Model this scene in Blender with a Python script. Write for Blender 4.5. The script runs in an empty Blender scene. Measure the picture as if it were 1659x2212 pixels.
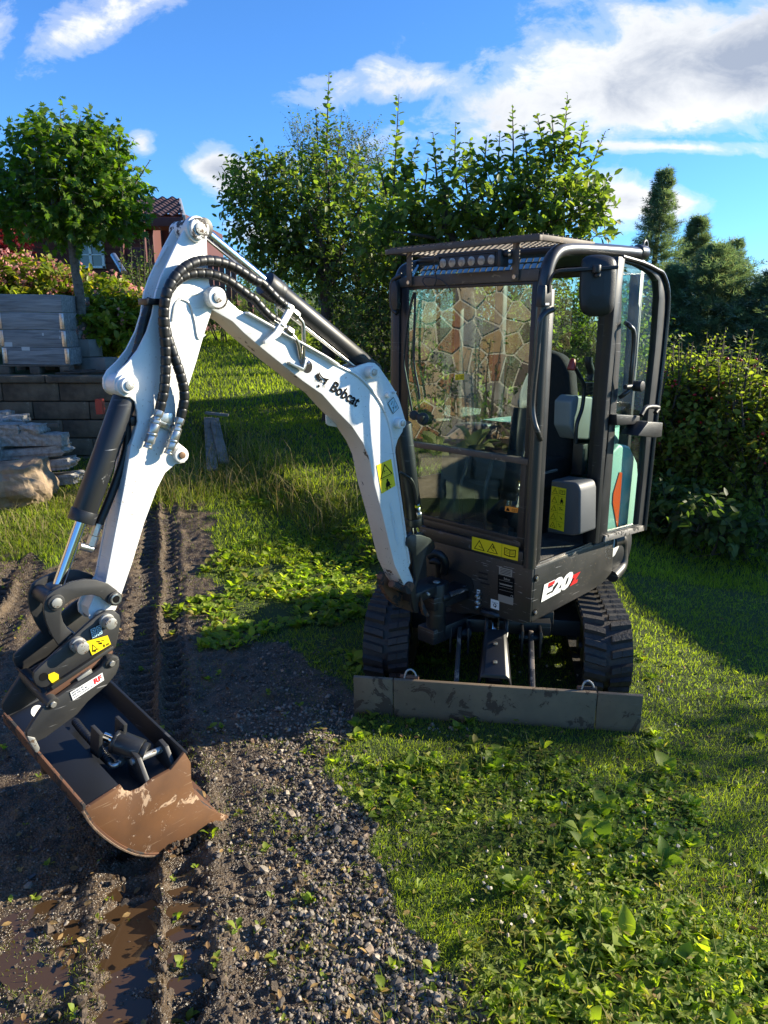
import bpy, bmesh, math, random
import numpy as np
from mathutils import Vector, Matrix
rnd = random.Random(7); rng = np.random.default_rng(11)
scene = bpy.context.scene
COL = scene.collection
# ------------------------------------------------------------------ camera
EYE = 1.85; PITCH = math.radians(14.2); FOC = 1600.0; PW, PH = 1659.0, 2212.0
cam = bpy.data.cameras.new('camera'); camo = bpy.data.objects.new('camera', cam); COL.objects.link(camo)
camo.location = (0, 0, EYE); camo.rotation_euler = (math.radians(90)-PITCH, 0, 0)
cam.sensor_fit = 'VERTICAL'; cam.sensor_height = 36.0; cam.lens = FOC/PH*36.0
cam.clip_start = 0.05; cam.clip_end = 4000
scene.camera = camo
# ------------------------------------------------------------------ sun, sky, exposure
SUN_AZ = math.radians(13.0); SUN_EL = math.radians(22.0)      # azimuth measured from +X towards +Y
sd = Vector((math.cos(SUN_AZ)*math.cos(SUN_EL), math.sin(SUN_AZ)*math.cos(SUN_EL), math.sin(SUN_EL)))
sun = bpy.data.lights.new('sun', 'SUN'); sun.energy = 5.0; sun.angle = math.radians(0.5); sun.color = (1.0, 0.90, 0.70)
suno = bpy.data.objects.new('sun', sun); COL.objects.link(suno)
suno.rotation_euler = sd.to_track_quat('Z', 'Y').to_euler()
scene.view_settings.view_transform = 'Standard'; scene.view_settings.look = 'None'
scene.view_settings.exposure = 1.36; scene.view_settings.gamma = 1.0
scene.view_settings.use_curve_mapping = False
scene.cycles.transparent_max_bounces = 24; scene.cycles.max_bounces = 7
scene.cycles.diffuse_bounces = 3; scene.cycles.glossy_bounces = 4; scene.cycles.transmission_bounces = 4
scene.cycles.caustics_reflective = False; scene.cycles.caustics_refractive = False

def N(nt, kind, **kw):
    n = nt.nodes.new(kind)
    for k, v in kw.items():
        if k in ('operation','blend_type','data_type','noise_dimensions','feature','sky_type','interpolation_type','distance','wave_type','bands_direction','attribute_name','distribution','musgrave_type','noise_type'):
            setattr(n, k, v)
        elif isinstance(v, bpy.types.NodeSocket): nt.links.new(v, n.inputs[k])
        else: n.inputs[k].default_value = v
    return n
def math_n(nt, op, a, b=None, c=None, clamp=False):
    n = nt.nodes.new('ShaderNodeMath'); n.operation = op; n.use_clamp = clamp
    for i, v in enumerate((a, b, c)):
        if v is None: continue
        if isinstance(v, bpy.types.NodeSocket): nt.links.new(v, n.inputs[i])
        else: n.inputs[i].default_value = v
    return n.outputs[0]
def ramp(nt, fac, stops, interp='LINEAR'):
    n = nt.nodes.new('ShaderNodeValToRGB'); nt.links.new(fac, n.inputs[0]); cr = n.color_ramp
    cr.interpolation = interp
    while len(cr.elements) < len(stops): cr.elements.new(0.5)
    for e, (p, c) in zip(cr.elements, stops):
        e.position = p; e.color = (c, c, c, 1) if not isinstance(c, tuple) else (*c, 1)
    return n.outputs[0]
def mixc(nt, fac, a, b, mode='MIX'):
    n = nt.nodes.new('ShaderNodeMix'); n.data_type = 'RGBA'; n.blend_type = mode
    for i, v in ((0, fac), (6, a), (7, b)):
        if isinstance(v, bpy.types.NodeSocket): nt.links.new(v, n.inputs[i])
        elif i == 0: n.inputs[0].default_value = v
        else: n.inputs[i].default_value = (*v, 1)
    return n.outputs[2]

world = bpy.data.worlds.new('World'); scene.world = world; world.use_nodes = True
wt = world.node_tree; wt.nodes.clear()
sky = wt.nodes.new('ShaderNodeTexSky'); sky.sky_type = 'NISHITA'; sky.sun_disc = False
sky.sun_elevation = SUN_EL; sky.sun_rotation = math.radians(90) - SUN_AZ
sky.altitude = 200; sky.air_density = 1.0; sky.dust_density = 0.3; sky.ozone_density = 2.2
tint = mixc(wt, 1.0, sky.outputs[0], (0.46, 0.88, 1.42), 'MULTIPLY')
bg = N(wt, 'ShaderNodeBackground', Color=tint, Strength=0.074)
tc = wt.nodes.new('ShaderNodeTexCoord'); sx = N(wt, 'ShaderNodeSeparateXYZ', Vector=tc.outputs['Generated'])
yy = math_n(wt, 'MAXIMUM', math_n(wt, 'ABSOLUTE', sx.outputs[1]), 0.15)
cu = math_n(wt, 'DIVIDE', sx.outputs[0], yy); cw = math_n(wt, 'DIVIDE', sx.outputs[2], yy)
uv = N(wt, 'ShaderNodeCombineXYZ', X=cu, Y=math_n(wt, 'MULTIPLY', cw, 1.7), Z=math_n(wt, 'SIGN', sx.outputs[1]))
n1 = N(wt, 'ShaderNodeTexNoise', Vector=uv.outputs[0], Scale=5.0, Detail=8.0, Roughness=0.6, Distortion=0.25)
n2 = N(wt, 'ShaderNodeTexNoise', Vector=uv.outputs[0], Scale=13.0, Detail=7.0, Roughness=0.62, Distortion=0.5)
n3 = N(wt, 'ShaderNodeTexNoise', Vector=uv.outputs[0], Scale=4.2, Detail=3.0, Roughness=0.5)
best = None
for (ex, ez, rx, rz, tilt, wgt) in ((.42,.305,.36,.075,.12,1.12),(.05,.285,.27,.045,.06,.55),(-.35,.345,.15,.05,.45,.60),(-.205,.185,.055,.04,-.3,.66),(-.50,.34,.08,.06,0,.6),(.36,.213,.15,.012,-.02,.9),(.31,.150,.11,.04,0,.85),(.52,.045,.06,.03,0,.9),(-.16,.11,.09,.03,0,.55),(-.30,.215,.03,.03,0,.35)):
    dx = math_n(wt, 'SUBTRACT', cu, ex); dz = math_n(wt, 'SUBTRACT', cw, ez)
    dz2 = math_n(wt, 'SUBTRACT', dz, math_n(wt, 'MULTIPLY', dx, tilt))
    a = math_n(wt, 'POWER', math_n(wt, 'DIVIDE', dx, rx), 2.0); b = math_n(wt, 'POWER', math_n(wt, 'DIVIDE', dz2, rz), 2.0)
    m = math_n(wt, 'MULTIPLY', math_n(wt, 'SUBTRACT', 1.0, math_n(wt, 'SQRT', math_n(wt, 'ADD', a, b))), 1.0)
    m = math_n(wt, 'ADD', math_n(wt, 'MAXIMUM', m, -1.5), wgt - 1.0)
    best = m if best is None else math_n(wt, 'MAXIMUM', best, m)
nn = math_n(wt, 'ADD', math_n(wt, 'MULTIPLY', math_n(wt, 'SUBTRACT', n1.outputs[0], .5), 2.1), math_n(wt, 'MULTIPLY', math_n(wt, 'SUBTRACT', n2.outputs[0], .5), 1.3))
dens = math_n(wt, 'ADD', best, nn)
front = math_n(wt, 'GREATER_THAN', sx.outputs[1], 0.02)
gen = math_n(wt, 'ADD', nn, -0.35)                     # loose clouds over the part of the sky behind the viewer
gen = math_n(wt, 'SUBTRACT', gen, math_n(wt, 'MULTIPLY', front, 5.0))
dens = math_n(wt, 'MAXIMUM', math_n(wt, 'SUBTRACT', dens, math_n(wt, 'MULTIPLY', math_n(wt, 'SUBTRACT', 1.0, front), 5.0)), gen)
mask = ramp(wt, math_n(wt, 'ADD', dens, 0.5), [(0.33, 0.0), (0.58, 0.30), (0.95, 1.0)], 'EASE')
shade = ramp(wt, math_n(wt, 'ADD', math_n(wt, 'MULTIPLY', dens, 0.42), math_n(wt, 'MULTIPLY', math_n(wt, 'SUBTRACT', n3.outputs[0], .45), 0.9)), [(0.10, (0.92, 0.92, 0.91)), (0.30, (0.72, 0.75, 0.80)), (0.58, (0.36, 0.42, 0.54))])
bg2 = N(wt, 'ShaderNodeBackground', Color=shade, Strength=0.48)
mx = N(wt, 'ShaderNodeMixShader', Fac=mask); wt.links.new(bg.outputs[0], mx.inputs[1]); wt.links.new(bg2.outputs[0], mx.inputs[2])
wo = wt.nodes.new('ShaderNodeOutputWorld'); wt.links.new(mx.outputs[0], wo.inputs[0])

# ------------------------------------------------------------------ measuring helpers (sight line of a photo point)
CT, ST = math.cos(PITCH), math.sin(PITCH)
def ray(x, y):
    u = (x-PW/2)/FOC; v = (PH/2-y)/FOC
    return Vector((u, CT+v*ST, -ST+v*CT))
def at(x, y, Y):
    d = ray(x, y); return Vector((0, 0, EYE)) + d*(Y/d.y)
def ground(x, y, z=0.0):
    d = ray(x, y); return Vector((0, 0, EYE)) + d*((z-EYE)/d.z)
ZO = {1:(0,164.6,.3721),2:(0,877.8,.4464),3:(274.3,438.9,.4217),4:(795.5,466.3,.4134),5:(740.6,1042.4,.4299),6:(1234.4,493.7,.3968),
      7:(384,658.3,.3307),8:(0,1206.9,.29762),9:(740.6,1097.2,.24801),10:(0,603.5,.23562),11:(603.5,740.6,.19841),0:(0,0,1)}
def zz(k, x, y): o = ZO[k]; return o[0]+x*o[2], o[1]+y*o[2]
# machine frame: +x = forward (boom side), +y = the machine's left (door side)
MO = Vector((.839, 4.14, 0)); FW = Vector((-.716, -.698, 0)).normalized(); LF = Vector((-FW.y, FW.x, 0))
if LF.dot(Vector((.698, -.716, 0))) < 0: LF = -LF
MROT = math.atan2(FW.y, FW.x)
def loc(w): d = w-MO; return Vector((d.dot(FW), d.dot(LF), d.z))
def wld(p): return MO + FW*p[0] + LF*p[1] + Vector((0, 0, p[2]))
CO = loc(Vector((0, 0, EYE)))
def lray(x, y): d = ray(x, y); return Vector((d.dot(FW), d.dot(LF), d.z))
def onA(k, x, y, a): d = lray(*zz(k, x, y)); return CO + d*((a-CO.x)/d.x)
def onL(k, x, y, l): d = lray(*zz(k, x, y)); return CO + d*((l-CO.y)/d.y)
def onZ(k, x, y, z): d = lray(*zz(k, x, y)); return CO + d*((z-CO.z)/d.z)
def onY(k, x, y, Y): return loc(at(*zz(k, x, y), Y))

# ------------------------------------------------------------------ materials
MATS = {}
def mat(name, col, rough=0.5, metal=0.0, var=0.0, scale=8.0, bump=0.0, bscale=60.0, spec=0.5, coat=0.0, col2=None, patch=None, coords='Object'):
    """principled material with noise-driven colour variation; patch=(colour, threshold, scale) adds worn patches"""
    if name in MATS: return MATS[name]
    m = bpy.data.materials.new(name); m.use_nodes = True; nt = m.node_tree; b = nt.nodes['Principled BSDF']
    b.inputs['Roughness'].default_value = rough; b.inputs['Metallic'].default_value = metal
    b.inputs['Specular IOR Level'].default_value = spec; b.inputs['Coat Weight'].default_value = coat
    t = nt.nodes.new('ShaderNodeTexCoord'); vec = t.outputs[coords]
    out = None
    if var > 0 or col2:
        n = N(nt, 'ShaderNodeTexNoise', Vector=vec, Scale=scale, Detail=6.0, Roughness=0.6)
        c2 = col2 if col2 else tuple(c*(1-var) for c in col)
        out = ramp(nt, n.outputs[0], [(0.32, c2), (0.62, col)])
    if patch:
        pc, th, ps = patch
        n = N(nt, 'ShaderNodeTexNoise', Vector=vec, Scale=ps, Detail=9.0, Roughness=0.7, Distortion=0.4)
        f = ramp(nt, n.outputs[0], [(th, 0.0), (th+0.03, 1.0)])
        out = mixc(nt, f, out if out is not None else col, pc)
    if out is not None: nt.links.new(out, b.inputs['Base Color'])
    else: b.inputs['Base Color'].default_value = (*col, 1)
    if bump > 0:
        n = N(nt, 'ShaderNodeTexNoise', Vector=vec, Scale=bscale, Detail=6.0, Roughness=0.65)
        bp = N(nt, 'ShaderNodeBump', Height=n.outputs[0], Strength=bump, Distance=0.01)
        nt.links.new(bp.outputs[0], b.inputs['Normal'])
        r = ramp(nt, n.outputs[0], [(0.3, min(1, rough+.12)), (0.7, max(0.03, rough-.1))]); nt.links.new(r, b.inputs['Roughness'])
    MATS[name] = m; return m
def leafmat(name, c1, c2, trans=0.35, rough=0.45, tcol=None, c3=None):
    if name in MATS: return MATS[name]
    m = bpy.data.materials.new(name); m.use_nodes = True; nt = m.node_tree; b = nt.nodes['Principled BSDF']
    g = nt.nodes.new('ShaderNodeNewGeometry')
    stops = [(0.0, c1), (0.9, c2)] if not c3 else [(0.0, c1), (0.85, c2), (0.93, c3)]
    col = ramp(nt, g.outputs['Random Per Island'], stops)
    t = nt.nodes.new('ShaderNodeTexCoord')
    n = N(nt, 'ShaderNodeTexNoise', Vector=t.outputs['Object'], Scale=1.3, Detail=3.0)
    hv = N(nt, 'ShaderNodeHueSaturation', Color=col, Value=ramp(nt, n.outputs[0], [(0.3, .75), (.7, 1.25)]), Saturation=1.0)
    nt.links.new(hv.outputs[0], b.inputs['Base Color']); b.inputs['Roughness'].default_value = rough+.08; b.inputs['Specular IOR Level'].default_value = .3
    tr = N(nt, 'ShaderNodeBsdfTranslucent')
    tc_ = mixc(nt, 1.0, hv.outputs[0], tcol or (2.2, 2.6, 0.9), 'MULTIPLY'); nt.links.new(tc_, tr.inputs[0])
    mxs = N(nt, 'ShaderNodeMixShader', Fac=trans); nt.links.new(b.outputs[0], mxs.inputs[1]); nt.links.new(tr.outputs[0], mxs.inputs[2])
    nt.links.new(mxs.outputs[0], nt.nodes['Material Output'].inputs[0])
    MATS[name] = m; return m
def glassmat(name, tcol, refl=0.08, ior=1.9, dirt=0.0):
    m = bpy.data.materials.new(name); m.use_nodes = True; nt = m.node_tree; nt.nodes.clear()
    fr = N(nt, 'ShaderNodeFresnel', IOR=ior)
    gm_ = nt.nodes.new('ShaderNodeNewGeometry'); f = math_n(nt, 'MULTIPLY', math_n(nt, 'ADD', fr.outputs[0], refl, clamp=True), math_n(nt, 'SUBTRACT', 1.0, gm_.outputs['Backfacing']))
    tr = N(nt, 'ShaderNodeBsdfTransparent', Color=(*tcol, 1)); gl = N(nt, 'ShaderNodeBsdfGlossy', Roughness=0.004, Color=(.95, 1, .98, 1))
    mxs = N(nt, 'ShaderNodeMixShader', Fac=f); nt.links.new(tr.outputs[0], mxs.inputs[1]); nt.links.new(gl.outputs[0], mxs.inputs[2])
    out = mxs
    if dirt > 0:
        df = N(nt, 'ShaderNodeBsdfDiffuse', Color=(.45, .44, .38, 1)); t = nt.nodes.new('ShaderNodeTexCoord')
        n = N(nt, 'ShaderNodeTexNoise', Vector=t.outputs['Object'], Scale=9.0, Detail=8.0, Roughness=.7)
        mx2 = N(nt, 'ShaderNodeMixShader', Fac=ramp(nt, n.outputs[0], [(.42, 0.0), (.75, dirt)]))
        nt.links.new(mxs.outputs[0], mx2.inputs[1]); nt.links.new(df.outputs[0], mx2.inputs[2]); out = mx2
    o = nt.nodes.new('ShaderNodeOutputMaterial'); nt.links.new(out.outputs[0], o.inputs[0]); MATS[name] = m; return m

# ------------------------------------------------------------------ mesh helpers
def link(o, parent=None):
    COL.objects.link(o)
    if parent: o.parent = parent
    return o
def tag(o, label=None, cat=None, group=None, kind=None):
    if label: o['label'] = label
    if cat: o['category'] = cat
    if group: o['group'] = group
    if kind: o['kind'] = kind
    return o
def empty(name, p, rz=0.0):
    o = bpy.data.objects.new(name, None); o.location = p; o.rotation_euler = (0, 0, rz); o.empty_display_size = .2
    return link(o)
class MB:
    """collects primitives; build() links them as ONE mesh object"""
    def __init__(s): s.v = []; s.f = []; s.mi = []; s.sm = []; s.cur = 0
    def add(s, vs, fs, smooth=False):
        o = len(s.v); s.v += [tuple(v) for v in vs]
        for f in fs: s.f.append([i+o for i in f]); s.mi.append(s.cur); s.sm.append(smooth)
        return s
    def box(s, c, sz, R=None):
        c = Vector(c); R = R or Matrix.Identity(3)
        vs = [c + R @ Vector((x*sz[0]/2, y*sz[1]/2, z*sz[2]/2)) for x in (-1, 1) for y in (-1, 1) for z in (-1, 1)]
        return s.add(vs, [(0,1,3,2),(4,6,7,5),(0,4,5,1),(2,3,7,6),(0,2,6,4),(1,5,7,3)])
    def bx(s, a0, a1, l0, l1, z0, z1): return s.box(((a0+a1)/2, (l0+l1)/2, (z0+z1)/2), (abs(a1-a0), abs(l1-l0), abs(z1-z0)))
    def bar(s, p0, p1, w, h, up=(0, 0, 1)):
        p0, p1 = Vector(p0), Vector(p1); x = (p1-p0).normalized(); up = Vector(up)
        y = up.cross(x)
        if y.length < 1e-3: y = Vector((0, 1, 0)).cross(x)
        y.normalize(); z = x.cross(y); R = Matrix((x, y, z)).transposed()
        return s.box((p0+p1)/2, ((p1-p0).length, w, h), R)
    def cyl(s, p0, p1, r, r1=None, n=20, cap=True):
        p0, p1 = Vector(p0), Vector(p1); r1 = r if r1 is None else r1; d = (p1-p0).normalized()
        a = d.orthogonal().normalized(); b = d.cross(a)
        vs = []
        for i in range(n):
            t = 2*math.pi*i/n; q = a*math.cos(t)+b*math.sin(t); vs += [p0+q*r, p1+q*r1]
        s.add(vs, [(2*i, 2*((i+1) % n), 2*((i+1) % n)+1, 2*i+1) for i in range(n)], True)
        if cap: s.add(vs, [[2*i for i in range(n)][::-1], [2*i+1 for i in range(n)]])
        return s
    def tube(s, pts, r, n=10, radf=None, closed=False, cap=True):
        pts = [Vector(p) for p in pts]; m = len(pts); vs = []; prev = None
        for i, p in enumerate(pts):
            if closed: t = pts[(i+1) % m]-pts[i-1]
            else: t = pts[min(i+1, m-1)]-pts[max(i-1, 0)]
            t.normalize()
            a = t.orthogonal().normalized() if prev is None else (prev - t*prev.dot(t)).normalized()
            prev = a; b = t.cross(a); rr = radf(i) if radf else r
            for k in range(n):
                th = 2*math.pi*k/n; vs.append(p + (a*math.cos(th)+b*math.sin(th))*rr)
        fs = []
        for i in range(m if closed else m-1):
            j = (i+1) % m
            for k in range(n): fs.append((i*n+k, i*n+(k+1) % n, j*n+(k+1) % n, j*n+k))
        s.add(vs, fs, True)
        if cap and not closed: s.add(vs, [list(range(n))[::-1], [(m-1)*n+k for k in range(n)]])
        return s
    def prism(s, pts, dv, smooth_side=False):
        """extrude a planar polygon pts by vector dv"""
        pts = [Vector(p) for p in pts]; dv = Vector(dv); n = len(pts)
        vs = pts+[p+dv for p in pts]
        s.add(vs, [list(range(n)), list(range(n, 2*n))[::-1]]); 
        return s.add(vs, [(i, i+n, (i+1) % n+n, (i+1) % n) for i in range(n)], smooth_side)
    def grid(s, rows, smooth=True):
        m, n = len(rows), len(rows[0]); vs = [p for r in rows for p in r]
        return s.add(vs, [(i*n+j, i*n+j+1, (i+1)*n+j+1, (i+1)*n+j) for i in range(m-1) for j in range(n-1)], smooth)
    def build(s, name, mats, parent=None, bevel=0.0, seg=2, wn=True):
        me = bpy.data.meshes.new(name); me.from_pydata(s.v, [], s.f)
        for m in (mats if isinstance(mats, (list, tuple)) else [mats]): me.materials.append(m)
        me.polygons.foreach_set('material_index', s.mi); me.polygons.foreach_set('use_smooth', s.sm)
        bm = bmesh.new(); bm.from_mesh(me); bmesh.ops.remove_doubles(bm, verts=bm.verts, dist=1e-5); bmesh.ops.recalc_face_normals(bm, faces=bm.faces)
        if bevel > 0:
            ed = [e for e in bm.edges if e.is_manifold and e.calc_face_angle(0) > 0.5]
            try: bmesh.ops.bevel(bm, geom=ed, offset=bevel, segments=seg, profile=.5, affect='EDGES', clamp_overlap=True)
            except Exception: pass
            for e in bm.edges: e.smooth = e.is_manifold and e.calc_face_angle(0) < 0.55
            for f in bm.faces: f.smooth = True
        else:
            for e in bm.edges: e.smooth = e.is_manifold and e.calc_face_angle(0) < 0.7
        bm.to_mesh(me); bm.free()
        o = bpy.data.objects.new(name, me); return link(o, parent)
def smooth_path(pts, n=8):
    pts = [Vector(p) for p in pts]; out = []; P = [pts[0]*2-pts[1]]+pts+[pts[-1]*2-pts[-2]]
    for i in range(1, len(P)-2):
        for k in range(n):
            t = k/n; a, b, c, d = P[i-1], P[i], P[i+1], P[i+2]
            out.append(0.5*((2*b)+(c-a)*t+(2*a-5*b+4*c-d)*t*t+(-a+3*b-3*c+d)*t**3))
    out.append(pts[-1]); return out
def arc2(c, r, a0, a1, n): return [(c[0]+r*math.cos(math.radians(a0+(a1-a0)*i/n)), c[1]+r*math.sin(math.radians(a0+(a1-a0)*i/n))) for i in range(n+1)]
def fast_mesh(name, V, T, mats, parent=None, mi=None, smooth=False, ids=None):
    me = bpy.data.meshes.new(name); V = np.ascontiguousarray(V, dtype=np.float32); T = np.ascontiguousarray(T, dtype=np.int32)
    me.vertices.add(len(V)); me.vertices.foreach_set('co', V.ravel())
    me.loops.add(T.size); me.loops.foreach_set('vertex_index', T.ravel())
    me.polygons.add(len(T)); me.polygons.foreach_set('loop_start', np.arange(0, T.size, T.shape[1], dtype=np.int32))
    for m in (mats if isinstance(mats, (list, tuple)) else [mats]): me.materials.append(m)
    if mi is not None: me.polygons.foreach_set('material_index', np.ascontiguousarray(mi, dtype=np.int32))
    me.polygons.foreach_set('use_smooth', np.full(len(T), smooth))
    me.update(calc_edges=True); me.validate()
    o = bpy.data.objects.new(name, me); return link(o, parent)
def basis(d, up):
    """rotation matrices whose x axis is d and z axis as close as possible to up (arrays n,3)"""
    d = d/np.maximum(np.linalg.norm(d, axis=1, keepdims=True), 1e-6)
    y = np.cross(up, d); ln = np.linalg.norm(y, axis=1, keepdims=True); y = np.where(ln < 1e-4, np.array([0, 1., 0]), y/np.maximum(ln, 1e-6))
    z = np.cross(d, y); return np.stack([d, y, z], axis=2)
def scatter(tv, tf, P, R, S):
    tv = np.asarray(tv, float); tf = np.asarray(tf, int); n = len(P); S = np.asarray(S, float)
    if S.ndim == 1: S = S[:, None]*np.ones((1, 3))
    V = np.einsum('nij,nkj->nki', R, tv[None]*S[:, None, :]) + P[:, None, :]
    F = tf[None]+(np.arange(n)*len(tv))[:, None, None]
    return V.reshape(-1, 3), F.reshape(-1, tf.shape[1])
def join_vf(L):
    V = []; F = []; o = 0
    for v, f in L: V.append(v); F.append(f+o); o += len(v)
    return np.concatenate(V), np.concatenate(F)
LEAF = (np.array([[0,0,0],[.32,-.27,.03],[.32,.27,.03],[.72,-.22,.01],[.72,.22,.01],[1,0,-.12],[.5,0,-.05]]),
        np.array([[0,1,6],[0,6,2],[1,3,6],[2,6,4],[3,5,6],[4,6,5]]))
LEAF4 = (np.array([[0,0,0],[.45,-.26,.03],[.45,.26,.03],[1,0,-.1],[.5,0,-.04]]), np.array([[0,1,4],[0,4,2],[1,3,4],[2,4,3]]))
def maple_leaf():
    a = [(-8,.30),(18,.95*.55),(22,.62),(38,.36),(62,.80),(72,.52),(90,1.0),(108,.52),(118,.80),(142,.36),(158,.62),(162,.5),(188,.30)]
    v = [[0, 0, 0]]+[[r*math.sin(math.radians(t))+0.1, r*math.cos(math.radians(t)), -.12*r*r] for t, r in a]
    v.append([-.05, 0, 0]); n = len(v)
    return np.array(v), np.array([[0, i, i+1] for i in range(1, n-2)]+[[0, n-2, n-1], [0, n-1, 1]])
def rand_dirs(n, flat=1.0):
    d = rng.normal(size=(n, 3)); d[:, 2] *= flat; return d/np.linalg.norm(d, axis=1, keepdims=True)

def smoothstep(x): x = np.clip(x, 0, 1); return x*x*(3-2*x)
def vnoise(x, y, seed=0):
    """cheap value noise (numpy)"""
    x = np.asarray(x, float); y = np.asarray(y, float); xi = np.floor(x).astype(np.int64); yi = np.floor(y).astype(np.int64); fx = x-xi; fy = y-yi
    def h(a, b):
        k = (a*374761393 + b*668265263 + seed*1274126177) & 0x7fffffff
        k = ((k ^ (k >> 13))*1274126177) & 0x7fffffff; return ((k ^ (k >> 16)) & 0xffff)/65535.0
    fx = fx*fx*(3-2*fx); fy = fy*fy*(3-2*fy)
    return (h(xi, yi)*(1-fx)+h(xi+1, yi)*fx)*(1-fy)+(h(xi, yi+1)*(1-fx)+h(xi+1, yi+1)*fx)*fy
def inpoly(px, py, poly):
    px = np.asarray(px); py = np.asarray(py); r = np.zeros(px.shape, bool); n = len(poly)
    for i in range(n):
        x1, y1 = poly[i]; x2, y2 = poly[(i+1) % n]
        c = ((y1 > py) != (y2 > py)) & (px < (x2-x1)*(py-y1)/((y2-y1) if y2 != y1 else 1e-9)+x1); r ^= c
    return r
# ================================================================== GROUND
def gp(*pts): return [tuple(ground(x, y)[:2]) for x, y in pts]
GRAVEL = gp((940,2212),(905,1980),(800,1800),(735,1690),(760,1600),(800,1500),(760,1430),(640,1395),(520,1340),(470,1230),(455,1150),(400,1108),(320,1100),(230,1140),(120,1230),(-40,1180),(-160,1200)) + [(-3.2, 4.0), (-3.2, 0.2), (0.15, 0.2)]
WEEDS = gp((720,1600),(1000,1560),(1330,1600),(1420,1720),(1500,1900),(1659,2100)) + [(1.6, .2), (.1, .2)] + gp((935,2212),(880,1960),(780,1800),(700,1700))
WEEDS2 = gp((480,1110),(640,1130),(800,1210),(850,1330),(800,1480),(700,1420),(560,1370),(470,1260))
MOSS = gp((560,1290),(830,1280),(800,1420),(640,1400))
BANKA, BANKB = Vector((-.10, 5.25)), Vector((-2.05, 8.7))
bdir = (BANKB-BANKA).normalized(); bn = Vector((bdir.y, -bdir.x))
T0, T1 = Vector((-.61, 1.63)), Vector((-2.04, 6.5)); td = (T1-T0).normalized(); tn = Vector((td.y, -td.x))
def base_h(x, y):
    x = np.asarray(x, float); y = np.asarray(y, float)
    w = 1-.85*smoothstep((x-0.6)/2.6)
    yy = np.maximum(0, y-5.3); sl = 0.165*yy*yy/(yy+.6)
    far = 11.5; sl = np.where(sl > 1.45, 1.45+(sl-1.45)*.25, sl)
    h = sl*w + .012*(vnoise(x*1.1, y*1.1, 3)-.5)*2
    db = (x-BANKA.x)*bn.x+(y-BANKA.y)*bn.y
    h = h + .16*smoothstep(db/.28)*smoothstep((y-4.6)/1.2)*(1-smoothstep((y-8.6)/1.5))*(1-smoothstep((x-1.0)/1.5))
    t = smoothstep((y-8.32)/.12)*smoothstep((-2.78-.45*np.maximum(0, y-9.2)-x)/.12)
    return h*(1-t)+np.maximum(h, 1.30+.06*np.minimum(y-8.3, 6.0))*t
def soft_mask(x, y, poly, amp=.07, seed=5, sc=5.0):
    jx = (vnoise(x*sc, y*sc, seed)-.5)*2*amp+(vnoise(x*sc*3.1, y*sc*3.1, seed+1)-.5)*amp
    jy = (vnoise(x*sc, y*sc, seed+2)-.5)*2*amp+(vnoise(x*sc*3.1, y*sc*3.1, seed+3)-.5)*amp
    return inpoly(x+jx, y+jy, poly)
def grav(x, y): return soft_mask(x, y, GRAVEL, .15, 5, 3.2)
def track_st(x, y): return (x-T0.x)*td.x+(y-T0.y)*td.y, (x-T0.x)*tn.x+(y-T0.y)*tn.y
def ground_h(x, y):
    h = base_h(x, y); g = grav(x, y).astype(float)
    n = (vnoise(x*14, y*14, 9)-.5)*.022+(vnoise(x*38, y*38, 10)-.5)*.014+(vnoise(x*90, y*90, 12)-.5)*.007
    s, t = track_st(x, y); t = t+(vnoise(s*2.2, t*0+1, 31)-.5)*.03
    d = np.zeros_like(h)
    for t0, wL, wR, ph, dep in ((0.0, .19, .145, 0, 1.0), (-1.02, .13, .17, .4, .9)):
        tt = t-t0; band = smoothstep((tt+wL)/.03)*smoothstep((wR-tt)/.03)
        brk = .55+.45*smoothstep((vnoise(x*3.1+4, y*3.1, 41)-.22)/.3)
        sh = np.where(tt > 0, .35, 0.0)
        lug = np.sin((s/.098+ph+sh+.12*np.sin(tt*22))*2*math.pi)
        lug = np.clip(lug*2.2, -1, 1)
        ridge = np.exp(-(tt/.021)**2)*.042 + np.exp(-((tt-wR+.02)/.016)**2)*.018 + np.exp(-((tt+wL-.02)/.018)**2)*.018
        d = d + band*dep*brk*(-.030+.020*lug+ridge*1.5) + dep*.014*np.exp(-((tt+wL+.03)/.035)**2) + dep*.012*np.exp(-((tt-wR-.03)/.03)**2)
    wet = np.exp(-(((x+1.25)/.75)**2+((y-2.0)/1.0)**2))
    inb = np.clip(smoothstep((.20-np.abs(t+.02))/.05)+smoothstep((.18-np.abs(t+1.0))/.05), 0, 1)
    return h + g*(n*(1-.65*inb)+d*1.15-.022*wet) + (1-g)*((vnoise(x*9, y*9, 21)-.5)*.016)
def axis(segs):
    out = []
    for a, b, st in segs: out += list(np.arange(a, b, st))
    return np.array(out+[segs[-1][1]])
xs = np.concatenate([-np.geomspace(400, 6.2, 16), axis([(-6, -3, .15), (-3, -2.7, .05), (-2.7, 1.0, .0145), (1.0, 3.2, .08), (3.2, 8, .25)]), np.geomspace(9, 400, 16)])
ys = np.concatenate([-np.geomspace(200, 2, 8), axis([(-1, .9, .2), (.9, 6.9, .018), (6.9, 8.2, .06), (8.2, 8.6, .03), (8.6, 13, .15), (13, 22, .5)]), np.geomspace(24, 1500, 16)])
GX, GY = np.meshgrid(xs, ys); GZ = ground_h(GX, GY)
V = np.stack([GX.ravel(), GY.ravel(), GZ.ravel()], 1); nx, ny = len(xs), len(ys)
I = (np.arange(ny-1)[:, None]*nx+np.arange(nx-1)[None]).ravel(); Q = np.stack([I, I+1, I+nx+1, I+nx], 1)
gm = bpy.data.materials.new('ground_soil_and_turf'); gm.use_nodes = True; nt = gm.node_tree; b = nt.nodes['Principled BSDF']
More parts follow.
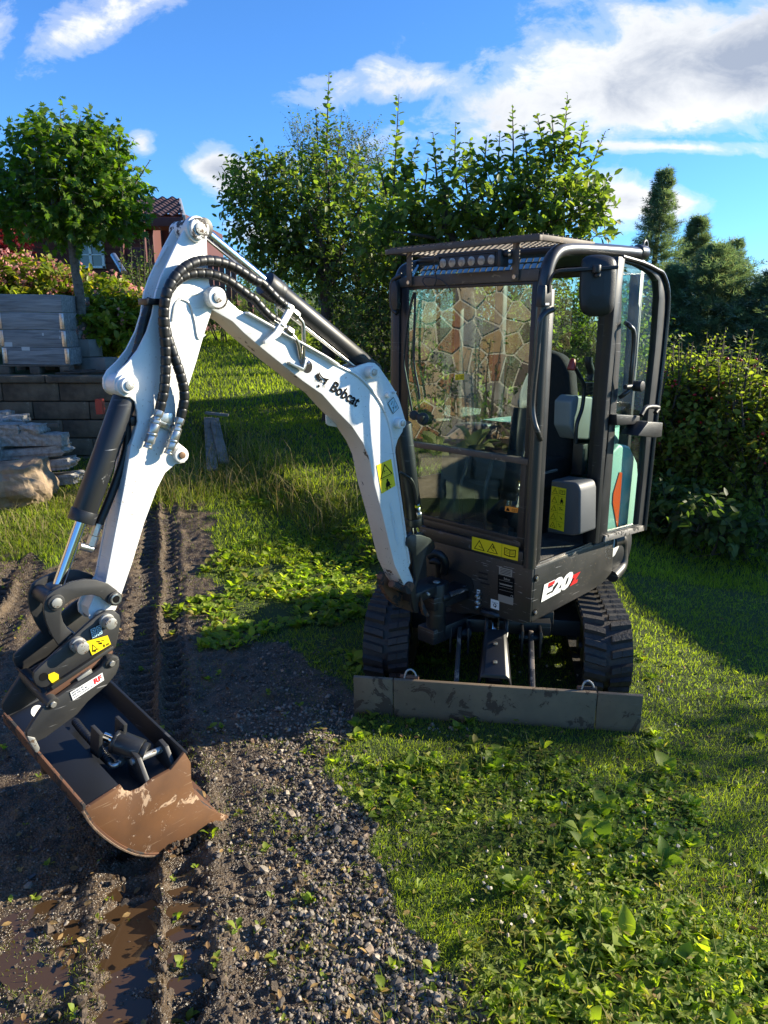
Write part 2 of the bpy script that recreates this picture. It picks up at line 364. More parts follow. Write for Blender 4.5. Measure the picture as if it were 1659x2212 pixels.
av = N(nt, 'ShaderNodeAttribute', attribute_name='zone'); ao = nt.nodes.new('ShaderNodeTexCoord')
nA = N(nt, 'ShaderNodeTexNoise', Vector=ao.outputs['Object'], Scale=7.0, Detail=8.0, Roughness=.65)
nB = N(nt, 'ShaderNodeTexNoise', Vector=ao.outputs['Object'], Scale=55.0, Detail=8.0, Roughness=.7)
vB = N(nt, 'ShaderNodeTexVoronoi', Vector=ao.outputs['Object'], Scale=120.0)
mud = ramp(nt, nA.outputs[0], [(.35, (.026, .016, .009)), (.50, (.062, .041, .023)), (.72, (.15, .105, .062))])
grit = ramp(nt, vB.outputs['Color'], [(.55, (.0, .0, .0)), (.75, (.14, .13, .12))])
mud = mixc(nt, .25, mud, grit, 'ADD')
turf = ramp(nt, nB.outputs[0], [(.3, (.018, .024, .008)), (.55, (.045, .070, .012)), (.75, (.09, .085, .03))])
col = mixc(nt, av.outputs['Fac'], mud, turf)
nt.links.new(col, b.inputs['Base Color'])
r1 = ramp(nt, nA.outputs[0], [(.42, .28), (.62, .80)])
wn = N(nt, 'ShaderNodeAttribute', attribute_name='wet')
rr = N(nt, 'ShaderNodeMix', Factor=wn.outputs['Fac']); nt.links.new(r1, rr.inputs[2]); rr.inputs[3].default_value = .16
rr2 = math_n(nt, 'MAXIMUM', rr.outputs[0], math_n(nt, 'MULTIPLY', av.outputs['Fac'], .9)); nt.links.new(rr2, b.inputs['Roughness'])
bp = N(nt, 'ShaderNodeBump', Height=math_n(nt, 'ADD', nB.outputs[0], math_n(nt, 'MULTIPLY', vB.outputs[0], .6)), Strength=.9, Distance=.012); nt.links.new(bp.outputs[0], b.inputs['Normal'])
b.inputs['Specular IOR Level'].default_value = .4
go = fast_mesh('ground', V, Q, gm, smooth=True); tag(go, kind='structure')
zone = 1-grav(GX.ravel(), GY.ravel()).astype(np.float32)
a = go.data.attributes.new('zone', 'FLOAT', 'POINT'); a.data.foreach_set('value', zone.astype(np.float32))
wet = np.exp(-(((GX+1.2)/.75)**2+((GY-2.1)/1.1)**2)).ravel()*smoothstep((vnoise(GX.ravel()*4, GY.ravel()*4, 77)-.25)/.3)
a = go.data.attributes.new('wet', 'FLOAT', 'POINT'); a.data.foreach_set('value', np.clip(wet*1.2, 0, 1).astype(np.float32))

# puddles standing in the ruts: level water sheets, the mud pokes through them
pm = bpy.data.materials.new('muddy_water'); pm.use_nodes = True; b = pm.node_tree.nodes['Principled BSDF']
b.inputs['Base Color'].default_value = (.060, .034, .016, 1); b.inputs['Roughness'].default_value = .03; b.inputs['IOR'].default_value = 1.33; b.inputs['Specular IOR Level'].default_value = 1.0
def blob(name, c, rx, ry, z, seed):
    mb = MB(); P = []
    for i in range(48):
        t = i/48*2*math.pi; k = 1+.22*math.sin(3*t+seed)+.12*math.sin(7*t+2*seed); P.append((c[0]+rx*k*math.cos(t), c[1]+ry*k*math.sin(t), z))
    mb.add(P, [list(range(48))]); o = mb.build(name, pm); tag(o, kind='structure'); return o
blob('puddle', (-.86, 1.80), .34, .40, -.030, .3); blob('puddle', (-1.38, 2.45), .34, .34, -.033, 1.9); blob('puddle', (-1.25, 1.55), .3, .3, -.036, 4.0)

# gravel stones (nobody could count them)
ico = bmesh.new(); bmesh.ops.create_icosphere(ico, subdivisions=1, radius=1.0); IV = np.array([v.co[:] for v in ico.verts]); IF = np.array([[v.index for v in f.verts] for f in ico.faces]); ico.free()
OV = np.array([[1,0,0],[-1,0,0],[0,1,0],[0,-1,0],[0,0,1],[0,0,-1]], float); OF = np.array([[0,2,4],[2,1,4],[1,3,4],[3,0,4],[2,0,5],[1,2,5],[3,1,5],[0,3,5]])
def polar(n, r0, r1, a0, a1, p=1.0):
    r = r0*(r1/r0)**(rng.random(n)**p); t = np.radians(90)-np.radians(a0+(a1-a0)*rng.random(n)); return r*np.cos(t), r*np.sin(t), r
def stones(name, n, r0, r1, tv, tf, smin, smax, label):
    x, y, r = polar(n, r0, r1, -40, 32); g = grav(x, y) | (soft_mask(x, y, GRAVEL, .55, 15, 2.6) & (rng.random(n) < .30))
    s, t = track_st(x, y); inpr = ((np.abs(t+.02) < .16) | (np.abs(t+1.02) < .15))
    right = smoothstep((x+.28*y-.02)/.40)                      # the loose gravel lies mostly on the right of the ruts
    p = (.08+.66*right)*(1-.5*smoothstep((y-3.2)/1.5))*(.25+.75*smoothstep((vnoise(x*2.3, y*2.3, 51)-.3)/.3))*np.where(inpr, .09, 1.0)
    wetz = np.exp(-(((x+1.3)/.6)**2+((y-2.1)/.9)**2)); p = p*(1-.75*wetz)
    k = g & (rng.random(n) < p); x, y = x[k], y[k]; m = len(x)
    S = np.exp(rng.normal(0, .42, m))*.0053; S = np.clip(S, smin, smax)
    S3 = S[:, None]*(.65+.7*rng.random((m, 3))); S3[:, 2] *= .75
    R = basis(rand_dirs(m, .5), np.tile([0, 0, 1.], (m, 1))+.5*rng.normal(size=(m, 3)))
    P = np.stack([x, y, ground_h(x, y)+S*.30], 1)
    Vv, Ff = scatter(tv, tf, P, R, S3); Vv = Vv+rng.normal(size=Vv.shape)*np.repeat(S, len(tv))[:, None]*.16
    o = fast_mesh(name, Vv, Ff, stonem); tag(o, label, 'gravel', kind='stuff'); return o
stonem = bpy.data.materials.new('crushed_gravel'); stonem.use_nodes = True; nt = stonem.node_tree; b = nt.nodes['Principled BSDF']
g_ = nt.nodes.new('ShaderNodeNewGeometry'); c_ = ramp(nt, g_.outputs['Random Per Island'], [(0, (.050, .038, .028)), (.25, (.12, .098, .073)), (.5, (.20, .168, .132)), (.72, (.28, .24, .19)), (.85, (.22, .14, .085)), (1, (.42, .37, .29))])
tcn = nt.nodes.new('ShaderNodeTexCoord'); nn_ = N(nt, 'ShaderNodeTexNoise', Vector=tcn.outputs['Object'], Scale=260.0, Detail=4.0)
c_ = mixc(nt, .6, c_, ramp(nt, nn_.outputs[0], [(.35, (.45, .42, .38)), (.65, (1.1, 1.08, 1.05))]), 'MULTIPLY')
nt.links.new(c_, b.inputs['Base Color']); b.inputs['Roughness'].default_value = .62
stones('gravel', 74000, 1.15, 3.4, IV, IF, .0028, .017, 'crushed grey gravel lying loose in the foreground ruts')
stones('gravel', 34000, 3.3, 7.2, OV, OF, .005, .02, 'crushed grey gravel lying further up the muddy track')
# fine grit between the stones
def grit_(n):
    x, y, r = polar(n, 1.15, 4.6, -40, 30); s, t = track_st(x, y); k = grav(x, y) & (rng.random(n) < .25+.75*(vnoise(x*3.3, y*3.3, 57) > .45)); x, y = x[k], y[k]; m = len(x)
    S = .0016+.0030*rng.random(m)**2; P = np.stack([x, y, ground_h(x, y)+S*.4], 1); Vv, Ff = scatter(OV, OF, P, basis(rand_dirs(m), rand_dirs(m)), S[:, None]*(.6+.8*rng.random((m, 3))))
    tag(fast_mesh('fine_grit', Vv, Ff, stonem), 'fine grit pressed into the wet mud of the track', 'gravel', kind='stuff')
grit_(90000)
# mud crumbs
def crumbs(n):
    x, y, r = polar(n, 1.15, 6.5, -40, 25); g = grav(x, y); s, t = track_st(x, y)
    p = .15+.85*np.exp(-(np.minimum(np.abs(np.abs(t+.02)-.16), np.abs(t+1.0))/.10)**2)
    k = g & (rng.random(n) < p); x, y = x[k], y[k]; m = len(x); S = np.clip(np.exp(rng.normal(0, .5, m))*.0065, .003, .016)
    P = np.stack([x, y, ground_h(x, y)+S*.25], 1); R = basis(rand_dirs(m), rand_dirs(m))
    Vv, Ff = scatter(IV, IF, P, R, S[:, None]*(.7+.6*rng.random((m, 3)))); Vv = Vv+rng.normal(size=Vv.shape)*np.repeat(S, len(IV))[:, None]*.2
    tag(fast_mesh('mud_crumbs', Vv, Ff, mat('crumbly_mud', (.13, .092, .060), .8, col2=(.035, .025, .017), scale=25, bump=.6, bscale=250)), 'dark crumbs of mud thrown up beside the track prints', 'mud', kind='stuff')
crumbs(9000)

# ------------------------------------------------------------------ grass, clover, broad leaved weeds
BL = (np.array([[0,-.5,0],[0,.5,0],[.45,-.38,.0],[.45,.38,.0],[1,0,0]]), np.array([[0,2,3],[0,3,1],[2,4,3]]))
def blades(name, x, y, hgt, wid, mt, label, cat='grass', lean=.55, up0=.0, dirn=None, kind='stuff', bent=.35):
    m = len(x); az = rng.random(m)*2*math.pi; ln = lean*rng.random(m)
    if dirn is not None: az = dirn+rng.normal(size=m)*.5
    d = np.stack([np.cos(az)*ln, np.sin(az)*ln, np.ones(m)], 1); d /= np.linalg.norm(d, axis=1, keepdims=True)
    side = np.stack([-np.sin(az), np.cos(az), np.zeros(m)], 1); spin = rng.random(m)*2*math.pi
    side = np.stack([np.cos(spin), np.sin(spin), np.zeros(m)], 1)
    P = np.stack([x, y, ground_h(x, y)-.004+up0], 1); hd = np.stack([np.cos(az), np.sin(az), np.zeros(m)], 1)
    h = hgt[:, None]; w = wid[:, None]; b0 = P-side*w/2; b1 = P+side*w/2; mid = P+d*h*.55; m0 = mid-side*w*.4; m1 = mid+side*w*.4
    tip = P+d*h*(1-.2*bent)+hd*h*bent*rng.random((m, 1))-np.array([0, 0, 1.])*h*bent*.3*rng.random((m, 1))
    Vv = np.stack([b0, b1, m0, m1, tip], 1).reshape(-1, 3); Ff = (np.array([[0,1,3],[0,3,2],[2,3,4]])[None]+(np.arange(m)*5)[:, None, None]).reshape(-1, 3)
    o = fast_mesh(name, Vv, Ff, mt, smooth=True); 
    if label: tag(o, label, cat, kind=kind)
    return o
lawnm = leafmat('lawn_blades', (.105, .165, .014), (.24, .295, .036), .52, .5, (2.4, 2.4, .6))
drym = leafmat('dry_grass', (.20, .17, .07), (.34, .28, .13), .35, .6, (1.3, 1.2, .9))
def in_any(x, y, *ps):
    r = np.zeros(x.shape, bool)
    for p in ps: r |= soft_mask(x, y, p, .42, 61, 1.9)
    return r
def on_terrace(x, y): return (x < -2.85-.45*np.maximum(0, y-9.2)) & (y > 8.2) & (y < 14)
x, y, r = polar(290000, 1.15, 6.0, -42, 58, .85); k = ~grav(x, y); w_ = in_any(x, y, WEEDS, WEEDS2)
k &= (rng.random(len(x)) < np.where(w_, .16, 1.0)); x, y, r = x[k], y[k], r[k]; hh = (.018+.022*rng.random(len(x)))*(.8+.4*vnoise(x*2, y*2, 71))
blades('lawn_grass', x, y, hh, .0019*np.maximum(1, r/2.6)*(0.8+.5*rng.random(len(x))), lawnm, 'short mown lawn grass growing beside and behind the excavator', lean=.9)
x, y, r = polar(200000, 5.6, 20, -40, 46, 1.0); k = ~grav(x, y) & ~on_terrace(x, y); x, y, r = x[k], y[k], r[k]
blades('lawn_grass', x, y, (.035+.035*rng.random(len(x)))*np.clip(r/9, 1, 1.6), .0022*np.maximum(1, r/2.2), lawnm, 'mown lawn climbing the slope behind the boom to the trees', lean=.9)
# sparse sprouts and moss inside the gravel
x, y, r = polar(90000, 1.15, 7, -40, 34); n_ = vnoise(x*2.1, y*2.1, 81); k = (in_any(x, y, WEEDS) & (vnoise(x*2.6, y*2.6, 85) > .42)) | grav(x, y) & ((n_ > .62) | (rng.random(len(x)) < .03) | (in_any(x, y, MOSS)) | ((vnoise(x*5, y*5, 83) > .68) & (x > -.35*y)) | (soft_mask(x, y, WEEDS, .7, 19, 2.4) & (rng.random(len(x)) < .5)))
x, y, r = x[k], y[k], r[k]; blades('sprouting_grass', x, y, .008+.022*rng.random(len(x))**2, .0022*np.maximum(1, r/2.6), leafmat('moss_sprouts', (.10, .14, .012), (.23, .25, .03), .45, .5, (1.5, 1.7, .5)), 'thin moss and grass sprouting between the gravel stones', lean=1.3)
# weeds: rosettes of broad leaves
def broad_leaf():
    rows = [(0, .05, 0), (.18, .10, .03), (.38, .25, .07), (.6, .29, .06), (.82, .19, .0), (1.0, .02, -.10)]
    v = []; f = []
    for i, (a, w, z) in enumerate(rows): v += [[a, -w, z+w*.22+.02*math.sin(i*2.3)], [a, 0, z-.02], [a, w, z+w*.22-.02*math.sin(i*1.7)]]
    for i in range(len(rows)-1):
        o = i*3; f += [[o, o+3, o+4], [o, o+4, o+1], [o+1, o+4, o+5], [o+1, o+5, o+2]]
    return np.array(v), np.array(f)
BLF = broad_leaf()
weedm = leafmat('broad_weed_leaves', (.12, .19, .024), (.28, .33, .05), .50, .5, (2.3, 2.5, .5), (.25, .22, .05))
def rosettes(x, y, size, nl=(5, 9)):
    P = []; D = []; U = []; S = []
    for i in range(len(x)):
        n = rnd.randint(*nl); a0 = rnd.random()*6.28
        for k in range(n):
            az = a0+k*2*math.pi/n+rnd.uniform(-.35, .35); el = math.radians(rnd.uniform(8, 62)); s = size[i]*rnd.uniform(.55, 1.15)
            P.append((x[i], y[i], 0)); D.append((math.cos(az)*math.cos(el), math.sin(az)*math.cos(el), math.sin(el))); U.append((rnd.uniform(-.35, .35), rnd.uniform(-.35, .35), 1)); S.append((s, s*rnd.uniform(.8, 1.25), s))
    P = np.array(P); P[:, 2] = ground_h(P[:, 0], P[:, 1]); P[:, :2] += rng.normal(size=(len(P), 2))*.004
    return scatter(BLF[0], BLF[1], P, basis(np.array(D), np.array(U)), np.array(S))
x, y, r = polar(7600, 1.2, 5.6, -30, 40); k = in_any(x, y, WEEDS) | ((rng.random(len(x)) < .13) & ~grav(x, y) & (y < 4)); k &= ~(grav(x, y) & (rng.random(len(x)) < .8)); x, y, r = x[k], y[k], r[k]; k = rng.random(len(x)) < .10+.9*smoothstep((vnoise(x*2.6, y*2.6, 91)-.40)/.2); x, y, r = x[k], y[k], r[k]
x2, y2, r2 = polar(5200, 3.0, 8, -20, 12); k = in_any(x2, y2, WEEDS2) & (vnoise(x2*2.4, y2*2.4, 97) > .42); x2, y2 = x2[k], y2[k]
big = (rng.random(len(x)) < .16) & (y < 2.9)
bxs, bys = x[big][:42], y[big][:42]
L = [rosettes(x[~big], y[~big], .022+.036*rng.random((~big).sum())), rosettes(x2, y2, .035+.04*rng.random(len(x2)), (4, 6))]
x3, y3, r3 = polar(420, 1.3, 6, -35, 20); k = grav(x3, y3); L.append(rosettes(x3[k], y3[k], .012+.03*rng.random(k.sum())**2, (3, 6)))
V_, F_ = join_vf(L); tag(fast_mesh('broadleaf_weeds', V_, F_, weedm, smooth=True), 'low broad leaved weeds covering the ground before the dozer blade and along the bank', 'weeds', kind='stuff')
for i in range(len(bxs)):
    v, f = rosettes(np.array([0.0]), np.array([0.0]), np.array([rnd.uniform(.06, .095)]), (6, 9)); gz = float(ground_h(np.array([bxs[i]]), np.array([bys[i]]))[0]); v[:, 2] -= v[:, 2].min()
    o = fast_mesh('plantain', v, f, weedm, smooth=True); o.location = (bxs[i], bys[i], gz)
    tag(o, 'large plantain rosette among the sunlit weeds in the right foreground', 'plant', 'plantain rosettes in the weed patch')
# clover leaflets
x, y, r = polar(19000, 1.2, 6.5, -22, 42); k = (in_any(x, y, WEEDS, WEEDS2) | (rng.random(len(x)) < .12)) & ~grav(x, y) & (vnoise(x*1.9, y*1.9, 95) > .48); x, y, r = x[k], y[k], r[k]; m = len(x)
CL = (np.array([[0,0,0],[.5,-.42,.1],[.5,.42,.1],[1,-.3,.05],[1,.3,.05]]), np.array([[0,1,3],[0,3,4],[0,4,2]]))
az = rng.random(m)*6.28; P = np.stack([x, y, ground_h(x, y)+.012+.03*rng.random(m)], 1); L = []
for q in range(3):
    d = np.stack([np.cos(az+q*2.094), np.sin(az+q*2.094), rng.normal(size=m)*.3], 1); L.append(scatter(CL[0], CL[1], P, basis(d, np.tile([0, 0, 1.], (m, 1))+.4*rng.normal(size=(m, 3))), (.009+.006*rng.random(m))*np.maximum(1, r/4)))
V_, F_ = join_vf(L); tag(fast_mesh('clover', V_, F_, leafmat('clover_leaves', (.09, .15, .022), (.20, .25, .04), .5, .45, (2.2, 2.4, .6))), 'small clover leaves mixed into the weeds and lawn edge', 'clover', kind='stuff')
x, y, r = polar(240, 1.5, 4.0, 8, 34); k = ~grav(x, y) & (x > .25) & (vnoise(x*3, y*3, 99) > .55); x, y = x[k], y[k]; m = len(x); P = np.stack([x, y, ground_h(x, y)+.045+.03*rng.random(m)], 1)
HV = np.concatenate([IV, IV*.8]); R = basis(rand_dirs(m), rand_dirs(m)); Vv, Ff = scatter(IV, IF, P, R, .0042+.0022*rng.random(m)); Vv += rng.normal(size=Vv.shape)*.0016
tag(fast_mesh('clover_flowers', Vv, Ff, mat('clover_white', (.55, .46, .34), .8, var=.4, scale=80)), 'small off white clover flower heads standing above the weeds', 'flowers', kind='stuff')
# small pointed leaves of other weeds, withered leaves
x, y, r = polar(30000, 1.2, 6.0, -24, 40); k = (in_any(x, y, WEEDS, WEEDS2) | ((rng.random(len(x)) < .05) & ~grav(x, y)) | (soft_mask(x, y, WEEDS, .8, 17, 2.4) & (rng.random(len(x)) < .35))) & (vnoise(x*3.4, y*3.4, 103) > .46); x, y = x[k], y[k]; m = len(x)
P = np.stack([x, y, ground_h(x, y)+.01+.05*rng.random(m)**1.5], 1); d = rand_dirs(m, .4); d[:, 2] = np.abs(d[:, 2])*.8; Vv, Ff = scatter(LEAF4[0], LEAF4[1], P, basis(d, np.tile([0, 0, 1.], (m, 1))+.5*rng.normal(size=(m, 3))), (.014+.022*rng.random(m))[:, None]*np.array([[1, .62, 1]]))
tag(fast_mesh('narrow_weeds', Vv, Ff, leafmat('narrow_weed_leaves', (.10, .15, .02), (.26, .28, .05), .5, .5, (2.2, 2.3, .6), (.30, .24, .08)), smooth=True), 'small narrow leaved weeds mixed between the plantains', 'weeds', kind='stuff')
x, y, r = polar(1100, 1.2, 5.5, -38, 38); m = len(x); P = np.stack([x, y, ground_h(x, y)+.012+.01*rng.random(m)], 1); d = rand_dirs(m, .3); Vv, Ff = scatter(LEAF[0], LEAF[1], P, basis(d, np.tile([0, 0, 1.], (m, 1))+.6*rng.normal(size=(m, 3))), .012+.020*rng.random(m))
tag(fast_mesh('withered_leaves', Vv, Ff, leafmat('withered_leaf', (.14, .08, .035), (.34, .22, .08), .2, .7, (1.1, 1.0, .8))), 'small withered brown leaves scattered over mud and weeds', 'leaves', kind='stuff')
# flower stalks of the plantains and dead straws
x, y, r = polar(900, 1.3, 4.4, 0, 36); k = in_any(x, y, WEEDS) & (rng.random(len(x)) < .5); x, y = x[k], y[k]
blades('seed_stalks', x, y, .06+.08*rng.random(len(x)), np.full(len(x), .0042), leafmat('seed_stalk', (.12, .16, .04), (.22, .18, .07), .2, .6), 'upright greenish brown seed stalks between the weeds', 'plants', lean=.35, bent=.1)
# long unmown grass along the bank, the boulder and the arm
cl = [(ground(560, 1040, .3), .45, 1000), (ground(500, 1000, .4), .4, 1100), (ground(430, 1050, .3), .4, 900), (ground(640, 1090, .2), .3, 600), (ground(440, 960, .5), .45, 900), (ground(60, 1150, .1), .5, 2600), (ground(170, 1085, .2), .35, 1600), (ground(250, 1060, .3), .35, 1400), (ground(20, 1110, .1), .3, 900), (ground(350, 1085, .15), .3, 900), (ground(730, 1140, .1), .3, 900), (ground(1640, 2010, 0), .18, 420), (ground(1010, 1400, 0), .3, 300)]
X = []; Y = []
for c, rad, n in cl: X.append(c.x+rng.normal(size=n)*rad*.5); Y.append(c.y+rng.normal(size=n)*rad*.6)
X = np.concatenate(X); Y = np.concatenate(Y); far = ~((np.abs(X-.7) < 1.0) & (np.abs(Y-4.2) < .9)); X, Y = X[far], Y[far]; hsc = np.where(Y < 3.5, .35, np.where(X < -2.4, .45, 1.0))
blades('tall_grass', X, Y, (.06+.17*rng.random(len(X))**2)*hsc, np.full(len(X), .0055)*np.where(Y < 3.5, .5, 1), leafmat('tall_grass_blades', (.09, .14, .02), (.22, .25, .05), .5, .5, (2.2, 2.2, .6)), 'long unmown grass tufts along the bank and around the boulder', lean=1.0, bent=.7)
kk = rng.random(len(X)) < .10
blades('dry_straws', X[kk], Y[kk], (.22+.30*rng.random(kk.sum()))*hsc[kk], np.full(kk.sum(), .0042)*np.where(Y[kk] < 3.5, .5, 1), drym, 'pale dry grass straws standing in the tufts of the bank', lean=.9, bent=.5)
# ================================================================== MINI EXCAVATOR
def wearmat(name, col, chip, th=.60, sc=9.0, rough=.4, metal=0.0, coat=0.0, scratch=None, bump=.25, grime=None, speck=None):
    """paint with chipped patches, fine scratches and dusty film"""
    m = bpy.data.materials.new(name); m.use_nodes = True; nt = m.node_tree; b = nt.nodes['Principled BSDF']
    t = nt.nodes.new('ShaderNodeTexCoord'); v = t.outputs['Object']
    n = N(nt, 'ShaderNodeTexNoise', Vector=v, Scale=sc, Detail=10.0, Roughness=.72, Distortion=.5)
    f = ramp(nt, n.outputs[0], [(th, 0.0), (th+.02, 1.0)])
    n2 = N(nt, 'ShaderNodeTexNoise', Vector=v, Scale=3.0, Detail=6.0, Roughness=.65)
    base = mixc(nt, ramp(nt, n2.outputs[0], [(.35, 0.0), (.75, 1.0)]), col, grime or tuple(c*.82 for c in col))
    c = mixc(nt, f, base, chip)
    if scratch:
        mp = N(nt, 'ShaderNodeMapping', Vector=v, Scale=(3, 3, 60), Rotation=(.5, .7, .3)); 
        n3 = N(nt, 'ShaderNodeTexNoise', Vector=mp.outputs[0], Scale=3.0, Detail=3.0, Roughness=.5)
        n4 = N(nt, 'ShaderNodeTexNoise', Vector=v, Scale=5.0, Detail=2.0)
        sf = math_n(nt, 'MULTIPLY', ramp(nt, n3.outputs[0], [(.665, 0.0), (.69, 1.0)]), ramp(nt, n4.outputs[0], [(.48, 0.0), (.6, .8)]))
        c = mixc(nt, sf, c, scratch)
    if speck:
        n5 = N(nt, 'ShaderNodeTexNoise', Vector=v, Scale=85.0, Detail=3.0, Roughness=.6); n6 = N(nt, 'ShaderNodeTexNoise', Vector=v, Scale=4.0, Detail=4.0)
        sp = math_n(nt, 'MULTIPLY', ramp(nt, n5.outputs[0], [(.63, 0.0), (.68, 1.0)]), ramp(nt, n6.outputs[0], [(.42, 0.0), (.62, .85)])); c = mixc(nt, sp, c, speck)
    nt.links.new(c, b.inputs['Base Color']); b.inputs['Metallic'].default_value = metal; b.inputs['Coat Weight'].default_value = coat
    nt.links.new(math_n(nt, 'ADD', math_n(nt, 'MULTIPLY', f, .35), ramp(nt, n2.outputs[0], [(.3, rough), (.75, min(1, rough+.18))]), clamp=True), b.inputs['Roughness'])
    bp = N(nt, 'ShaderNodeBump', Height=math_n(nt, 'SUBTRACT', math_n(nt, 'MULTIPLY', n2.outputs[0], .25), f), Strength=bump, Distance=.0015); nt.links.new(bp.outputs[0], b.inputs['Normal'])
    MATS[name] = m; return m
WHITE = wearmat('white_machine_paint', (.80, .80, .775), (.12, .10, .08), .70, 17, .30, coat=.2, scratch=(.40, .37, .33), bump=.2, grime=(.66, .64, .59), speck=(.30, .22, .14))
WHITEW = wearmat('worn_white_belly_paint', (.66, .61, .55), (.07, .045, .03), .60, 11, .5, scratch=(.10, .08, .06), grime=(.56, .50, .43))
BLACK = wearmat('black_satin_paint', (.013, .014, .016), (.05, .048, .045), .70, 22, .34, scratch=(.16, .16, .16))
BLACKS = wearmat('scuffed_black_panel', (.018, .018, .018), (.11, .105, .10), .64, 10, .36, scratch=(.34, .33, .32), grime=(.034, .031, .027), speck=(.12, .09, .06))
STEELB = wearmat('scratched_black_steel', (.022, .022, .023), (.13, .075, .045), .655, 15, .42, scratch=(.30, .29, .28), grime=(.04, .038, .035))
RUSTY = wearmat('rusty_bucket_steel', (.16, .072, .028), (.40, .27, .17), .565, 8.0, .50, grime=(.070, .034, .018), bump=.6, scratch=(.30, .2, .12))
RUSTB = wearmat('rust_streaked_steel', (.10, .045, .024), (.028, .026, .025), .52, 12, .6, grime=(.17, .075, .035), bump=.5)
BLADE = wearmat('worn_blade_steel', (.20, .145, .090), (.075, .050, .032), .55, 7, .6, grime=(.11, .085, .055), bump=.6, scratch=(.22, .18, .14), speck=(.05, .035, .02))
RUBBER = mat('track_rubber', (.020, .019, .019), .62, col2=(.052, .040, .030), scale=9, bump=.5, bscale=70)
HOSE = mat('hose_sleeve', (.014, .014, .015), .42, var=.3, scale=30); PLAST = mat('black_plastic', (.018, .018, .019), .45, var=.3, scale=12, bump=.15, bscale=220)
CHROME = mat('chrome_rod', (.75, .75, .74), .10, 1.0); ZINC = mat('zinc_fittings', (.56, .55, .52), .30, .9, var=.3, scale=40)
PINM = wearmat('pin_steel', (.44, .43, .40), (.14, .10, .07), .56, 60, .40, metal=.7); GREASE = mat('old_grease', (.035, .028, .024), .35, bump=.8, bscale=90)
GREY = mat('grey_console_plastic', (.065, .072, .080), .5, var=.15, scale=6, bump=.1, bscale=300); LGREY = mat('light_grey_plastic', (.24, .25, .25), .5, var=.1)
SEAT = mat('seat_cloth', (.018, .019, .021), .9, var=.3, scale=50, bump=.4, bscale=400); MINT = wearmat('mint_green_cover', (.42, .66, .57), (.3, .42, .38), .76, 20, .35, coat=.2, grime=(.38, .60, .52))
ORANGE = mat('orange_reflector', (.85, .10, .02), .3); RED = mat('red_knob', (.36, .035, .02), .4); YEL = mat('yellow_sticker', (.83, .62, .012), .4); INK = mat('sticker_ink', (.006, .006, .006), .8, spec=.1)
STW = mat('white_sticker', (.78, .78, .76), .4); STB = mat('pale_blue_sticker', (.40, .60, .68), .4); STR = mat('red_print', (.62, .02, .02), .4); STG = mat('grey_plate', (.30, .29, .26), .45, .3); STO = mat('orange_sticker', (.85, .28, .03), .4); LENS = mat('lamp_lens', (.33, .30, .25), .12, coat=1.0, var=.5, scale=60)
FLOORM = mat('cab_floor_mat', (.10, .095, .088), .75, col2=(.045, .043, .04), scale=14, bump=.5, bscale=120); FRAMEB = wearmat('brown_guard_steel', (.115, .085, .065), (.32, .24, .17), .60, 14, .5, grime=(.08, .055, .04))
GLASS = glassmat('cab_glass', (.84, .94, .90), refl=.10, ior=1.75, dirt=.03); GLASSD = glassmat('door_glass', (.86, .94, .91), refl=.02, ior=1.65, dirt=.04)

EX = empty('mini_excavator', MO, MROT)
tag(EX, 'small white and black tracked excavator with glazed cab, its boom reaching left', 'excavator')
def tr(k, pts, l): return [onL(k, x, y, l) for x, y in pts]
def tra(k, pts, a): return [onA(k, x, y, a) for x, y in pts]
def plate(pts, l, th):     # polygon in (a,z) given as points; rebuilt between l and l-th
    mb = MB(); mb.prism([(p[0], l, p[2]) for p in pts], (0, -th, 0)); return mb
# ---------- boom
boomB = tr(3, [(430,470),(470,448),(505,470),(535,512),(575,548),(620,566),(850,702),(1000,786),(1110,842),(1180,880),(1250,950),(1310,1040),(1350,1150),(1370,1280),(1400,1500),(1450,1850),(1442,1868),(1467,1932),(1462,2010),(1440,2000),(1370,1850),(1310,1600),(1270,1450),(1240,1300),(1210,1230),(1150,1140),(1080,1070),(1000,980),(900,910),(800,830),(700,750),(600,665),(540,605),(440,548)], .105)
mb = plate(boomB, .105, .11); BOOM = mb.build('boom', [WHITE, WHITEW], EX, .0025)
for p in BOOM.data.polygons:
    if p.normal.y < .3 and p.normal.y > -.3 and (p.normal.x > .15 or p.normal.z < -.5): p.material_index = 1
gus = tr(3, [(1085,838),(1120,845),(1165,842),(1200,828),(1240,816),(1268,818),(1292,838),(1335,900),(1370,955),(1392,1000),(1408,1050),(1425,1110),(1412,1170),(1388,1210),(1376,1250),(1372,1330),(1350,1150),(1310,1040),(1250,950),(1180,880)], .098)
for l in (.098, .012): plate(gus, l, .012).build('gusset_plate', WHITE, BOOM, .0015)
mb = MB(); mb.tube(smooth_path(tr(3, [(850,706),(1000,790),(1110,846),(1180,884),(1250,954),(1310,1044),(1348,1150),(1368,1280),(1398,1500),(1446,1845)], .107), 4), .0055, 6); mb.build('weld_rib', WHITE, BOOM)
def boss(name, k, x, y, r, l0, l1, parent, m=WHITE, pin=.55, mp=PINM, far=None):
    c = onL(k, x, y, l1); mb = MB(); mb.cyl((c.x, l0, c.z), (c.x, l1, c.z), r, n=28)
    o = mb.build(name, m, parent, .0025)
    mb = MB(); mb.cyl((c.x, l1-.004, c.z), (c.x, l1+.005, c.z), r*pin, n=20); mb.build('pin', mp, o, .0015); 
    return c, o
c0, bo = boss('pin_boss', 3, 465, 482, .034, -.025, .135, BOOM, WHITE, .52)
boss('pin_boss', 3, 1267, 866, .025, -.012, .135, BOOM); boss('pin_boss', 3, 1412, 1128, .023, -.01, .13, BOOM)
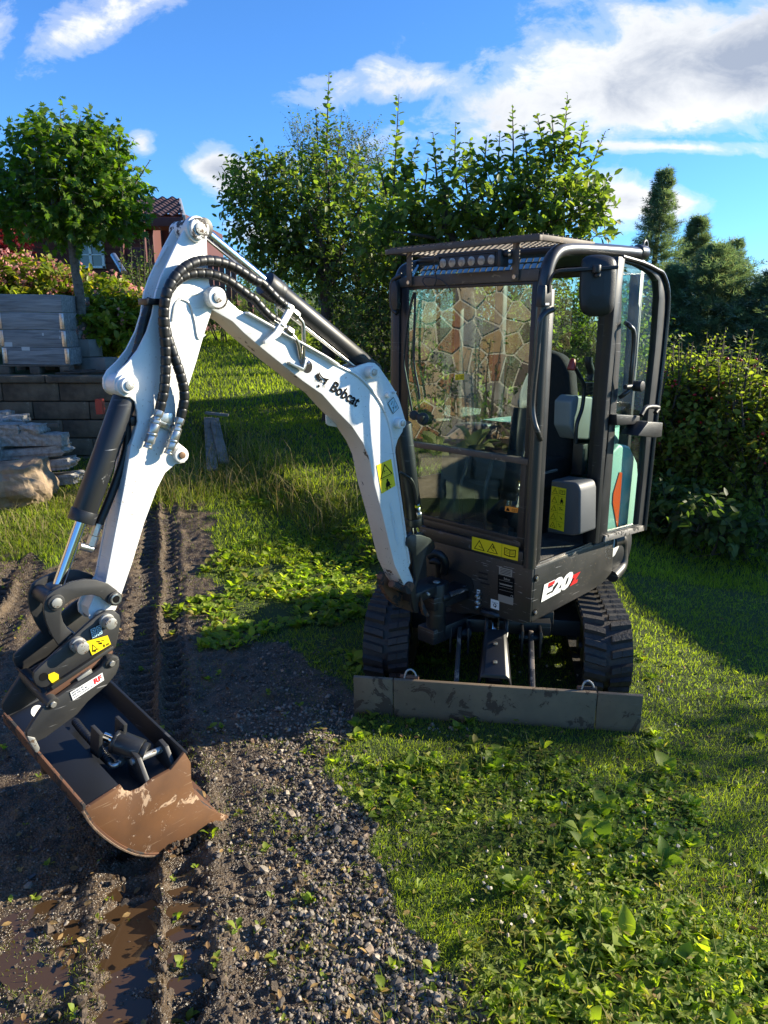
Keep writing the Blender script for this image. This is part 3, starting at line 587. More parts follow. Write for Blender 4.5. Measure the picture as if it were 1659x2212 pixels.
mb = MB(); c = onL(3, 1333, 982, .10); mb.cyl((c.x, .09, c.z), (c.x, .118, c.z), .012); c2 = onL(3, 1362, 968, .1); mb.cyl((c2.x, .095, c2.z), (c2.x, .118, c2.z), .005); mb.build('stub', WHITE, BOOM, .001)
mb = MB(); p = onL(3, 462, 482, .1); mb.cyl((p.x, .092, p.z), (p.x, .107, p.z), .040, n=24); mb.build('grease_ring', GREASE, BOOM, .002)
# lug plate under the boom (far side), cut-out for the steel pipes, top flange
mb = plate(tr(3, [(1020,1085),(1070,1040),(1100,1100),(1150,1160),(1035,1140),(1022,1130)], .0), .0, .006); mb.build('bracket', WHITE, BOOM, .001)
mb = MB(); e = onL(3, 925, 838, .106); mb.cyl((e.x, .1045, e.z), (e.x, .1062, e.z), .024, n=24); mb.build('pipe_port', mat('dark_opening', (.006, .006, .006), .9), BOOM)
mb = MB(); fl = tr(3, [(610,560),(840,690),(1000,778),(1075,826)], .113)
for i in range(len(fl)-1): mb.bar(fl[i], fl[i+1], .03, .007)
mb.build('top_flange', WHITE, BOOM, .0015)
# ---------- arm
armN = tr(1, [(1128,834),(1100,842),(1065,900),(1020,985),(975,1080),(935,1165),(905,1255),(885,1380),(855,1480),(800,1590),(745,1660),(690,1712),(664,1760),(668,1822),(700,1850),(750,1862),(785,1890),(798,1950),(802,2010),(785,2070),(760,2150)], .095) + \
       tr(2, [(625,250),(600,400),(560,600),(512,850),(455,925),(428,985),(432,1028),(462,1052),(520,1015),(560,985),(590,905),(640,760),(700,560),(760,400),(800,322),(850,280),(895,272),(905,235),(895,200),(868,180),(855,160)], .095) + \
       tr(1, [(1015,2070),(1040,1980),(1085,1830),(1140,1660),(1185,1500),(1222,1390),(1238,1335),(1238,1260),(1215,1200),(1206,1080),(1200,940),(1205,880),(1180,838)], .095)
core = tr(1, [(1185,900),(1120,960),(1060,1080),(1000,1220),(975,1360),(950,1500),(900,1620),(850,1730),(830,1850),(815,1960),(800,2080),(765,2150)], .095) + \
       tr(2, [(628,250),(603,400),(563,600),(516,850),(470,925),(440,985),(445,1025),(465,1045),(518,1008),(556,980),(586,900),(636,755),(696,556),(756,396),(796,318)], .095) + tr(1, [(1020,2080),(1035,1980),(1080,1830),(1135,1660),(1180,1500),(1216,1390)], .095)
ARM = plate(armN, .095, .011).build('arm', WHITE, EX, .0022)
plate(armN, .016, .011).build('arm_plate', WHITE, ARM, .002)
plate(core, .084, .068).build('arm_box', WHITE, ARM)
c1, _ = boss('pin_boss', 1, 1163, 884, .034, -.02, .125, ARM, wearmat('chipped_boss_paint', (.78, .78, .75), (.06, .05, .045), .50, 30, .4), .56)
mb = MB(); mb.cyl((c1.x, .085, c1.z), (c1.x, .110, c1.z), .041, n=24); mb.build('boss_collar', WHITE, ARM, .003)
boss('pin_boss', 1, 752, 1795, .026, -.015, .125, ARM, WHITE, .58); p = onL(1, 735, 1795, .095); mb = MB(); mb.cyl((p.x, -.005, p.z), (p.x, .107, p.z), .037, n=26); mb.build('boss_collar', WHITE, ARM, .003)
cE, oE = boss('lifting_ear_ring', 2, 881, 236, .026, .02, .112, ARM, WHITE, .46, mat('brown_bushing', (.20, .12, .07), .5, .6))
for q in (smooth_path(tr(1, [(1045,1290),(1100,1320),(1130,1420),(1150,1520),(1190,1500)], .0965), 5), smooth_path(tr(1, [(1000,1420),(1020,1320),(1075,1280),(1170,1255)], .0965), 5), tr(1, [(905,1100),(955,1010),(970,985)], .02)):
    mb = MB(); mb.tube(q, .004, 6); mb.build('weld_rib', WHITE, ARM)
RIB = tr(2, [(800,325),(700,562),(640,762),(592,905)], .095); 
# ---------- cylinders
def cylinder(name, p0, p1, split, r, rr, eye_r=None, tubes=True, m=BLACK):
    p0, p1 = Vector(p0), Vector(p1); d = (p1-p0).normalized(); ps = p0+(p1-p0)*split
    mb = MB(); mb.cyl(p0, ps, r, n=28); mb.cyl(ps-d*.035, ps+d*.004, r*1.09, n=28)
    o = mb.build(name, m, EX, .002)
    mb = MB(); mb.cyl(ps, p1, rr, n=24); mb.build('piston_rod', CHROME, o)
    if eye_r:
        mb = MB(); mb.cyl(p1-Vector((0, .028, 0)), p1+Vector((0, .028, 0)), eye_r, n=20); mb.build('rod_eye', m, o, .002)
    return o
pa = onL(1, 1150, 885, .05); pb = onL(3, 1267, 866, .05)
cy = cylinder('arm_cylinder', pb, onL(1, 1163, 884, .05), .64, .040, .019, .033)
mb = MB(); a0 = pb+(pa-pb)*.12+Vector((0, .0, .0)); up = Vector((0, 0, 1)); dd = (pa-pb).normalized(); off = (up-dd*up.dot(dd)).normalized()
mb.tube([pb+(pa-pb)*.10-off*.045+Vector((0, .02, 0)), pb+(pa-pb)*.60-off*.047+Vector((0, .02, 0))], .007); mb.build('feed_pipe', ZINC, cy)
mb = MB(); q = pb+(pa-pb)*.63; mb.cyl(q-dd*.012, q+dd*.045, .046, n=26); mb.build('gland_nut', BLACK, cy, .002)
bc0 = onL(1, 752, 1795, .05); bc1 = onL(2, 268, 905, .05)
bcyl = cylinder('bucket_cylinder', bc0, bc1, .655, .039, .018, .034, m=wearmat('scraped_black_cylinder', (.020, .021, .023), (.17, .17, .16), .66, 13, .34, scratch=(.5, .5, .5)))
d_ = (bc1-bc0).normalized(); s_ = Vector((-d_.z, 0, d_.x)); s_ = s_ if s_.x < 0 else -s_
mb = MB(); mb.tube(smooth_path([bc0+d_*.12+s_*.035, bc0+d_*.2+s_*.062, bc0+d_*.34+s_*.066, bc0+d_*.46+s_*.060], 5), .014, 10); mb.build('supply_hose', HOSE, bcyl)
mb = MB(); q = bc0+d_*.46+s_*.058; mb.cyl(q, q+d_*.04, .013, n=6); mb.cyl(q+d_*.042, q+d_*.075, .016, n=6); mb.cyl(q+d_*.075, q+d_*.09, .010); mb.cyl(q+d_*.085+s_*.01, q+d_*.085-s_*.035, .012); mb.build('hose_fitting', ZINC, bcyl)
mb = MB(); q = bc0+d_*.10+s_*.055; mb.box(q, (.05, .05, .03)); mb.cyl(q+Vector((0, -.03, 0)), q+Vector((0, .04, 0)), .009, n=6); mb.build('port_block', BLACK, bcyl, .003)
oc0 = onL(3, 1412, 1128, .05); oc1 = onL(9, 640, 262, .05)
boomc = cylinder('boom_cylinder', oc0, oc1, .87, .040, .021, .034)
mb = MB(); mb.tube(smooth_path([onL(4, 165, 1340, .095), onL(4, 230, 1390, .10), onL(4, 255, 1500, .10), onL(4, 262, 1560, .10)], 6), .008, 8); mb.build('supply_hose', HOSE, boomc)
mb = MB(); q0 = onL(4, 258, 1505, .10); q1 = onL(4, 268, 1580, .10); mb.cyl(q0, q1, .010, n=6); mb.cyl(q0+(q1-q0)*.55, q0+(q1-q0)*.9, .014, n=6); mb.build('hose_fitting', ZINC, boomc)
mb = MB(); mb.cyl(onL(4, 257, 1512, .1), onL(4, 258, 1522, .1), .0125); mb.build('yellow_tape', YEL, boomc)
# ---------- spiral wrapped hoses
def wrap_hose(name, pts, r, pitch=.030):
    P = smooth_path(pts, 14); L = [0]
    for i in range(1, len(P)): L.append(L[-1]+(P[i]-P[i-1]).length)
    n = int(L[-1]/.0042); Q = []; s = []
    j = 0
    for i in range(n+1):
        t = L[-1]*i/n
        while j < len(L)-2 and L[j+1] < t: j += 1
        Q.append(P[j].lerp(P[j+1], (t-L[j])/max(1e-6, L[j+1]-L[j]))); s.append(t)
    mb = MB(); mb.tube(Q, r, 12, radf=lambda i: r*(1-.09*(1 if (s[i] % pitch) < .0042 else 0)+.05*((s[i] % pitch)/pitch)))
    return mb.build(name, HOSE, EX)
h1 = [onL(1,925,1945,.118), onL(1,955,1800,.128), onL(1,962,1600,.135), onL(1,950,1400,.145), onL(1,975,1240,.155), onL(1,1060,1120,.15), onL(1,1180,1070,.14), onL(1,1330,1095,.13), onL(1,1480,1185,.125), onL(3,690,410,.12), onL(3,765,487,.12), onL(3,805,520,.118)]
h2 = [onL(1,1048,1985,.118), onL(1,1070,1860,.126), onL(1,1050,1740,.13), onL(1,1005,1610,.125), onL(1,965,1480,.118), onL(1,952,1340,.115), onL(1,990,1225,.115), onL(1,1080,1155,.115), onL(1,1200,1145,.115), onL(1,1320,1185,.12), onL(1,1450,1280,.12), onL(3,640,480,.12), onL(3,720,570,.12), onL(3,775,608,.118)]
wrap_hose('hydraulic_hose', h1, .0165); wrap_hose('hydraulic_hose', h2, .0165)
wrap_hose('hydraulic_hose', [onL(1,875,1290,.075), onL(1,840,1400,.07), onL(1,815,1500,.07), onL(1,785,1610,.065), onL(1,730,1700,.06)], .013)
wrap_hose('hydraulic_hose', [onL(1,890,1300,.05), onL(1,860,1400,.05), onL(1,835,1500,.045), onL(1,800,1610,.045), onL(1,760,1700,.05)], .013)
mb = MB(); mb.box(onL(1, 868, 1310, .07), (.05, .06, .02)); mb.build('hose_clamp', BLACK, EX, .002)
# quick couplings on the arm
mb = MB(); br = [onL(1,*q,.112) for q in ((870,1995),(905,1985),(1045,2045),(1040,2062),(1000,2060),(880,2015))]; mb.prism(br, (0, -.014, 0)); mb.box(onL(1, 965, 1995, .105), (.05, .014, .045)); mb.build('coupling_bracket', ZINC, ARM, .002)
for (t0, t1) in (((925,1940),(855,2160)), ((1048,1985),(975,2195))):
    p0, p1 = onL(1, *t0, .122), onL(1, *t1, .122); d = p1-p0; mb = MB()
    for f0, f1, r, n in ((0, .16, .0165, 6), (.16, .26, .012, 16), (.26, .36, .018, 6), (.36, .60, .0175, 16), (.60, .66, .0195, 16), (.66, .86, .0175, 6), (.86, .95, .013, 16), (.95, 1, .0150, 16)):
        mb.cyl(p0+d*f0, p0+d*f1, r, n=n)
    mb.build('quick_coupling', ZINC, ARM, .001)
# steel pipes on the boom
def pipe(pts, nm='steel_pipe'):
    mb = MB(); mb.tube(smooth_path(pts, 6), .0085, 10); o = mb.build(nm, mat('pipe_steel', (.52, .49, .44), .22, .95, var=.25, scale=30), BOOM)
    return o
pipe([onL(3,845,560,.118), onL(3,882,592,.12), onL(3,902,625,.12), onL(3,905,700,.118), onL(3,902,790,.110), onL(3,905,830,.10)])
pipe([onL(3,810,648,.118), onL(3,845,675,.12), onL(3,872,712,.12), onL(3,884,770,.115), onL(3,890,820,.10)])
for (p0, p1) in (((770,490),(880,585)), ((735,590),(850,670))):
    a_, b_ = onL(3, *p0, .12), onL(3, *p1, .12); d = b_-a_; mb = MB()
    for f0, f1, r, n in ((0, .35, .014, 6), (.35, .5, .017, 16), (.5, .62, .0135, 16), (.68, .95, .0175, 6)): mb.cyl(a_+d*f0, a_+d*f1, r, n=n)
    mb.build('hose_union', ZINC, BOOM, .001)
mb = MB(); w = [onL(3,*q,.135) for q in ((838,515),(858,528),(860,545),(785,680),(740,712),(708,722),(706,705),(760,655),(815,560))]; mb.prism(w, (0, -.012, 0)); mb.build('pipe_bracket', WHITE, BOOM, .0015)
mb = MB(); w = [onL(3,*q,.128) for q in ((835,812),(905,845),(918,790),(930,805),(915,850),(905,862),(838,828))]; mb.prism(w, (0, -.020, 0)); mb.build('pipe_clamp', ZINC, BOOM, .001)
mb = MB(); mb.cyl(onL(3, 930, 812, .13), onL(3, 925, 822, .118), .008, n=6); mb.build('bolt', ZINC, BOOM)
# ---------- linkage, coupler, tilting grading bucket
clink = [(345,270),(390,235),(430,212),(520,170),(620,150),(700,155),(790,185),(850,230),(885,280),(880,320),(845,345),(800,335),(765,310),(730,280),(670,262),(600,270),(520,300),(460,345),(445,400),(460,460),(490,505),(545,552),(430,638),(380,560),(340,470),(322,400),(320,330)]
cl_ = tr(8, clink, .120); LK = plate(cl_, .120, .013).build('curved_link', STEELB, EX, .002); plate(cl_, -.012, .013).build('curved_link', STEELB, EX, .002)
for nm, x, y, r in (('link_pin', 412, 320, .026), ('link_pin', 838, 292, .024)):
    c = onL(8, x, y, .128); mb = MB(); mb.cyl((c.x, -.03, c.z), (c.x, .128, c.z), r, n=26); o = mb.build(nm, STEELB, EX, .003)
    mb = MB(); mb.cyl((c.x, .126, c.z), (c.x, .133, c.z), r*.62, n=20); mb.build('pin_head', PINM if x == 412 else INK, o, .001)
    if x == 838: mb = MB(); mb.tube([(c.x+r*.62*math.cos(t), .131, c.z+r*.62*math.sin(t)) for t in np.linspace(0, 6.28, 20)], .004, 6); mb.build('snap_ring', ZINC, o)
cpl = tr(8, [(243,870),(248,828),(285,792),(640,470),(700,420),(765,382),(830,378),(868,410),(878,455),(860,560),(838,648),(820,655),(370,925),(300,936),(262,915)], .142)
CP = plate(cpl, .142, .014).build('coupler_plate', STEELB, EX, .002); plate(cpl, -.030, .014).build('coupler_plate', STEELB, EX, .002)
for x, y, r, L1 in ((812, 474, .019, .185), (605, 652, .020, .19)):
    c = onL(8, x, y, L1); mb = MB(); mb.cyl((c.x, -.045, c.z), (c.x, L1-.03, c.z), r*1.25, n=24); mb.cyl((c.x, L1-.03, c.z), (c.x, L1, c.z), r, n=24); mb.build('coupler_pin', PINM, EX, .002)
c = onL(8, 318, 858, .144); mb = MB(); mb.cyl((c.x, .142, c.z), (c.x, .1432, c.z), .013); mb.build('pin_hole', INK, CP)
# horizontal rust-edged deck between the coupler plates, wear bar
dk = tr(8, [(330,990),(822,662),(816,700),(350,1025)], .15); mb = plate(dk, .15, .20); mb.build('coupler_deck', RUSTB, EX, .002)
mb = plate(tr(8, [(370,928),(822,632),(828,655),(385,955)], .158), .158, .02); mb.build('deck_rail', STEELB, EX, .002)
dk2 = tr(8, [(560,872),(662,800),(672,826),(572,898)], .162); plate(dk2, .162, .012).build('lock_block', PINM, EX, .001)
mb = plate(tr(8, [(240,905),(345,1030),(330,985),(262,915)], .13), .13, .16); mb.build('deck_end', RUSTB, EX, .002)
TL = Vector((.05, -.56, .13))       # bucket width vector (tilted)
tw = TL.normalized()
rf = tr(8, [(868,740),(860,714),(820,704),(780,718),(742,780),(700,820),(560,905),(430,1002),(352,1022),(280,1130),(195,1262),(200,1300),(232,1345),(330,1300),(560,1130),(640,1035),(780,915),(842,838),(866,780)], .168)
RFP = MB().prism(rf, tw*.014).build('tilt_frame_plate', STEELB, EX, .002); MB().prism([p+tw*.165 for p in rf], tw*.014).build('tilt_frame_plate', STEELB, EX, .002)
mb = MB(); q = tr(8, [(200,1290),(255,1300),(290,1375),(285,1400),(262,1410),(215,1330)], .170); mb.prism(q, tw*.03); mb.build('hook_tip', PINM, EX, .002)
for x, y in ((812, 758), (385, 1055)):
    c = onL(8, x, y, .172); mb = MB(); mb.cyl(c, c+tw*.19, .021, n=22); o = mb.build('frame_pin', STEELB, EX, .002); mb = MB(); mb.cyl(c-tw*.006, c+tw*.004, .010, n=6); mb.build('bolt', PINM, o)
mb = MB(); f0 = tr(8, [(400,1010),(835,765),(845,790),(410,1040)], .16); mb.prism(f0, tw*.15); mb.build('tilt_frame_deck', STEELB, EX, .002)
# bucket shell
LN = .178
prof = tr(8, [(600,1830),(880,1650),(905,1690),(960,1700),(1030,1672),(1120,1600),(1240,1535),(1342,1408),(1385,1480),(1388,1600),(1412,1700),(1490,1800),(1600,1855),(1659,1872),(1662,1925),(1500,2055),(1250,2135),(1050,2152),(900,2110),(760,2020),(660,1925)], LN)
BK = MB().prism(prof, tw*.012).build('bucket', [RUSTY, STEELB], EX, .001)
edge = tr(8, [(600,1830),(660,1925),(760,2020),(900,2110),(1050,2152),(1250,2135),(1500,2055),(1662,1925)], LN)
def shell(pts, off, L, th, name, m, par, sm=True):
    pts = smooth_path(pts, 4) if sm else pts
    mb = MB(); n = len(pts); cen = sum(pts, Vector())/n
    ins = []
    for i, p in enumerate(pts):
        t = (pts[min(i+1, n-1)]-pts[max(i-1, 0)]).normalized(); nn = tw.cross(t).normalized()
        if nn.dot(INW-p) < 0: nn = -nn
        ins.append(p+nn*th)
    A = [p+off for p in pts]; B = [p+off+L for p in pts]; C_ = [p+off for p in ins]; D = [p+off+L for p in ins]
    mb.grid([A, B]); mb.grid([C_, D]); mb.grid([A, C_], False); mb.grid([B, D], False)
    mb.add([A[0], B[0], D[0], C_[0]], [(0,1,2,3)]); mb.add([A[-1], B[-1], D[-1], C_[-1]], [(0,1,2,3)])
    return mb.build(name, m, par)
INW = onL(8, 1100, 1800, LN)
shell(edge, tw*.0-tw*.006, TL+tw*.02, .010, 'curved_back', RUSTB, BK)
MB().prism([p+TL for p in prof], tw*.012).build('far_side_plate', STEELB, BK, .001)
# flat top: rear plate over the back, sunken trough in front for the tilt cylinder
nb, nm_, nf = prof[0], prof[1], prof[7]; upv = Vector((0, 0, 1)); upb = (upv-tw*upv.dot(tw)).normalized()
mb = MB(); mb.prism([nb-upb*.006, nm_-upb*.006, nm_-upb*.014, nb-upb*.014], TL); mb.build('top_plate', BLACK, BK, .001)
mb = MB(); mb.prism([nb+upb*.022, nb-upb*.02, nb-upb*.02+Vector((-.010, 0, 0)), nb+upb*.022+Vector((-.010, 0, 0))], TL); mb.build('rear_rim', RUSTB, BK, .001)
fl_ = nm_+(nf-nm_)*.1-upb*.085; fr_ = nf+(nm_-nf)*.05-upb*.075
mb = MB(); mb.prism([nm_-upb*.014, fl_, fr_, nf, nf+Vector((-.010, 0, 0)), fr_-upb*.012+Vector((-.01, 0, 0)), fl_-upb*.012, nm_-upb*.026], TL); mb.build('trough', BLACK, BK, .001)
# front (inner) wall of the shell with the cutting lip
inner = tr(8, [(1342,1408),(1385,1480),(1388,1600),(1412,1700),(1490,1800),(1600,1855)], LN)
mb = MB(); A = smooth_path(inner, 4); mb.grid([A, [p+TL for p in A]]); mb.build('front_wall', RUSTB, BK)
mb = MB(); lp = [onL(8,1500,2062,LN), onL(8,1662,1930,LN), onL(8,1690,1893,LN), onL(8,1600,1950,LN)]; mb.prism([p+tw*-.012 for p in lp], TL+tw*.03); mb.build('cutting_edge', RUSTB, BK, .001)
mb = MB(); mb.tube([p-tw*.002 for p in smooth_path(edge, 3)], .0055, 6); mb.build('edge_weld', mat('worn_edge', (.30, .20, .13), .5, .2, bump=.6, bscale=150, var=.5, scale=30), BK)
cr = []
for i in range(260):
    t = rnd.random(); p = lp[0].lerp(lp[1], rnd.random()).lerp(lp[3], rnd.random()*.8)+TL*(rnd.random()**2*.25)+Vector((0, 0, .004)); cr.append(p)
for i in range(120):
    k = rnd.randrange(len(edge)-3, len(edge)-1); p = edge[k].lerp(edge[k+1], rnd.random())+(INW-edge[k]).normalized()*rnd.random()**2*.05+Vector((0, .010, 0)); cr.append(p)
cr = np.array([list(p) for p in cr]); V_, F_ = scatter(IV, IF, cr, basis(rand_dirs(len(cr)), rand_dirs(len(cr))), .003+.006*rng.random(len(cr))); o = fast_mesh('caked_soil', V_, F_, MATS['crumbly_mud'], parent=BK); o['kind'] = 'stuff'
# tilt cylinder with ears, hose and spring guard inside the trough
tc0 = onL(8, 775, 1165, -.02); tc1 = onL(8, 1085, 1420, .095); tc0.z = tc1.z+.055
mb = MB(); d = tc1-tc0; mb.cyl(tc0+d*.12, tc0+d*.80, .042, n=26); mb.cyl(tc0+d*.14, tc0+d*.22, .045, n=26); mb.cyl(tc0+d*.80, tc0+d*.93, .036, n=20); TC = mb.build('tilt_cylinder', BLACK, EX, .003)
mb = MB(); mb.cyl(tc0-d*.12, tc0+d*.12, .016, n=18); mb.build('piston_rod', CHROME, TC)
for sgn in (-1, 1):
    e0 = tc1+Vector((sgn*.045, 0, 0)); mb = MB(); yv = tw
    mb.prism([e0+upb*.025-yv*.02, e0+upb*.03+yv*.02, e0-upb*.02+yv*.05, e0-upb*.10-yv*.0, e0-upb*.10-yv*.10, e0-upb*.04-yv*.085], Vector((sgn*.016, 0, 0))); mb.build('cylinder_ear', STEELB, TC, .002)
    e0 = tc0+Vector((sgn*.038, 0, 0)); mb = MB(); mb.prism([e0+upb*.06+yv*.03, e0+upb*.06-yv*.03, e0-upb*.05-yv*.025, e0-upb*.06+yv*.03], Vector((sgn*.014, 0, 0))); mb.build('cylinder_ear', STEELB, TC, .002)
mb = MB(); mb.cyl(tc1+Vector((.07, 0, 0)), tc1-Vector((.07, 0, 0)), .012); mb.build('ear_pin', PINM, TC)
hz = lambda x, y, dz=0: onZ(8, x, y, tc1.z+dz)
wh = wrap_hose('tilt_hose', [hz(545, 1180, .03), hz(600, 1250, .03), hz(680, 1340, .01), hz(740, 1420, -.01), hz(800, 1480, -.02)], .015, .014)
mb = MB(); mb.tube(smooth_path([hz(790,1475,-.02), hz(815,1500,-.025), hz(850,1490,-.025), hz(900,1450,-.02), hz(960,1410,-.01)], 5), .011, 10); q0, q1 = hz(865,1482,-.024), hz(905,1445,-.02); mb.cyl(q0, q1, .016, n=6); mb.cyl(hz(755,1345,.0), hz(815,1320,.0), .014, n=6); mb.build('hose_fitting', ZINC, EX)
q = onZ(8, 325, 1470, prof[0].z+.055); mb = MB(); mb.cyl(q, q-upb*.05, .013); mb.build('rusty_stud', RUSTY, BK, .001)
mb = MB(); q = onL(8, 270, 1110, .02); mb.cyl(q, q+Vector((0, .004, .003)), .020, n=24); mb.build('round_tag', STW, BK)
# ---------- swing mount
SW = MB(); 
m1 = tr(9, [(560,260),(590,235),(680,235),(760,262),(800,300),(805,345),(770,395),(730,420),(735,600),(660,640),(640,700),(665,905),(645,920),(620,900),(600,790),(590,740),(640,640),(610,400),(565,330)], .12)
SW.prism(m1, (0, -.018, 0)); SW.prism([p+Vector((0, -.145, 0)) for p in m1], (0, -.018, 0))
kc = onL(9, 790, 690, .05); SW.prism([(kc.x+.2, .11, kc.z-.02), (kc.x+.2, -.03, kc.z-.02), (kc.x-.06, -.02, kc.z-.02), (kc.x-.06, .1, kc.z-.02)], (0, 0, .05))
SWO = SW.build('swing_bracket', BLACK, EX, .004)
mb = MB(); mb.cyl((kc.x, kc.y+.02, kc.z-.26), (kc.x, kc.y+.02, kc.z+.03), .050, n=28); mb.build('king_post', BLACK, SWO, .004)
mb = MB(); mb.cyl((kc.x, kc.y+.02, kc.z+.03), (kc.x, kc.y+.02, kc.z+.035), .018, n=20); c = onL(9, 735, 742, .12); mb.cyl(c, c+Vector((.01, .02, 0)), .008, n=6); mb.build('pin_cap', PINM, SWO, .001)
mb = MB(); mb.bx(kc.x-.34, kc.x+.06, .0, .11, kc.z-.10, kc.z-.03); mb.bx(kc.x-.34, kc.x+.06, .0, .11, kc.z-.28, kc.z-.2); mb.build('swing_yoke', BLACK, SWO, .006)
mb = MB(); bl = tr(9, [(355,560),(330,620),(345,680),(372,740),(420,810),(500,870),(600,905),(640,920),(660,905),(640,860),(610,800),(540,760),(440,700),(400,620)], .03); mb.prism(bl, (0, -.03, 0)); mb.prism([p+Vector((0, .07, 0)) for p in tr(9, [(590,740),(610,790),(640,860),(665,905),(650,920),(620,900),(595,830)], .05)], (0, -.02, 0)); mb.build('lower_guard', RUSTB, SWO, .003)
mb = MB(); q0, q1 = onL(9, 600, 640, .09), onL(9, 1000, 640, .09); c = onL(9, 560, 690, .1); mb.cyl((c.x, -.05, c.z), (c.x, .12, c.z), .03); mb.cyl(onL(9,420,660,.08), onL(9,575,720,.08), .018); mb.build('base_pin', RUSTB, SWO, .002)
s0, s1 = onY(9, 850, 790, (wld((kc.x, .11, 0)).y)), onA(9, 1120, 690, .64); mb = MB(); mb.cyl(s0, s0+(s1-s0)*.22, .024); o = mb.build('swing_cylinder', BLACK, EX, .002); mb = MB(); mb.cyl(s0+(s1-s0)*.18, s1+(s1-s0)*.2, .0165, n=20); mb.build('piston_rod', CHROME, o)
mb = MB(); hp = tra(9, [(750,400),(800,378),(850,390),(885,430),(900,500),(885,540),(870,440),(830,410),(770,420)], .72); mb.tube(smooth_path([onA(9,740,420,.78), onA(9,800,395,.76), onA(9,860,420,.74), onA(9,890,480,.72), onA(9,880,560,.69)], 6), .022, 10); mb.tube(smooth_path([onA(9,720,330,.80), onA(9,640,420,.84), onA(9,600,520,.84), onA(9,640,600,.80)], 6), .016, 10); mb.tube(smooth_path([onA(9,760,460,.70), onA(9,830,480,.68), onA(9,830,620,.66), onA(9,760,640,.68)], 6), .018, 10); mb.build('boom_hose_bundle', HOSE, EX)
# ---------- upper structure: platform, skirts, counterweight
side = [Vector((p[0], .49, p[1])) for p in ((.655,.735),(.665,.47),(.655,.452),(.12,.475),(.0,.487),(-.10,.53),(-.10,.745),(.02,.735))]
mb = MB(); mb.prism(side, (0, -.98, 0)); PL = mb.build('platform', BLACKS, EX, .012, 3)
for p in PL.data.polygons: pass
fp = [Vector((.655, y, z)) for y, z in ((.488,.735),(.488,.46),(.44,.44),(.30,.43),(.12,.40),(-.05,.34),(-.35,.33),(-.488,.40),(-.488,.735))]
mb = MB(); mb.prism(fp, (.012, 0, 0)); FP = mb.build('front_panel', BLACKS, EX, .004)
mb = MB(); mb.prism(tra(9, [(860,520),(1000,545),(1120,610),(1140,680),(1110,780),(1000,770),(850,740)], .669), (.002, 0, 0)); mb.build('swing_opening', mat('dark_opening', (.006, .006, .006), .9), FP)
mb = MB()
for (x, y) in ((1185,560),(1185,605),(1200,650)):
    p = onA(9, x, y, .669); q = onA(9, x+75, y+18, .669); mb.bar(p, q, .004, .007)
mb.build('vent_slots', mat('dark_opening', (.006, .006, .006), .9), FP)
for z0 in (.70,):
    pass
for (k, x, y) in ((5, 972, 480), (5, 965, 652)):
    c = onL(k, x, y, .492); mb = MB(); mb.cyl(c, c+Vector((0, .002, 0)), .018, n=20); o = mb.build('bolt_recess', INK, PL); mb = MB(); mb.cyl(c, c+Vector((0, .008, 0)), .009, n=6); mb.build('bolt', ZINC, o)
mb = MB(); mb.cyl((-.28, 0, .36), (-.28, 0, .36), .1); 
cw = [Vector((.02+ .0, .47, 0))]
def rounded_tail(z0, z1, r, a0=-.02, bulge=.0, rows=10, name='x', m=MINT, w=.47, parent=EX, seg=26):
    mb = MB(); R_ = []
    for i in range(rows+1):
        f = i/rows; z = z0+(z1-z0)*f; k = r*(1-bulge*(2*f-1)**2) if bulge else r
        row = [(a0, w*min(1, k/r+.03), z)]
        for j in range(seg+1):
            t = math.radians(90+180*j/seg); ca, sa = math.cos(t), math.sin(t); e = .62
            x = abs(ca)**e*(1 if ca > 0 else -1); y = abs(sa)**e*(1 if sa > 0 else -1)
            row.append((a0+x*k*.92, y*w*(k/r), z))
        row.append((a0, -w*min(1, k/r+.03), z)); R_.append(row)
    mb.grid(R_); mb.add(R_[0], [list(range(len(row)))]); mb.add(R_[-1], [list(range(len(row)))[::-1]]); return mb.build(name, m, parent)
TAIL = rounded_tail(.78, 1.30, .60, -.02, .16, name='engine_cover', m=MINT, w=.45)
rounded_tail(.74, .80, .585, -.02, name='white_belt', m=WHITE, w=.46); rounded_tail(.50, .745, .58, -.04, .05, name='counterweight', m=BLACK, w=.485)
side_cov = [Vector((p[0], .485, p[1])) for p in ((.10,.745),(.10,1.10),(.02,1.20),(-.08,1.245),(-.20,1.22),(-.30,1.12),(-.35,.95),(-.33,.80),(-.30,.745))]
mb = MB(); mb.prism(side_cov, (0, -.08, 0)); mb.build('side_cover', MINT, EX, .02, 3)
mb = MB(); tri = [onL(4, x, y, .488) for x, y in ((1313,1338),(1326,1342),(1305,1628),(1298,1618),(1277,1500),(1280,1450))]; mb.prism(tri, (0, .0015, 0)); mb.build('reflector', ORANGE, EX)
mb = MB(); mb.prism([onL(4, x, y, .49) for x, y in ((1232,1690),(1320,1665),(1312,1730),(1290,1775),(1262,1800),(1240,1790))], (0, -.06, 0)); mb.build('tail_corner', WHITE, EX, .006)
mb = MB(); mb.tube(smooth_path([(-.10,.47,.70),(-.22,.46,.69),(-.26,.45,.62),(-.25,.46,.53),(-.12,.48,.50)], 5), .035, 12); mb.build('corner_bumper', BLACKS, EX)
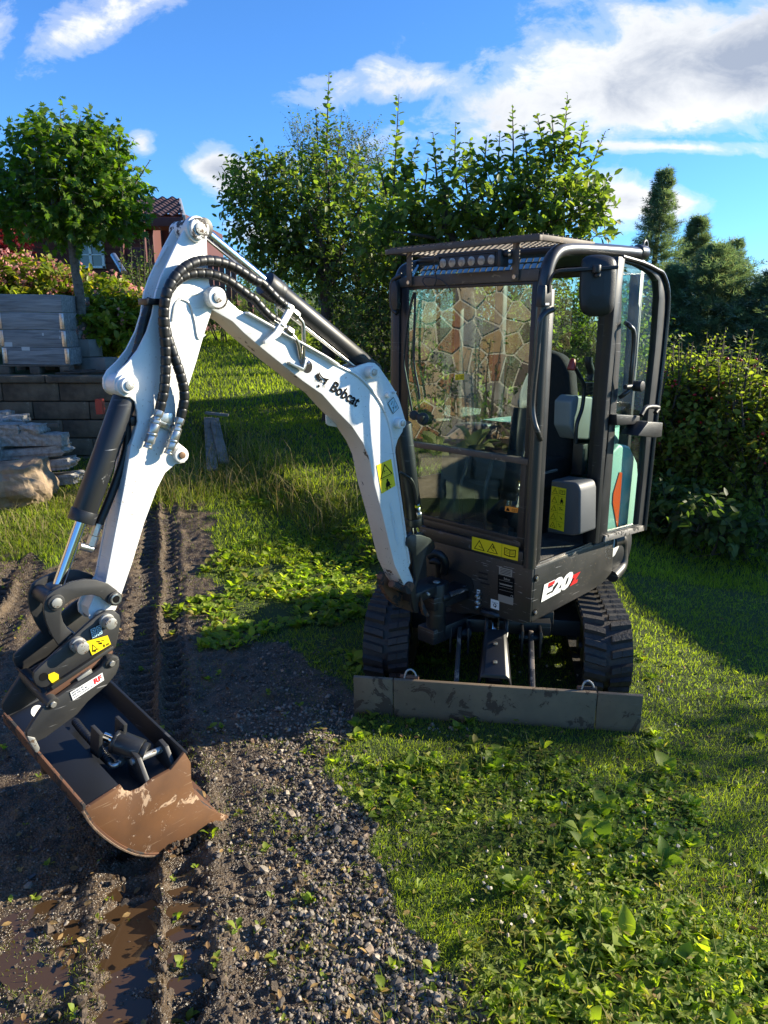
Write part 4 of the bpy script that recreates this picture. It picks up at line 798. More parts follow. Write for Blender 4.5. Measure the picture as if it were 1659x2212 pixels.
# ---------- cab
CAB = EX
FAp, FR = .65, -.22
def tub(name, pts, r, m=BLACK, parent=CAB, n=12, sm=6):
    mb = MB(); mb.tube(smooth_path(pts, sm) if sm else pts, r, n); return mb.build(name, m, parent)
CF = tub('cab_pillar', [(.655,.462,.73),(.655,.462,1.2),(.655,.462,1.7),(.652,.462,1.98),(.635,.461,2.08),(.585,.46,2.145),(.50,.459,2.172),(.3,.458,2.185),(.0,.457,2.195),(-.20,.456,2.198)], .030, wearmat('dark_bronze_frame', (.030, .028, .027), (.10, .09, .08), .72, 30, .27, scratch=(.22, .21, .2), coat=.3), sm=8, n=16)
DFR = MATS['dark_bronze_frame']
mb = MB(); mb.bx(.615,.655,.40,.45,.735,2.04); mb.bx(.60,.64,.455,.485,.735,2.0); mb.build('door_jamb', BLACK, EX, .004)
mb = MB(); mb.bx(.60,.668,-.465,-.405,.735,2.06); mb.build('cab_pillar', BLACK, EX, .015)
tub('cab_pillar', [(.64,-.455,.74),(.64,-.455,1.9),(.62,-.455,2.06),(.55,-.455,2.14),(.3,-.455,2.16),(-.2,-.455,2.16)], .028, DFR)
mb = MB(); mb.bx(.625,.665,-.41,.44,2.035,2.085); mb.build('header_beam', FRAMEB, EX, .004)
mb = MB(); mb.bx(.635,.668,-.41,.43,.735,.80); mb.bx(.62,.655,-.41,.43,.80,.84); mb.build('cab_sill_panel', BLACKS, EX, .006)
mb = MB(); mb.bx(.640,.672,-.405,.435,1.222,1.250); mb.build('window_divider', FRAMEB, EX, .003)
mb = MB(); mb.bx(.646,.651,-.405,.425,1.25,2.036); WS = mb.build('windscreen', GLASS, EX)
mb = MB(); mb.bx(.644,.649,-.405,.415,.84,1.222); LWS = mb.build('lower_windscreen', GLASS, EX)
mb = MB(); mb.bx(.651,.656,-.405,-.335,.84,1.222); mb.bx(.651,.656,.385,.415,.84,1.222); mb.bx(.651,.656,-.335,.385,.84,.862); mb.build('window_gasket', BLACK, LWS, .002)
mb = MB(); mb.bx(.651,.656,-.405,-.35,1.25,2.036); mb.bx(.651,.656,.405,.425,1.25,2.036); mb.bx(.651,.655,-.35,.405,2.02,2.036); mb.build('window_gasket', BLACK, WS, .002)
# roof: sloping roof window behind the lamp, roof shell, rear beam, rear glass
mb = MB(); mb.prism([(.655,-.43,2.085),(.50,-.43,2.165),(.497,-.43,2.160),(.652,-.43,2.08)], (0, .86, 0)); mb.build('roof_window', GLASS, EX)
mb = MB(); mb.bx(-.24,.51,-.44,.44,2.155,2.19); mb.build('roof_panel', BLACK, EX, .015)
mb = MB(); mb.bx(-.25,-.20,-.46,.46,.9,.98); mb.bx(-.25,-.20,-.46,-.40,.9,2.17); mb.bx(-.25,-.20,.41,.46,.9,2.17); mb.bx(-.24,-.2,-.4,.41,2.1,2.17); mb.build('rear_frame', BLACK, EX, .008)
mb = MB(); mb.bx(-.235,-.230,-.40,.41,.98,2.1); mb.build('rear_window', GLASSD, EX)
mb = MB(); mb.bx(-.2,.6,-.474,-.469,1.0,2.1); mb.build('side_window', GLASSD, EX)
mb = MB(); mb.bx(-.2,.62,-.48,-.46,.74,1.0); mb.bx(.10,.14,-.48,-.44,1.0,2.12); mb.build('side_panel', BLACK, EX, .006)
mb = MB(); mb.cyl((-.21,.40,2.2), (-.21,.46,2.2), .022); mb.cyl((-.16,.456,2.205),(-.23,.456,2.205),.035); o=mb.build('rear_roof_joint', DFR, EX, .003)
mb = MB(); mb.tube([(-.23+.022*math.cos(t), .46, 2.235+.028*math.sin(t)) for t in np.linspace(0, 6.28, 17)], .006, 6); mb.build('lifting_eye', DFR, EX)
# rear jamb and side glass strip behind the door opening
JB = MB(); JB.bx(.115,.150,.44,.475,.735,2.12); JB.bx(.085,.105,.45,.482,.735,2.12); JB.build('door_jamb', BLACK, EX, .004)
mb = MB(); mb.bx(-.19,.085,.462,.467,.98,2.12); mb.build('side_window', GLASSD, EX)
mb = MB(); mb.bx(-.2,.12,.455,.475,.74,.98); mb.build('side_panel', BLACK, EX, .004)
mb = MB(); mb.bx(.13,.64,.458,.49,.728,.738); mb.bx(.13,.62,.474,.484,.738,.748); mb.build('door_sill', mat('worn_aluminium', (.30, .28, .26), .4, .7, var=.4, scale=30), EX, .002)
mb = MB(); mb.bx(-.18,.62,-.44,.45,.736,.742); mb.build('cab_floor', FLOORM, EX)
# ---------- open door, swung fully back
door_l = .555
dl = [onL(4, x, y, door_l) for x, y in ((1318,216),(1372,226),(1430,248),(1500,282),(1538,312),(1560,352),(1563,430),(1540,700),(1500,1050),(1470,1330),(1438,1640),(1330,1672),(1206,1708),(1250,1300),(1300,600))]
DR_ = empty('x', (0, 0, 0)); bpy.data.objects.remove(DR_)
def frame_ring(outer, inner, th, name, m, par):
    mb = MB(); n = len(outer); dv = Vector((0, -th, 0))
    for i in range(n):
        j = (i+1) % n; a, b, c, d = outer[i], outer[j], inner[j], inner[i]
        mb.add([a, b, c, d, a+dv, b+dv, c+dv, d+dv], [(0,1,2,3),(7,6,5,4),(0,4,5,1),(2,6,7,3)])
    return mb.build(name, m, par, .003)
cen = sum(dl, Vector())/len(dl)
def inset(poly, d0):
    n = len(poly); out = []; area = sum(poly[i].x*poly[(i+1) % n].z-poly[(i+1) % n].x*poly[i].z for i in range(n)); sgn = 1 if area > 0 else -1
    for i in range(n):
        p, q, r = poly[i-1], poly[i], poly[(i+1) % n]; e1 = (q-p).normalized(); e2 = (r-q).normalized(); n1 = Vector((-e1.z, 0, e1.x))*sgn; n2 = Vector((-e2.z, 0, e2.x))*sgn
        b_ = (n1+n2).normalized(); out.append(q+b_*d0/max(.5, b_.dot(n1)))
    return out
dre = [onL(4, x, y, door_l) for x, y in ((1330,235),(1420,262),(1485,300),(1515,340),(1520,430),(1500,700),(1462,1050),(1440,1330),(1412,1612),(1330,1634),(1250,1655),(1262,1500),(1285,1200),(1320,700))]
dlo = [onL(4, x, y, door_l) for x, y in ((1322,214),(1430,246),(1500,280),(1540,312),(1562,356),(1564,430),(1543,700),(1502,1050),(1472,1330),(1440,1640),(1330,1672),(1205,1710),(1218,1500),(1252,1200),(1305,500))]
dlo = [dlo[0], dlo[1], dlo[2], dlo[3], dlo[5], dlo[6], dlo[7], dlo[8], dlo[9], dlo[10], dlo[11], dlo[12], dlo[13], dlo[14]]
DOOR = frame_ring(dlo, dre, .035, 'door', BLACK, EX)
mb = MB(); mb.prism([p+Vector((0, -.018, 0)) for p in dre], (0, -.005, 0)); mb.build('door_glass', GLASSD, DOOR)
mb = MB(); hp = [onL(4, x, y, door_l+.012) for x, y in ((1309,212),(1345,216),(1300,600),(1262,1000),(1228,1400),(1206,1712),(1186,1712),(1210,1400),(1240,1000),(1275,600))]; mb.prism(hp, (0, -.05, 0)); mb.build('hinge_bar', BLACK, DOOR, .004)
for f in (.985,.95): pass
mb = MB(); o1 = [p for p in dlo[0:9]]; mb.tube(smooth_path([p+Vector((0, .006, 0)) for p in o1], 4), .010, 8); mb.build('door_trim', DFR, DOOR)
mb = MB(); mb.prism([onL(4, x, y, door_l+.012) for x, y in ((1242,1672),(1438,1618),(1442,1645),(1236,1704))], (0, -.015, 0)); mb.build('scuffed_bottom_rail', wearmat('scraped_aluminium', (.32, .30, .28), (.03, .03, .03), .53, 18, .35, metal=.5), DOOR, .002)
tub('grab_handle', [onL(4, x, y, l) for x, y, l in ((1345,560,.565),(1365,575,.60),(1388,610,.61),(1386,700,.61),(1375,820,.61),(1366,900,.60),(1340,930,.59),(1315,948,.565))], .0115, DFR, DOOR)
mb = MB(); mb.prism([onL(4, x, y, .60) for x, y in ((1298,1038),(1420,1045),(1418,1088),(1300,1095))], (0, -.05, 0)); LT = mb.build('latch_bracket', BLACK, DOOR, .004)
mb = MB(); mb.prism([onL(4, x, y, .66) for x, y in ((1410,1150),(1466,1075),(1542,1080),(1535,1155),(1505,1160))], (0, -.10, 0)); mb.build('latch_box', PLAST, DOOR, .006)
tub('latch_lever', [onL(4, x, y, .62) for x, y in ((1425,1042),(1455,1000),(1515,1002),(1500,1030))], .012, PLAST, DOOR, sm=3)
mb = MB(); c = onL(4, 1385, 888, .60); mb.cyl(c, c+Vector((0, .05, 0)), .026, n=20); mb.cyl(c+Vector((.0, .01, -.0)), c+Vector((.10, .01, .0)), .012); mb.build('door_stop_knob', PLAST, DOOR, .004)
# ---------- roof guard, work light, mirror, wiper
GZ_ = 2.205
G0 = (.72, -.445); G1 = (.29, .47)
mb = MB(); mb.bx(.70,.722,-.455,.475,GZ_-.012,GZ_+.012); mb.bx(.29,.70,.452,.474,GZ_-.010,GZ_+.014); mb.bx(.29,.70,-.455,-.435,GZ_-.010,GZ_+.014); mb.bx(.28,.30,-.455,.474,GZ_-.010,GZ_+.014); RG = mb.build('roof_guard', FRAMEB, EX, .002)
mb = MB()
for i in range(24):
    l = -.42+.85*i/23; mb.bar((.29, l, GZ_+.012), (.700, l+.02, GZ_+.017), .004, .006)
for i in range(11):
    a = .31+.38*i/10; mb.bar((a, -.45, GZ_+.02), (a, .47, GZ_+.018), .004, .006)
o = mb.build('expanded_mesh', FRAMEB, RG); o['kind'] = 'stuff'
mb = MB()
for l in (-.325, .325): mb.bx(.672,.680,l-.018,l+.018,2.04,2.20)
mb.build('guard_strut', FRAMEB, EX, .002)
for l in (-.325, .325):
    mb = MB(); mb.cyl((.680,l,2.055),(.688,l,2.055),.010,n=6); mb.build('bolt', ZINC, EX)
q0, q1 = onA(4, 385, 250, .72), onA(4, 690, 220, .72); mid = (q0+q1)/2; wl = abs(q1.y-q0.y)
mb = MB(); mb.box(mid, (.05, wl, .062)); mb.box(mid+Vector((.0, 0, .034)), (.06, wl+.02, .012)); mb.box(mid+Vector((0, wl/2+.015, .0)), (.06, .02, .07)); mb.cyl(mid+Vector((0, wl/2+.02, .02)), mid+Vector((0, wl/2+.05, .02)), .016); WL = mb.build('work_light', PLAST, EX, .004)
for i in range(6):
    c = mid+Vector((.026, -wl/2+wl*(i+.5)/6, -.004)); mb = MB(); mb.cyl(c-Vector((.004, 0, 0)), c+Vector((.0015, 0, 0)), .021, n=20); mb.build('lens', LENS, WL, .001)
mb = MB(); mb.tube([mid+Vector((.028, -wl/2+.008, .026)), mid+Vector((.028, wl/2-.008, .026)), mid+Vector((.028, wl/2-.008, -.028)), mid+Vector((.028, -wl/2+.008, -.028))], .0035, 5, closed=True); mb.build('lens_bezel', PLAST, WL)
tub('lamp_cable', [onA(4, x, y, .69) for x, y in ((380,215),(350,210),(345,270),(355,330),(340,370),(310,372),(285,345),(300,320),(370,330),(410,360),(430,390))], .003, PLAST, EX, 6)
# mirror
def M_(x, y, Y): return onY(4, x, y, Y)
mc = [M_(x, y, 3.32) for x, y in ((1120,225),(1150,208),(1205,203),(1260,210),(1288,228),(1298,262),(1297,350),(1288,455),(1272,500),(1235,522),(1180,527),(1130,515),(1108,485),(1101,420),(1104,330),(1110,255))]
mc = smooth_path(mc+[mc[0]], 3)[:-1]; vdir = (M_(1200, 370, 3.32)-CO).normalized(); cenm = sum(mc, Vector())/len(mc)
mb = MB(); rings = []
for f, s in ((-.012, .97), (-.004, 1.0), (.01, 1.0)): rings.append([cenm+(p-cenm)*s+vdir*f for p in mc])
for f, s in ((-.022, .90), (-.030, .70), (-.034, .35)): rings.insert(0, [cenm+(p-cenm)*s+vdir*f for p in mc])
for i in range(len(rings)-1): 
    n = len(mc); mb.add(rings[i]+rings[i+1], [(j, (j+1) % n, n+(j+1) % n, n+j) for j in range(n)], True)
mb.add(rings[0], [list(range(len(mc)))]); MR = mb.build('mirror', PLAST, EX); mb = MB(); mb.add([p+vdir*.0005 for p in rings[-1]], [list(range(len(mc)))]); mb.build('mirror_glass', CHROME, MR)
tub('mirror_arm', [onL(4,945,400,.50), onY(4,950,340,3.31), onY(4,975,298,3.30), onY(4,1010,286,3.28), onY(4,1100,280,3.27), onY(4,1200,275,3.27), onY(4,1305,268,3.27)], .0085, BLACK, EX, 5)
mb = MB(); c = onY(4,1193,283,3.265); mb.cyl(c-Vector((.0,.0,.012)), c+Vector((0,0,.02)), .018, n=14); mb.cyl(onY(4,1198,300,3.27), onY(4,1198,320,3.27), .012); mb.build('mirror_clamp', PLAST, EX, .003)
mb = MB(); mb.prism([onL(4, x, y, .50) for x, y in ((920,362),(963,362),(960,470),(905,475),(908,420))], (0, -.03, 0)); mb.build('mirror_bracket', BLACK, EX, .003)
mb = MB(); mb.prism([onL(4, x, y, .5015) for x, y in ((925,455),(945,455),(944,466),(924,466))], (0, .001, 0)); mb.build('bracket_label', STW, EX)
tub('grab_handle', [onA(4, x, y, a) for x, y, a in ((968,488,.67),(930,505,.70),(903,535,.725),(893,590,.73),(880,750,.73),(862,920,.73),(858,1010,.73),(868,1080,.73),(885,1130,.72),(900,1168,.68))], .0125, DFR, EX)
# far side mirror and lamp
tub('mirror_arm', [onA(4, x, y, .70) for x, y in ((175,310),(130,340),(120,400),(125,480),(150,510))], .012, BLACK, EX)
mb = MB(); mb.prism(tra(4, [(108,345),(140,335),(150,380),(150,490),(120,498),(112,420)], .71), (-.03, 0, 0)); mb.build('far_mirror', PLAST, EX, .006)
# wiper
tub('wiper_arm', [onA(4, x, y, .68) for x, y in ((232,1045),(222,980),(195,830),(186,760),(195,640),(215,500),(240,400))], .006, BLACK, EX)
tub('wiper_blade', [onA(4, x, y, .672) for x, y in ((245,400),(243,520),(238,700),(243,800),(262,900),(268,960))], .006, PLAST, EX)
mb = MB(); mb.cyl(onA(4, 240, 1042, .665), onA(4, 240, 1042, .70), .025, n=18); mb.cyl(onA(4, 285, 1060, .655), onA(4, 285, 1060, .685), .032, n=22); mb.bar(onA(4, 235, 1045, .685), onA(4, 290, 1062, .685), .02, .03); mb.build('wiper_motor', PLAST, EX, .003)
# ---------- interior
def soft_block(name, pts, dv, m, r=.03): mb = MB(); mb.prism(pts, dv); return mb.build(name, m, EX, r, 4)
soft_block('seat_backrest', [Vector((-.02, y, z)) for y, z in ((.19,1.02),(.22,1.15),(.22,1.42),(.19,1.60),(.13,1.69),(.02,1.72),(-.10,1.69),(-.16,1.60),(-.19,1.42),(-.19,1.15),(-.16,1.02))], (-.10, 0, 0), SEAT, .035)
soft_block('seat_cushion', [Vector((x, .22, z)) for x, z in ((-.06,1.0),(-.05,1.14),(.30,1.16),(.38,1.12),(.38,1.02),(.30,.98))], (0, -.42, 0), SEAT, .03)
soft_block('seat_base', [Vector((x, .20, z)) for x, z in ((-.1,.74),(-.1,1.0),(.28,.99),(.24,.74))], (0, -.40, 0), BLACK, .01)
soft_block('armrest_console', [onL(4, x, y, .38) for x, y in ((1060,970),(1090,938),(1190,945),(1200,980),(1185,1172),(1085,1168),(1055,1100))], (0, -.10, 0), LGREY, .012)
cons = [onA(4, x, y, .42) for x, y in ((955,1380),(1085,1395),(1100,1410),(1108,1440),(1106,1665),(1070,1672),(935,1655),(932,1640))]
soft_block('floor_console', cons, (-.15, 0, 0), GREY, .018)
tub('control_lever', [onL(4, x, y, .40) for x, y in ((1080,790),(1105,840),(1127,890),(1118,1000),(1090,1090),(1083,1190))], .010, BLACK, EX)
mb = MB(); q = onL(4, 1068, 775, .40); mb.cyl(q+Vector((0,0,.026)), q-Vector((-.012,0,.028)), .013, .021, n=16); mb.build('lever_knob', RED, EX, .007)
mb = MB(); mb.tube(smooth_path([onL(4,1155,738,.36), onL(4,1152,770,.36), onL(4,1165,820,.36), onL(4,1160,860,.36)], 4), .020, 12); o = mb.build('joystick', PLAST, EX)
mb = MB()
for i in range(6): q = onL(4, 1155, 875+i*11, .36); mb.cyl(q-Vector((0,0,.004)), q+Vector((0,0,.004)), .036-.002*(i % 2)*4, n=18)
mb.build('joystick_boot', PLAST, EX)
mb = MB(); mb.bar(onL(4,1110,1190,.36), onL(4,1100,1350,.36), .06, .05); mb.bar(onL(4,920,1340,.3), onL(4,990,1330,.3), .012, .012); mb.build('lever_linkage', BLACK, EX, .004)
mb = MB(); mb.bar(onL(4,908,1345,.30), onL(4,985,1328,.30), .012, .012); mb.build('seat_slide_lever', STG, EX, .002)
# right hand console and travel levers seen dimly through the windscreen
soft_block('right_console', [Vector((x, -.28, z)) for x, z in ((-.1,.75),(-.1,1.28),(.2,1.30),(.32,1.22),(.34,.75))], (0, -.12, 0), GREY, .015)
for l in (-.10, .06): tub('travel_lever', [(.48, l, .76), (.50, l, 1.0), (.46, l, 1.12), (.44, l, 1.2)], .010, BLACK, EX)
mb = MB(); mb.bx(.36,.46,-.16,.12,.745,.80); mb.build('pedal_box', BLACK, EX, .006)
# ---------- stickers and lettering
FONT = None
def txt_mesh(s, bold=.0):
    cu = bpy.data.curves.new('lettering', 'FONT'); cu.body = s; cu.resolution_u = 3; cu.offset = bold; cu.fill_mode = 'FRONT'
    o = bpy.data.objects.new('lettering', cu); COL.objects.link(o); dg = bpy.context.evaluated_depsgraph_get(); me = bpy.data.meshes.new_from_object(o.evaluated_get(dg))
    vs = [v.co.copy() for v in me.vertices]; fs = [list(p.vertices) for p in me.polygons]; bpy.data.objects.remove(o); bpy.data.curves.remove(cu); bpy.data.meshes.remove(me)
    x0, x1 = min(v.x for v in vs), max(v.x for v in vs); y0, y1 = min(v.y for v in vs), max(v.y for v in vs)
    return [((v.x-x0)/(x1-x0), (v.y-y0)/(y1-y0)) for v in vs], fs
def decal(name, corners, nrm, items, mats, parent=EX, th=.0012):
    """corners TL,TR,BR,BL; items: (material index, [(u,v)...] polygons or ('text', string, box, bold)); v runs down"""
    TL_, TR_, BR_, BL_ = [Vector(c) for c in corners]; nrm = Vector(nrm).normalized(); mb = MB()
    def P(u, v, h): return (TL_*(1-u)+TR_*u)*(1-v)+(BL_*(1-u)+BR_*u)*v+nrm*h
    h = th
    for it in items:
        mb.cur = it[0]
        if it[1] == 'text':
            uv, fs = txt_mesh(it[2], it[4] if len(it) > 4 else 0); u0, v0, u1, v1 = it[3]; sh = it[5] if len(it) > 5 else 0; tlift = it[6] if len(it) > 6 else 1.5
            mb.add([P(u0+(u1-u0)*(a+sh*(b-.5)), v1-(v1-v0)*b, th*tlift) for a, b in uv], fs)
        else:
            lay = th if it[0] == 0 else th*1.4
            if len(it) > 2: lay = th*it[2]
            mb.add([P(u, v, lay) for u, v in it[1]], [list(range(len(it[1])))])
    o = mb.build(name, mats, parent); return o
def tri_out(u0, v0, u1, v1, mi=1, bg=0, t=.12):
    cx = (u0+u1)/2; w = u1-u0; h = v1-v0
    return [(mi, [(cx, v0), (u1, v1), (u0, v1)]), (bg, [(cx, v0+h*t*1.9), (u1-w*t*1.35, v1-h*t*.8), (u0+w*t*1.35, v1-h*t*.8)], 1.7)]
def rect(u0, v0, u1, v1): return [(u0, v0), (u1, v0), (u1, v1), (u0, v1)]
def fig(u0, v0, u1, v1, mi=1):       # seated figure with belt
    w = u1-u0; h = v1-v0; c = (u0+u1)/2
    return [(mi, [(c+w*.13*math.cos(t), v0+h*.13+h*.12*math.sin(t)) for t in np.linspace(0, 6.2, 10)], 2.0), (mi, [(c-.10*w, v0+h*.24), (c+.10*w, v0+h*.24), (c+.30*w, v0+h*.42), (c+.30*w, v0+h*.72), (c-.30*w, v0+h*.72), (c-.30*w, v0+h*.42)], 2.0),
            (mi, [(u0, v0+h*.78), (u1, v0+h*.66), (u1, v0+h*.70), (u0, v0+h*.83)], 2.0), (mi, [(c-.25*w, v0+h*.78), (c-.1*w, v0+h*.78), (c-.18*w, v1), (c-.32*w, v1)], 2.0), (mi, [(c+.1*w, v0+h*.78), (c+.25*w, v0+h*.78), (c+.32*w, v1), (c+.18*w, v1)], 2.0)]
def squig(u0, v0, u1, v1, mi=1, seed=1):
    r_ = random.Random(seed); out = []
    w, h = u1-u0, v1-v0
    for i in range(5):
        x = u0+w*r_.random()*.7; y = v0+h*r_.random()*.7; out.append((mi, [(x, y), (x+w*.3, y+h*r_.random()*.3), (x+w*.28, y+h*(.1+r_.random()*.3)), (x, y+h*.08)], 2.0))
    return out
def book(u0, v0, u1, v1, mi=1, bg=0):
    c = (u0+u1)/2; w = u1-u0; h = v1-v0
    return [(mi, [(u0, v0+.1*h), (c, v0+.2*h), (u1, v0+.1*h), (u1, v1-.1*h), (c, v1), (u0, v1-.1*h)], 1.5), (bg, [(u0+w*.07, v0+.2*h), (c-w*.03, v0+.29*h), (c-w*.03, v1-.11*h), (u0+w*.07, v1-.2*h)], 1.8), (bg, [(u1-w*.07, v0+.2*h), (c+w*.03, v0+.29*h), (c+w*.03, v1-.11*h), (u1-w*.07, v1-.2*h)], 1.8)] + \
        [(mi, [(u0+w*.12, v0+h*k), (c-w*.07, v0+h*(k+.05)), (c-w*.07, v0+h*(k+.09)), (u0+w*.12, v0+h*(k+.04))], 2.1) for k in (.33, .48, .62)] + [(mi, [(c+w*.07, v0+h*(k+.05)), (u1-w*.12, v0+h*k), (u1-w*.12, v0+h*(k+.04)), (c+w*.07, v0+h*(k+.09))], 2.1) for k in (.33, .48, .62)]
NL = (0, 1, 0); NA = (1, 0, 0)
decal('warning_sticker', tr(11, [(1057,1332),(1215,1262),(1262,1555),(1110,1643)], .106), NL, [(0, rect(0,0,1,1)), (1, rect(0,.555,1,.562))]+tri_out(.06,.06,.94,.52,t=.08)+squig(.30,.26,.70,.48,seed=4)+fig(.28,.60,.75,.98), [YEL, INK], BOOM)
decal('lift_diagram_sticker', tr(11, [(1175,655),(1240,588),(1300,708),(1235,775)], .0995), NL, [(1, rect(0,0,1,1)), (0, rect(.05,.04,.95,.96), 1.6), (1, [(.1,.9),(.85,.25),(.88,.28),(.13,.93)], 2.0), (1, [(.3,.3),(.6,.15),(.62,.2),(.33,.36)], 2.0)]+[(1, [(.7+.14*math.cos(t), .75+.10*math.sin(t)) for t in np.linspace(0, 6.2, 12)], 2.0), (0, [(.7+.09*math.cos(t), .75+.06*math.sin(t)) for t in np.linspace(0, 6.2, 12)], 2.4)]+squig(.2,.5,.5,.8,seed=9), [STB, INK], BOOM)
decal('maker_name', tr(11, [(588,393),(905,600),(838,710),(520,508)], .1065), NL, [(0, 'text', 'Bobcat', (.07,.04,.98,.96), .024)], [INK], BOOM)
# cat head emblem beside the maker's name
cat_ = [[(60,0),(40,70),(70,120),(110,150),(150,165),(190,150),(230,140),(205,185),(170,210),(150,235),(120,205),(85,185),(70,150),(20,110),(5,60),(55,60)]]
def em(pts, lift=1.4): return (0, [(x/255, y/255) for x, y in pts], lift)
emb = [em([(62,0),(52,30),(55,62),(85,98),(118,118),(160,122),(205,118),(178,142),(172,170),(150,160),(128,140),(95,125),(68,105),(52,80),(48,40)]), em([(12,110),(35,85),(55,80),(62,110),(78,130),(60,165),(45,160),(15,135)]), em([(60,165),(78,132),(105,148),(108,165),(88,160),(75,178),(70,185)]), em([(118,170),(150,165),(168,172),(150,200),(128,210),(140,190)]), em([(95,160),(112,172),(100,190),(92,180)]),
       em([(52,222),(60,212),(72,222),(82,218),(80,240),(66,252),(50,245)])] + [em([(0+i*4, 150+i*14), (48, 160+i*9), (48, 163+i*9), (2+i*4, 154+i*14)]) for i in range(3)] + [em([(122+i*4, 205+i*6), (158, 210+i*14), (157, 214+i*14), (122+i*4, 209+i*6)]) for i in range(3)]
decal('cat_head_emblem', [onL(11, 388, 250, .1065), onL(11, 608, 300, .1065), onL(11, 560, 520, .1065), onL(11, 375, 480, .1065)], NL, emb, [INK], BOOM)
decal('faded_lettering', [onL(7, 1395, 1290, .106), onL(7, 1450, 1560, .106), onL(7, 1425, 1575, .106), onL(7, 1370, 1300, .106)], NL, [(0, 'text', 'WRC kept', (0,.0,1,1), .0)], [mat('faded_print', (.66, .71, .73), .35)], BOOM)
decal('warning_sticker', tra(9, [(1126,248),(1532,345),(1525,462),(1124,362)], .6685), NA, [(0, rect(0,0,1,1)), (1, rect(.655,0,.66,1))]+tri_out(.05,.12,.29,.88,t=.08)+squig(.12,.45,.24,.78,seed=2)+tri_out(.34,.12,.58,.88,t=.08)+squig(.40,.35,.52,.78,seed=3)+book(.71,.15,.95,.85), [YEL, INK], EX)
it = [(0, rect(0,0,1,1)), (1, rect(.495,0,.505,1))]
for i in range(5):
    v0 = i/5; it += [(1, rect(0, v0, 1, v0+.004))]+tri_out(.06, v0+.03, .44, v0+.17, t=.08)+squig(.18, v0+.08, .32, v0+.15, seed=20+i)
    it += book(.56, v0+.04, .94, v0+.16) if i == 0 else fig(.6, v0+.03, .9, v0+.18) if i == 1 else squig(.58, v0+.04, .92, v0+.15, seed=30+i)
decal('safety_sticker_column', tra(4, [(960,1410),(1036,1425),(1022,1650),(944,1628)], .4215), NA, it, [YEL, INK], EX)
decal('glass_sticker', tra(4, [(455,830),(500,825),(500,856),(455,858)], .6515), NA, [(0, rect(0,0,1,1))]+tri_out(.05,.1,.42,.88)+book(.52,.15,.95,.88), [YEL, INK], EX)
decal('orange_glass_sticker', tra(4, [(717,1516),(784,1528),(780,1552),(714,1542)], .6515), NA, [(0, rect(0,0,1,1))]+[(1, [(.22,.1),(.4,.9),(.05,.9)])]+book(.55,.2,.92,.85), [STO, INK], EX)
decal('type_plate', tra(9, [(1362,512),(1478,540),(1474,604),(1360,575)], .6685), NA, [(0, rect(0,0,1,1))]+[(1, rect(.1,.15+.2*i,.9,.22+.2*i)) for i in range(4)], [STG, INK], EX)
decal('type_plate', tra(9, [(1352,580),(1495,615),(1490,792),(1350,755)], .6685), NA, [(0, rect(0,0,1,1)), (1, 'text', 'Bobcat', (.38,.06,.75,.17), .02)]+[(1, rect(.08,.22+.16*i,.92,.235+.16*i)) for i in range(4)]+[(1, rect(.12,.40,.88,.45)), (1, 'text', 'CE', (.80,.84,.97,.97), .01)], [INK, STG], EX)
decal('serial_plate', tra(9, [(1355,748),(1487,785),(1484,848),(1355,812)], .6690), NA, [(0, rect(0,0,1,1))], [STG], EX)
decal('hook_sticker', tra(9, [(1290,790),(1363,810),(1362,892),(1288,870)], .6685), NA, [(0, rect(0,0,1,1)), (1, rect(.15,.28,.85,.32))]+[(1, [(.5+.2*math.cos(t), .58+.2*math.sin(t)) for t in np.linspace(0, 6.2, 12)]), (0, [(.5+.12*math.cos(t), .58+.12*math.sin(t)) for t in np.linspace(0, 6.2, 12)], 1.8), (1, rect(.55,.6,.62,.85), 2.0)], [STW, INK], EX)
decal('white_label_strip', tra(9, [(1168,708),(1197,715),(1196,850),(1168,840)], .6685), NA, [(0, rect(0,0,1,1))]+[(1, rect(.15,.1+.17*i,.85,.16+.17*i)) for i in range(5)], [STW, INK], EX)
mb = MB()
for y in (748, 800, 845): q = onA(9, 1200, y, .668); mb.cyl(q, q+Vector((.04, 0, -.005)), .008, n=6)
mb.build('grease_nipples', ZINC, EX)
e = [onL(5, 998, 520, .4925), onL(5, 1195, 425, .4925), onL(5, 1180, 500, .4925), onL(5, 1000, 598, .4925)]
decal('model_lettering', e, NL, [(0, 'text', 'E20', (.02,-.03,.80,1.03), .06, .12, 1.2), (3, 'text', 'z', (.77,.30,1.0,.98), .05, .12), (2, [(.17,.02),(.33,.02),(.31,.24),(.15,.24)], 2.2)], [STW, INK, STR, STR], EX)
decal('supplier_sticker', [onL(8,508,970,.1695), onL(8,742,826,.1695), onL(8,755,880,.1695), onL(8,530,1028,.1695)], NL, [(0, rect(0,0,1,1)), (1, 'text', 'RF', (.70,.12,.95,.78), .05), (2, 'text', '044 817 07', (.03,.10,.40,.30), .01), (2, 'text', '070 545 36 46', (.03,.38,.48,.58), .01), (2, 'text', 'www.rf-system.se', (.03,.68,.64,.90), .01)], [STW, STR, INK], EX)
decal('range_sticker', [onL(8,625,600,.1435), onL(8,780,555,.1435), onL(8,805,620,.1435), onL(8,668,700,.1435)], NL, [(0, rect(0,0,1,1)), (1, 'text', '8 m', (.62,.66,.92,.92), .02)]+tri_out(.05,.3,.35,.8)+squig(.4,.1,.9,.6,seed=8)+squig(.1,.6,.5,.95,seed=12), [YEL, INK], EX)
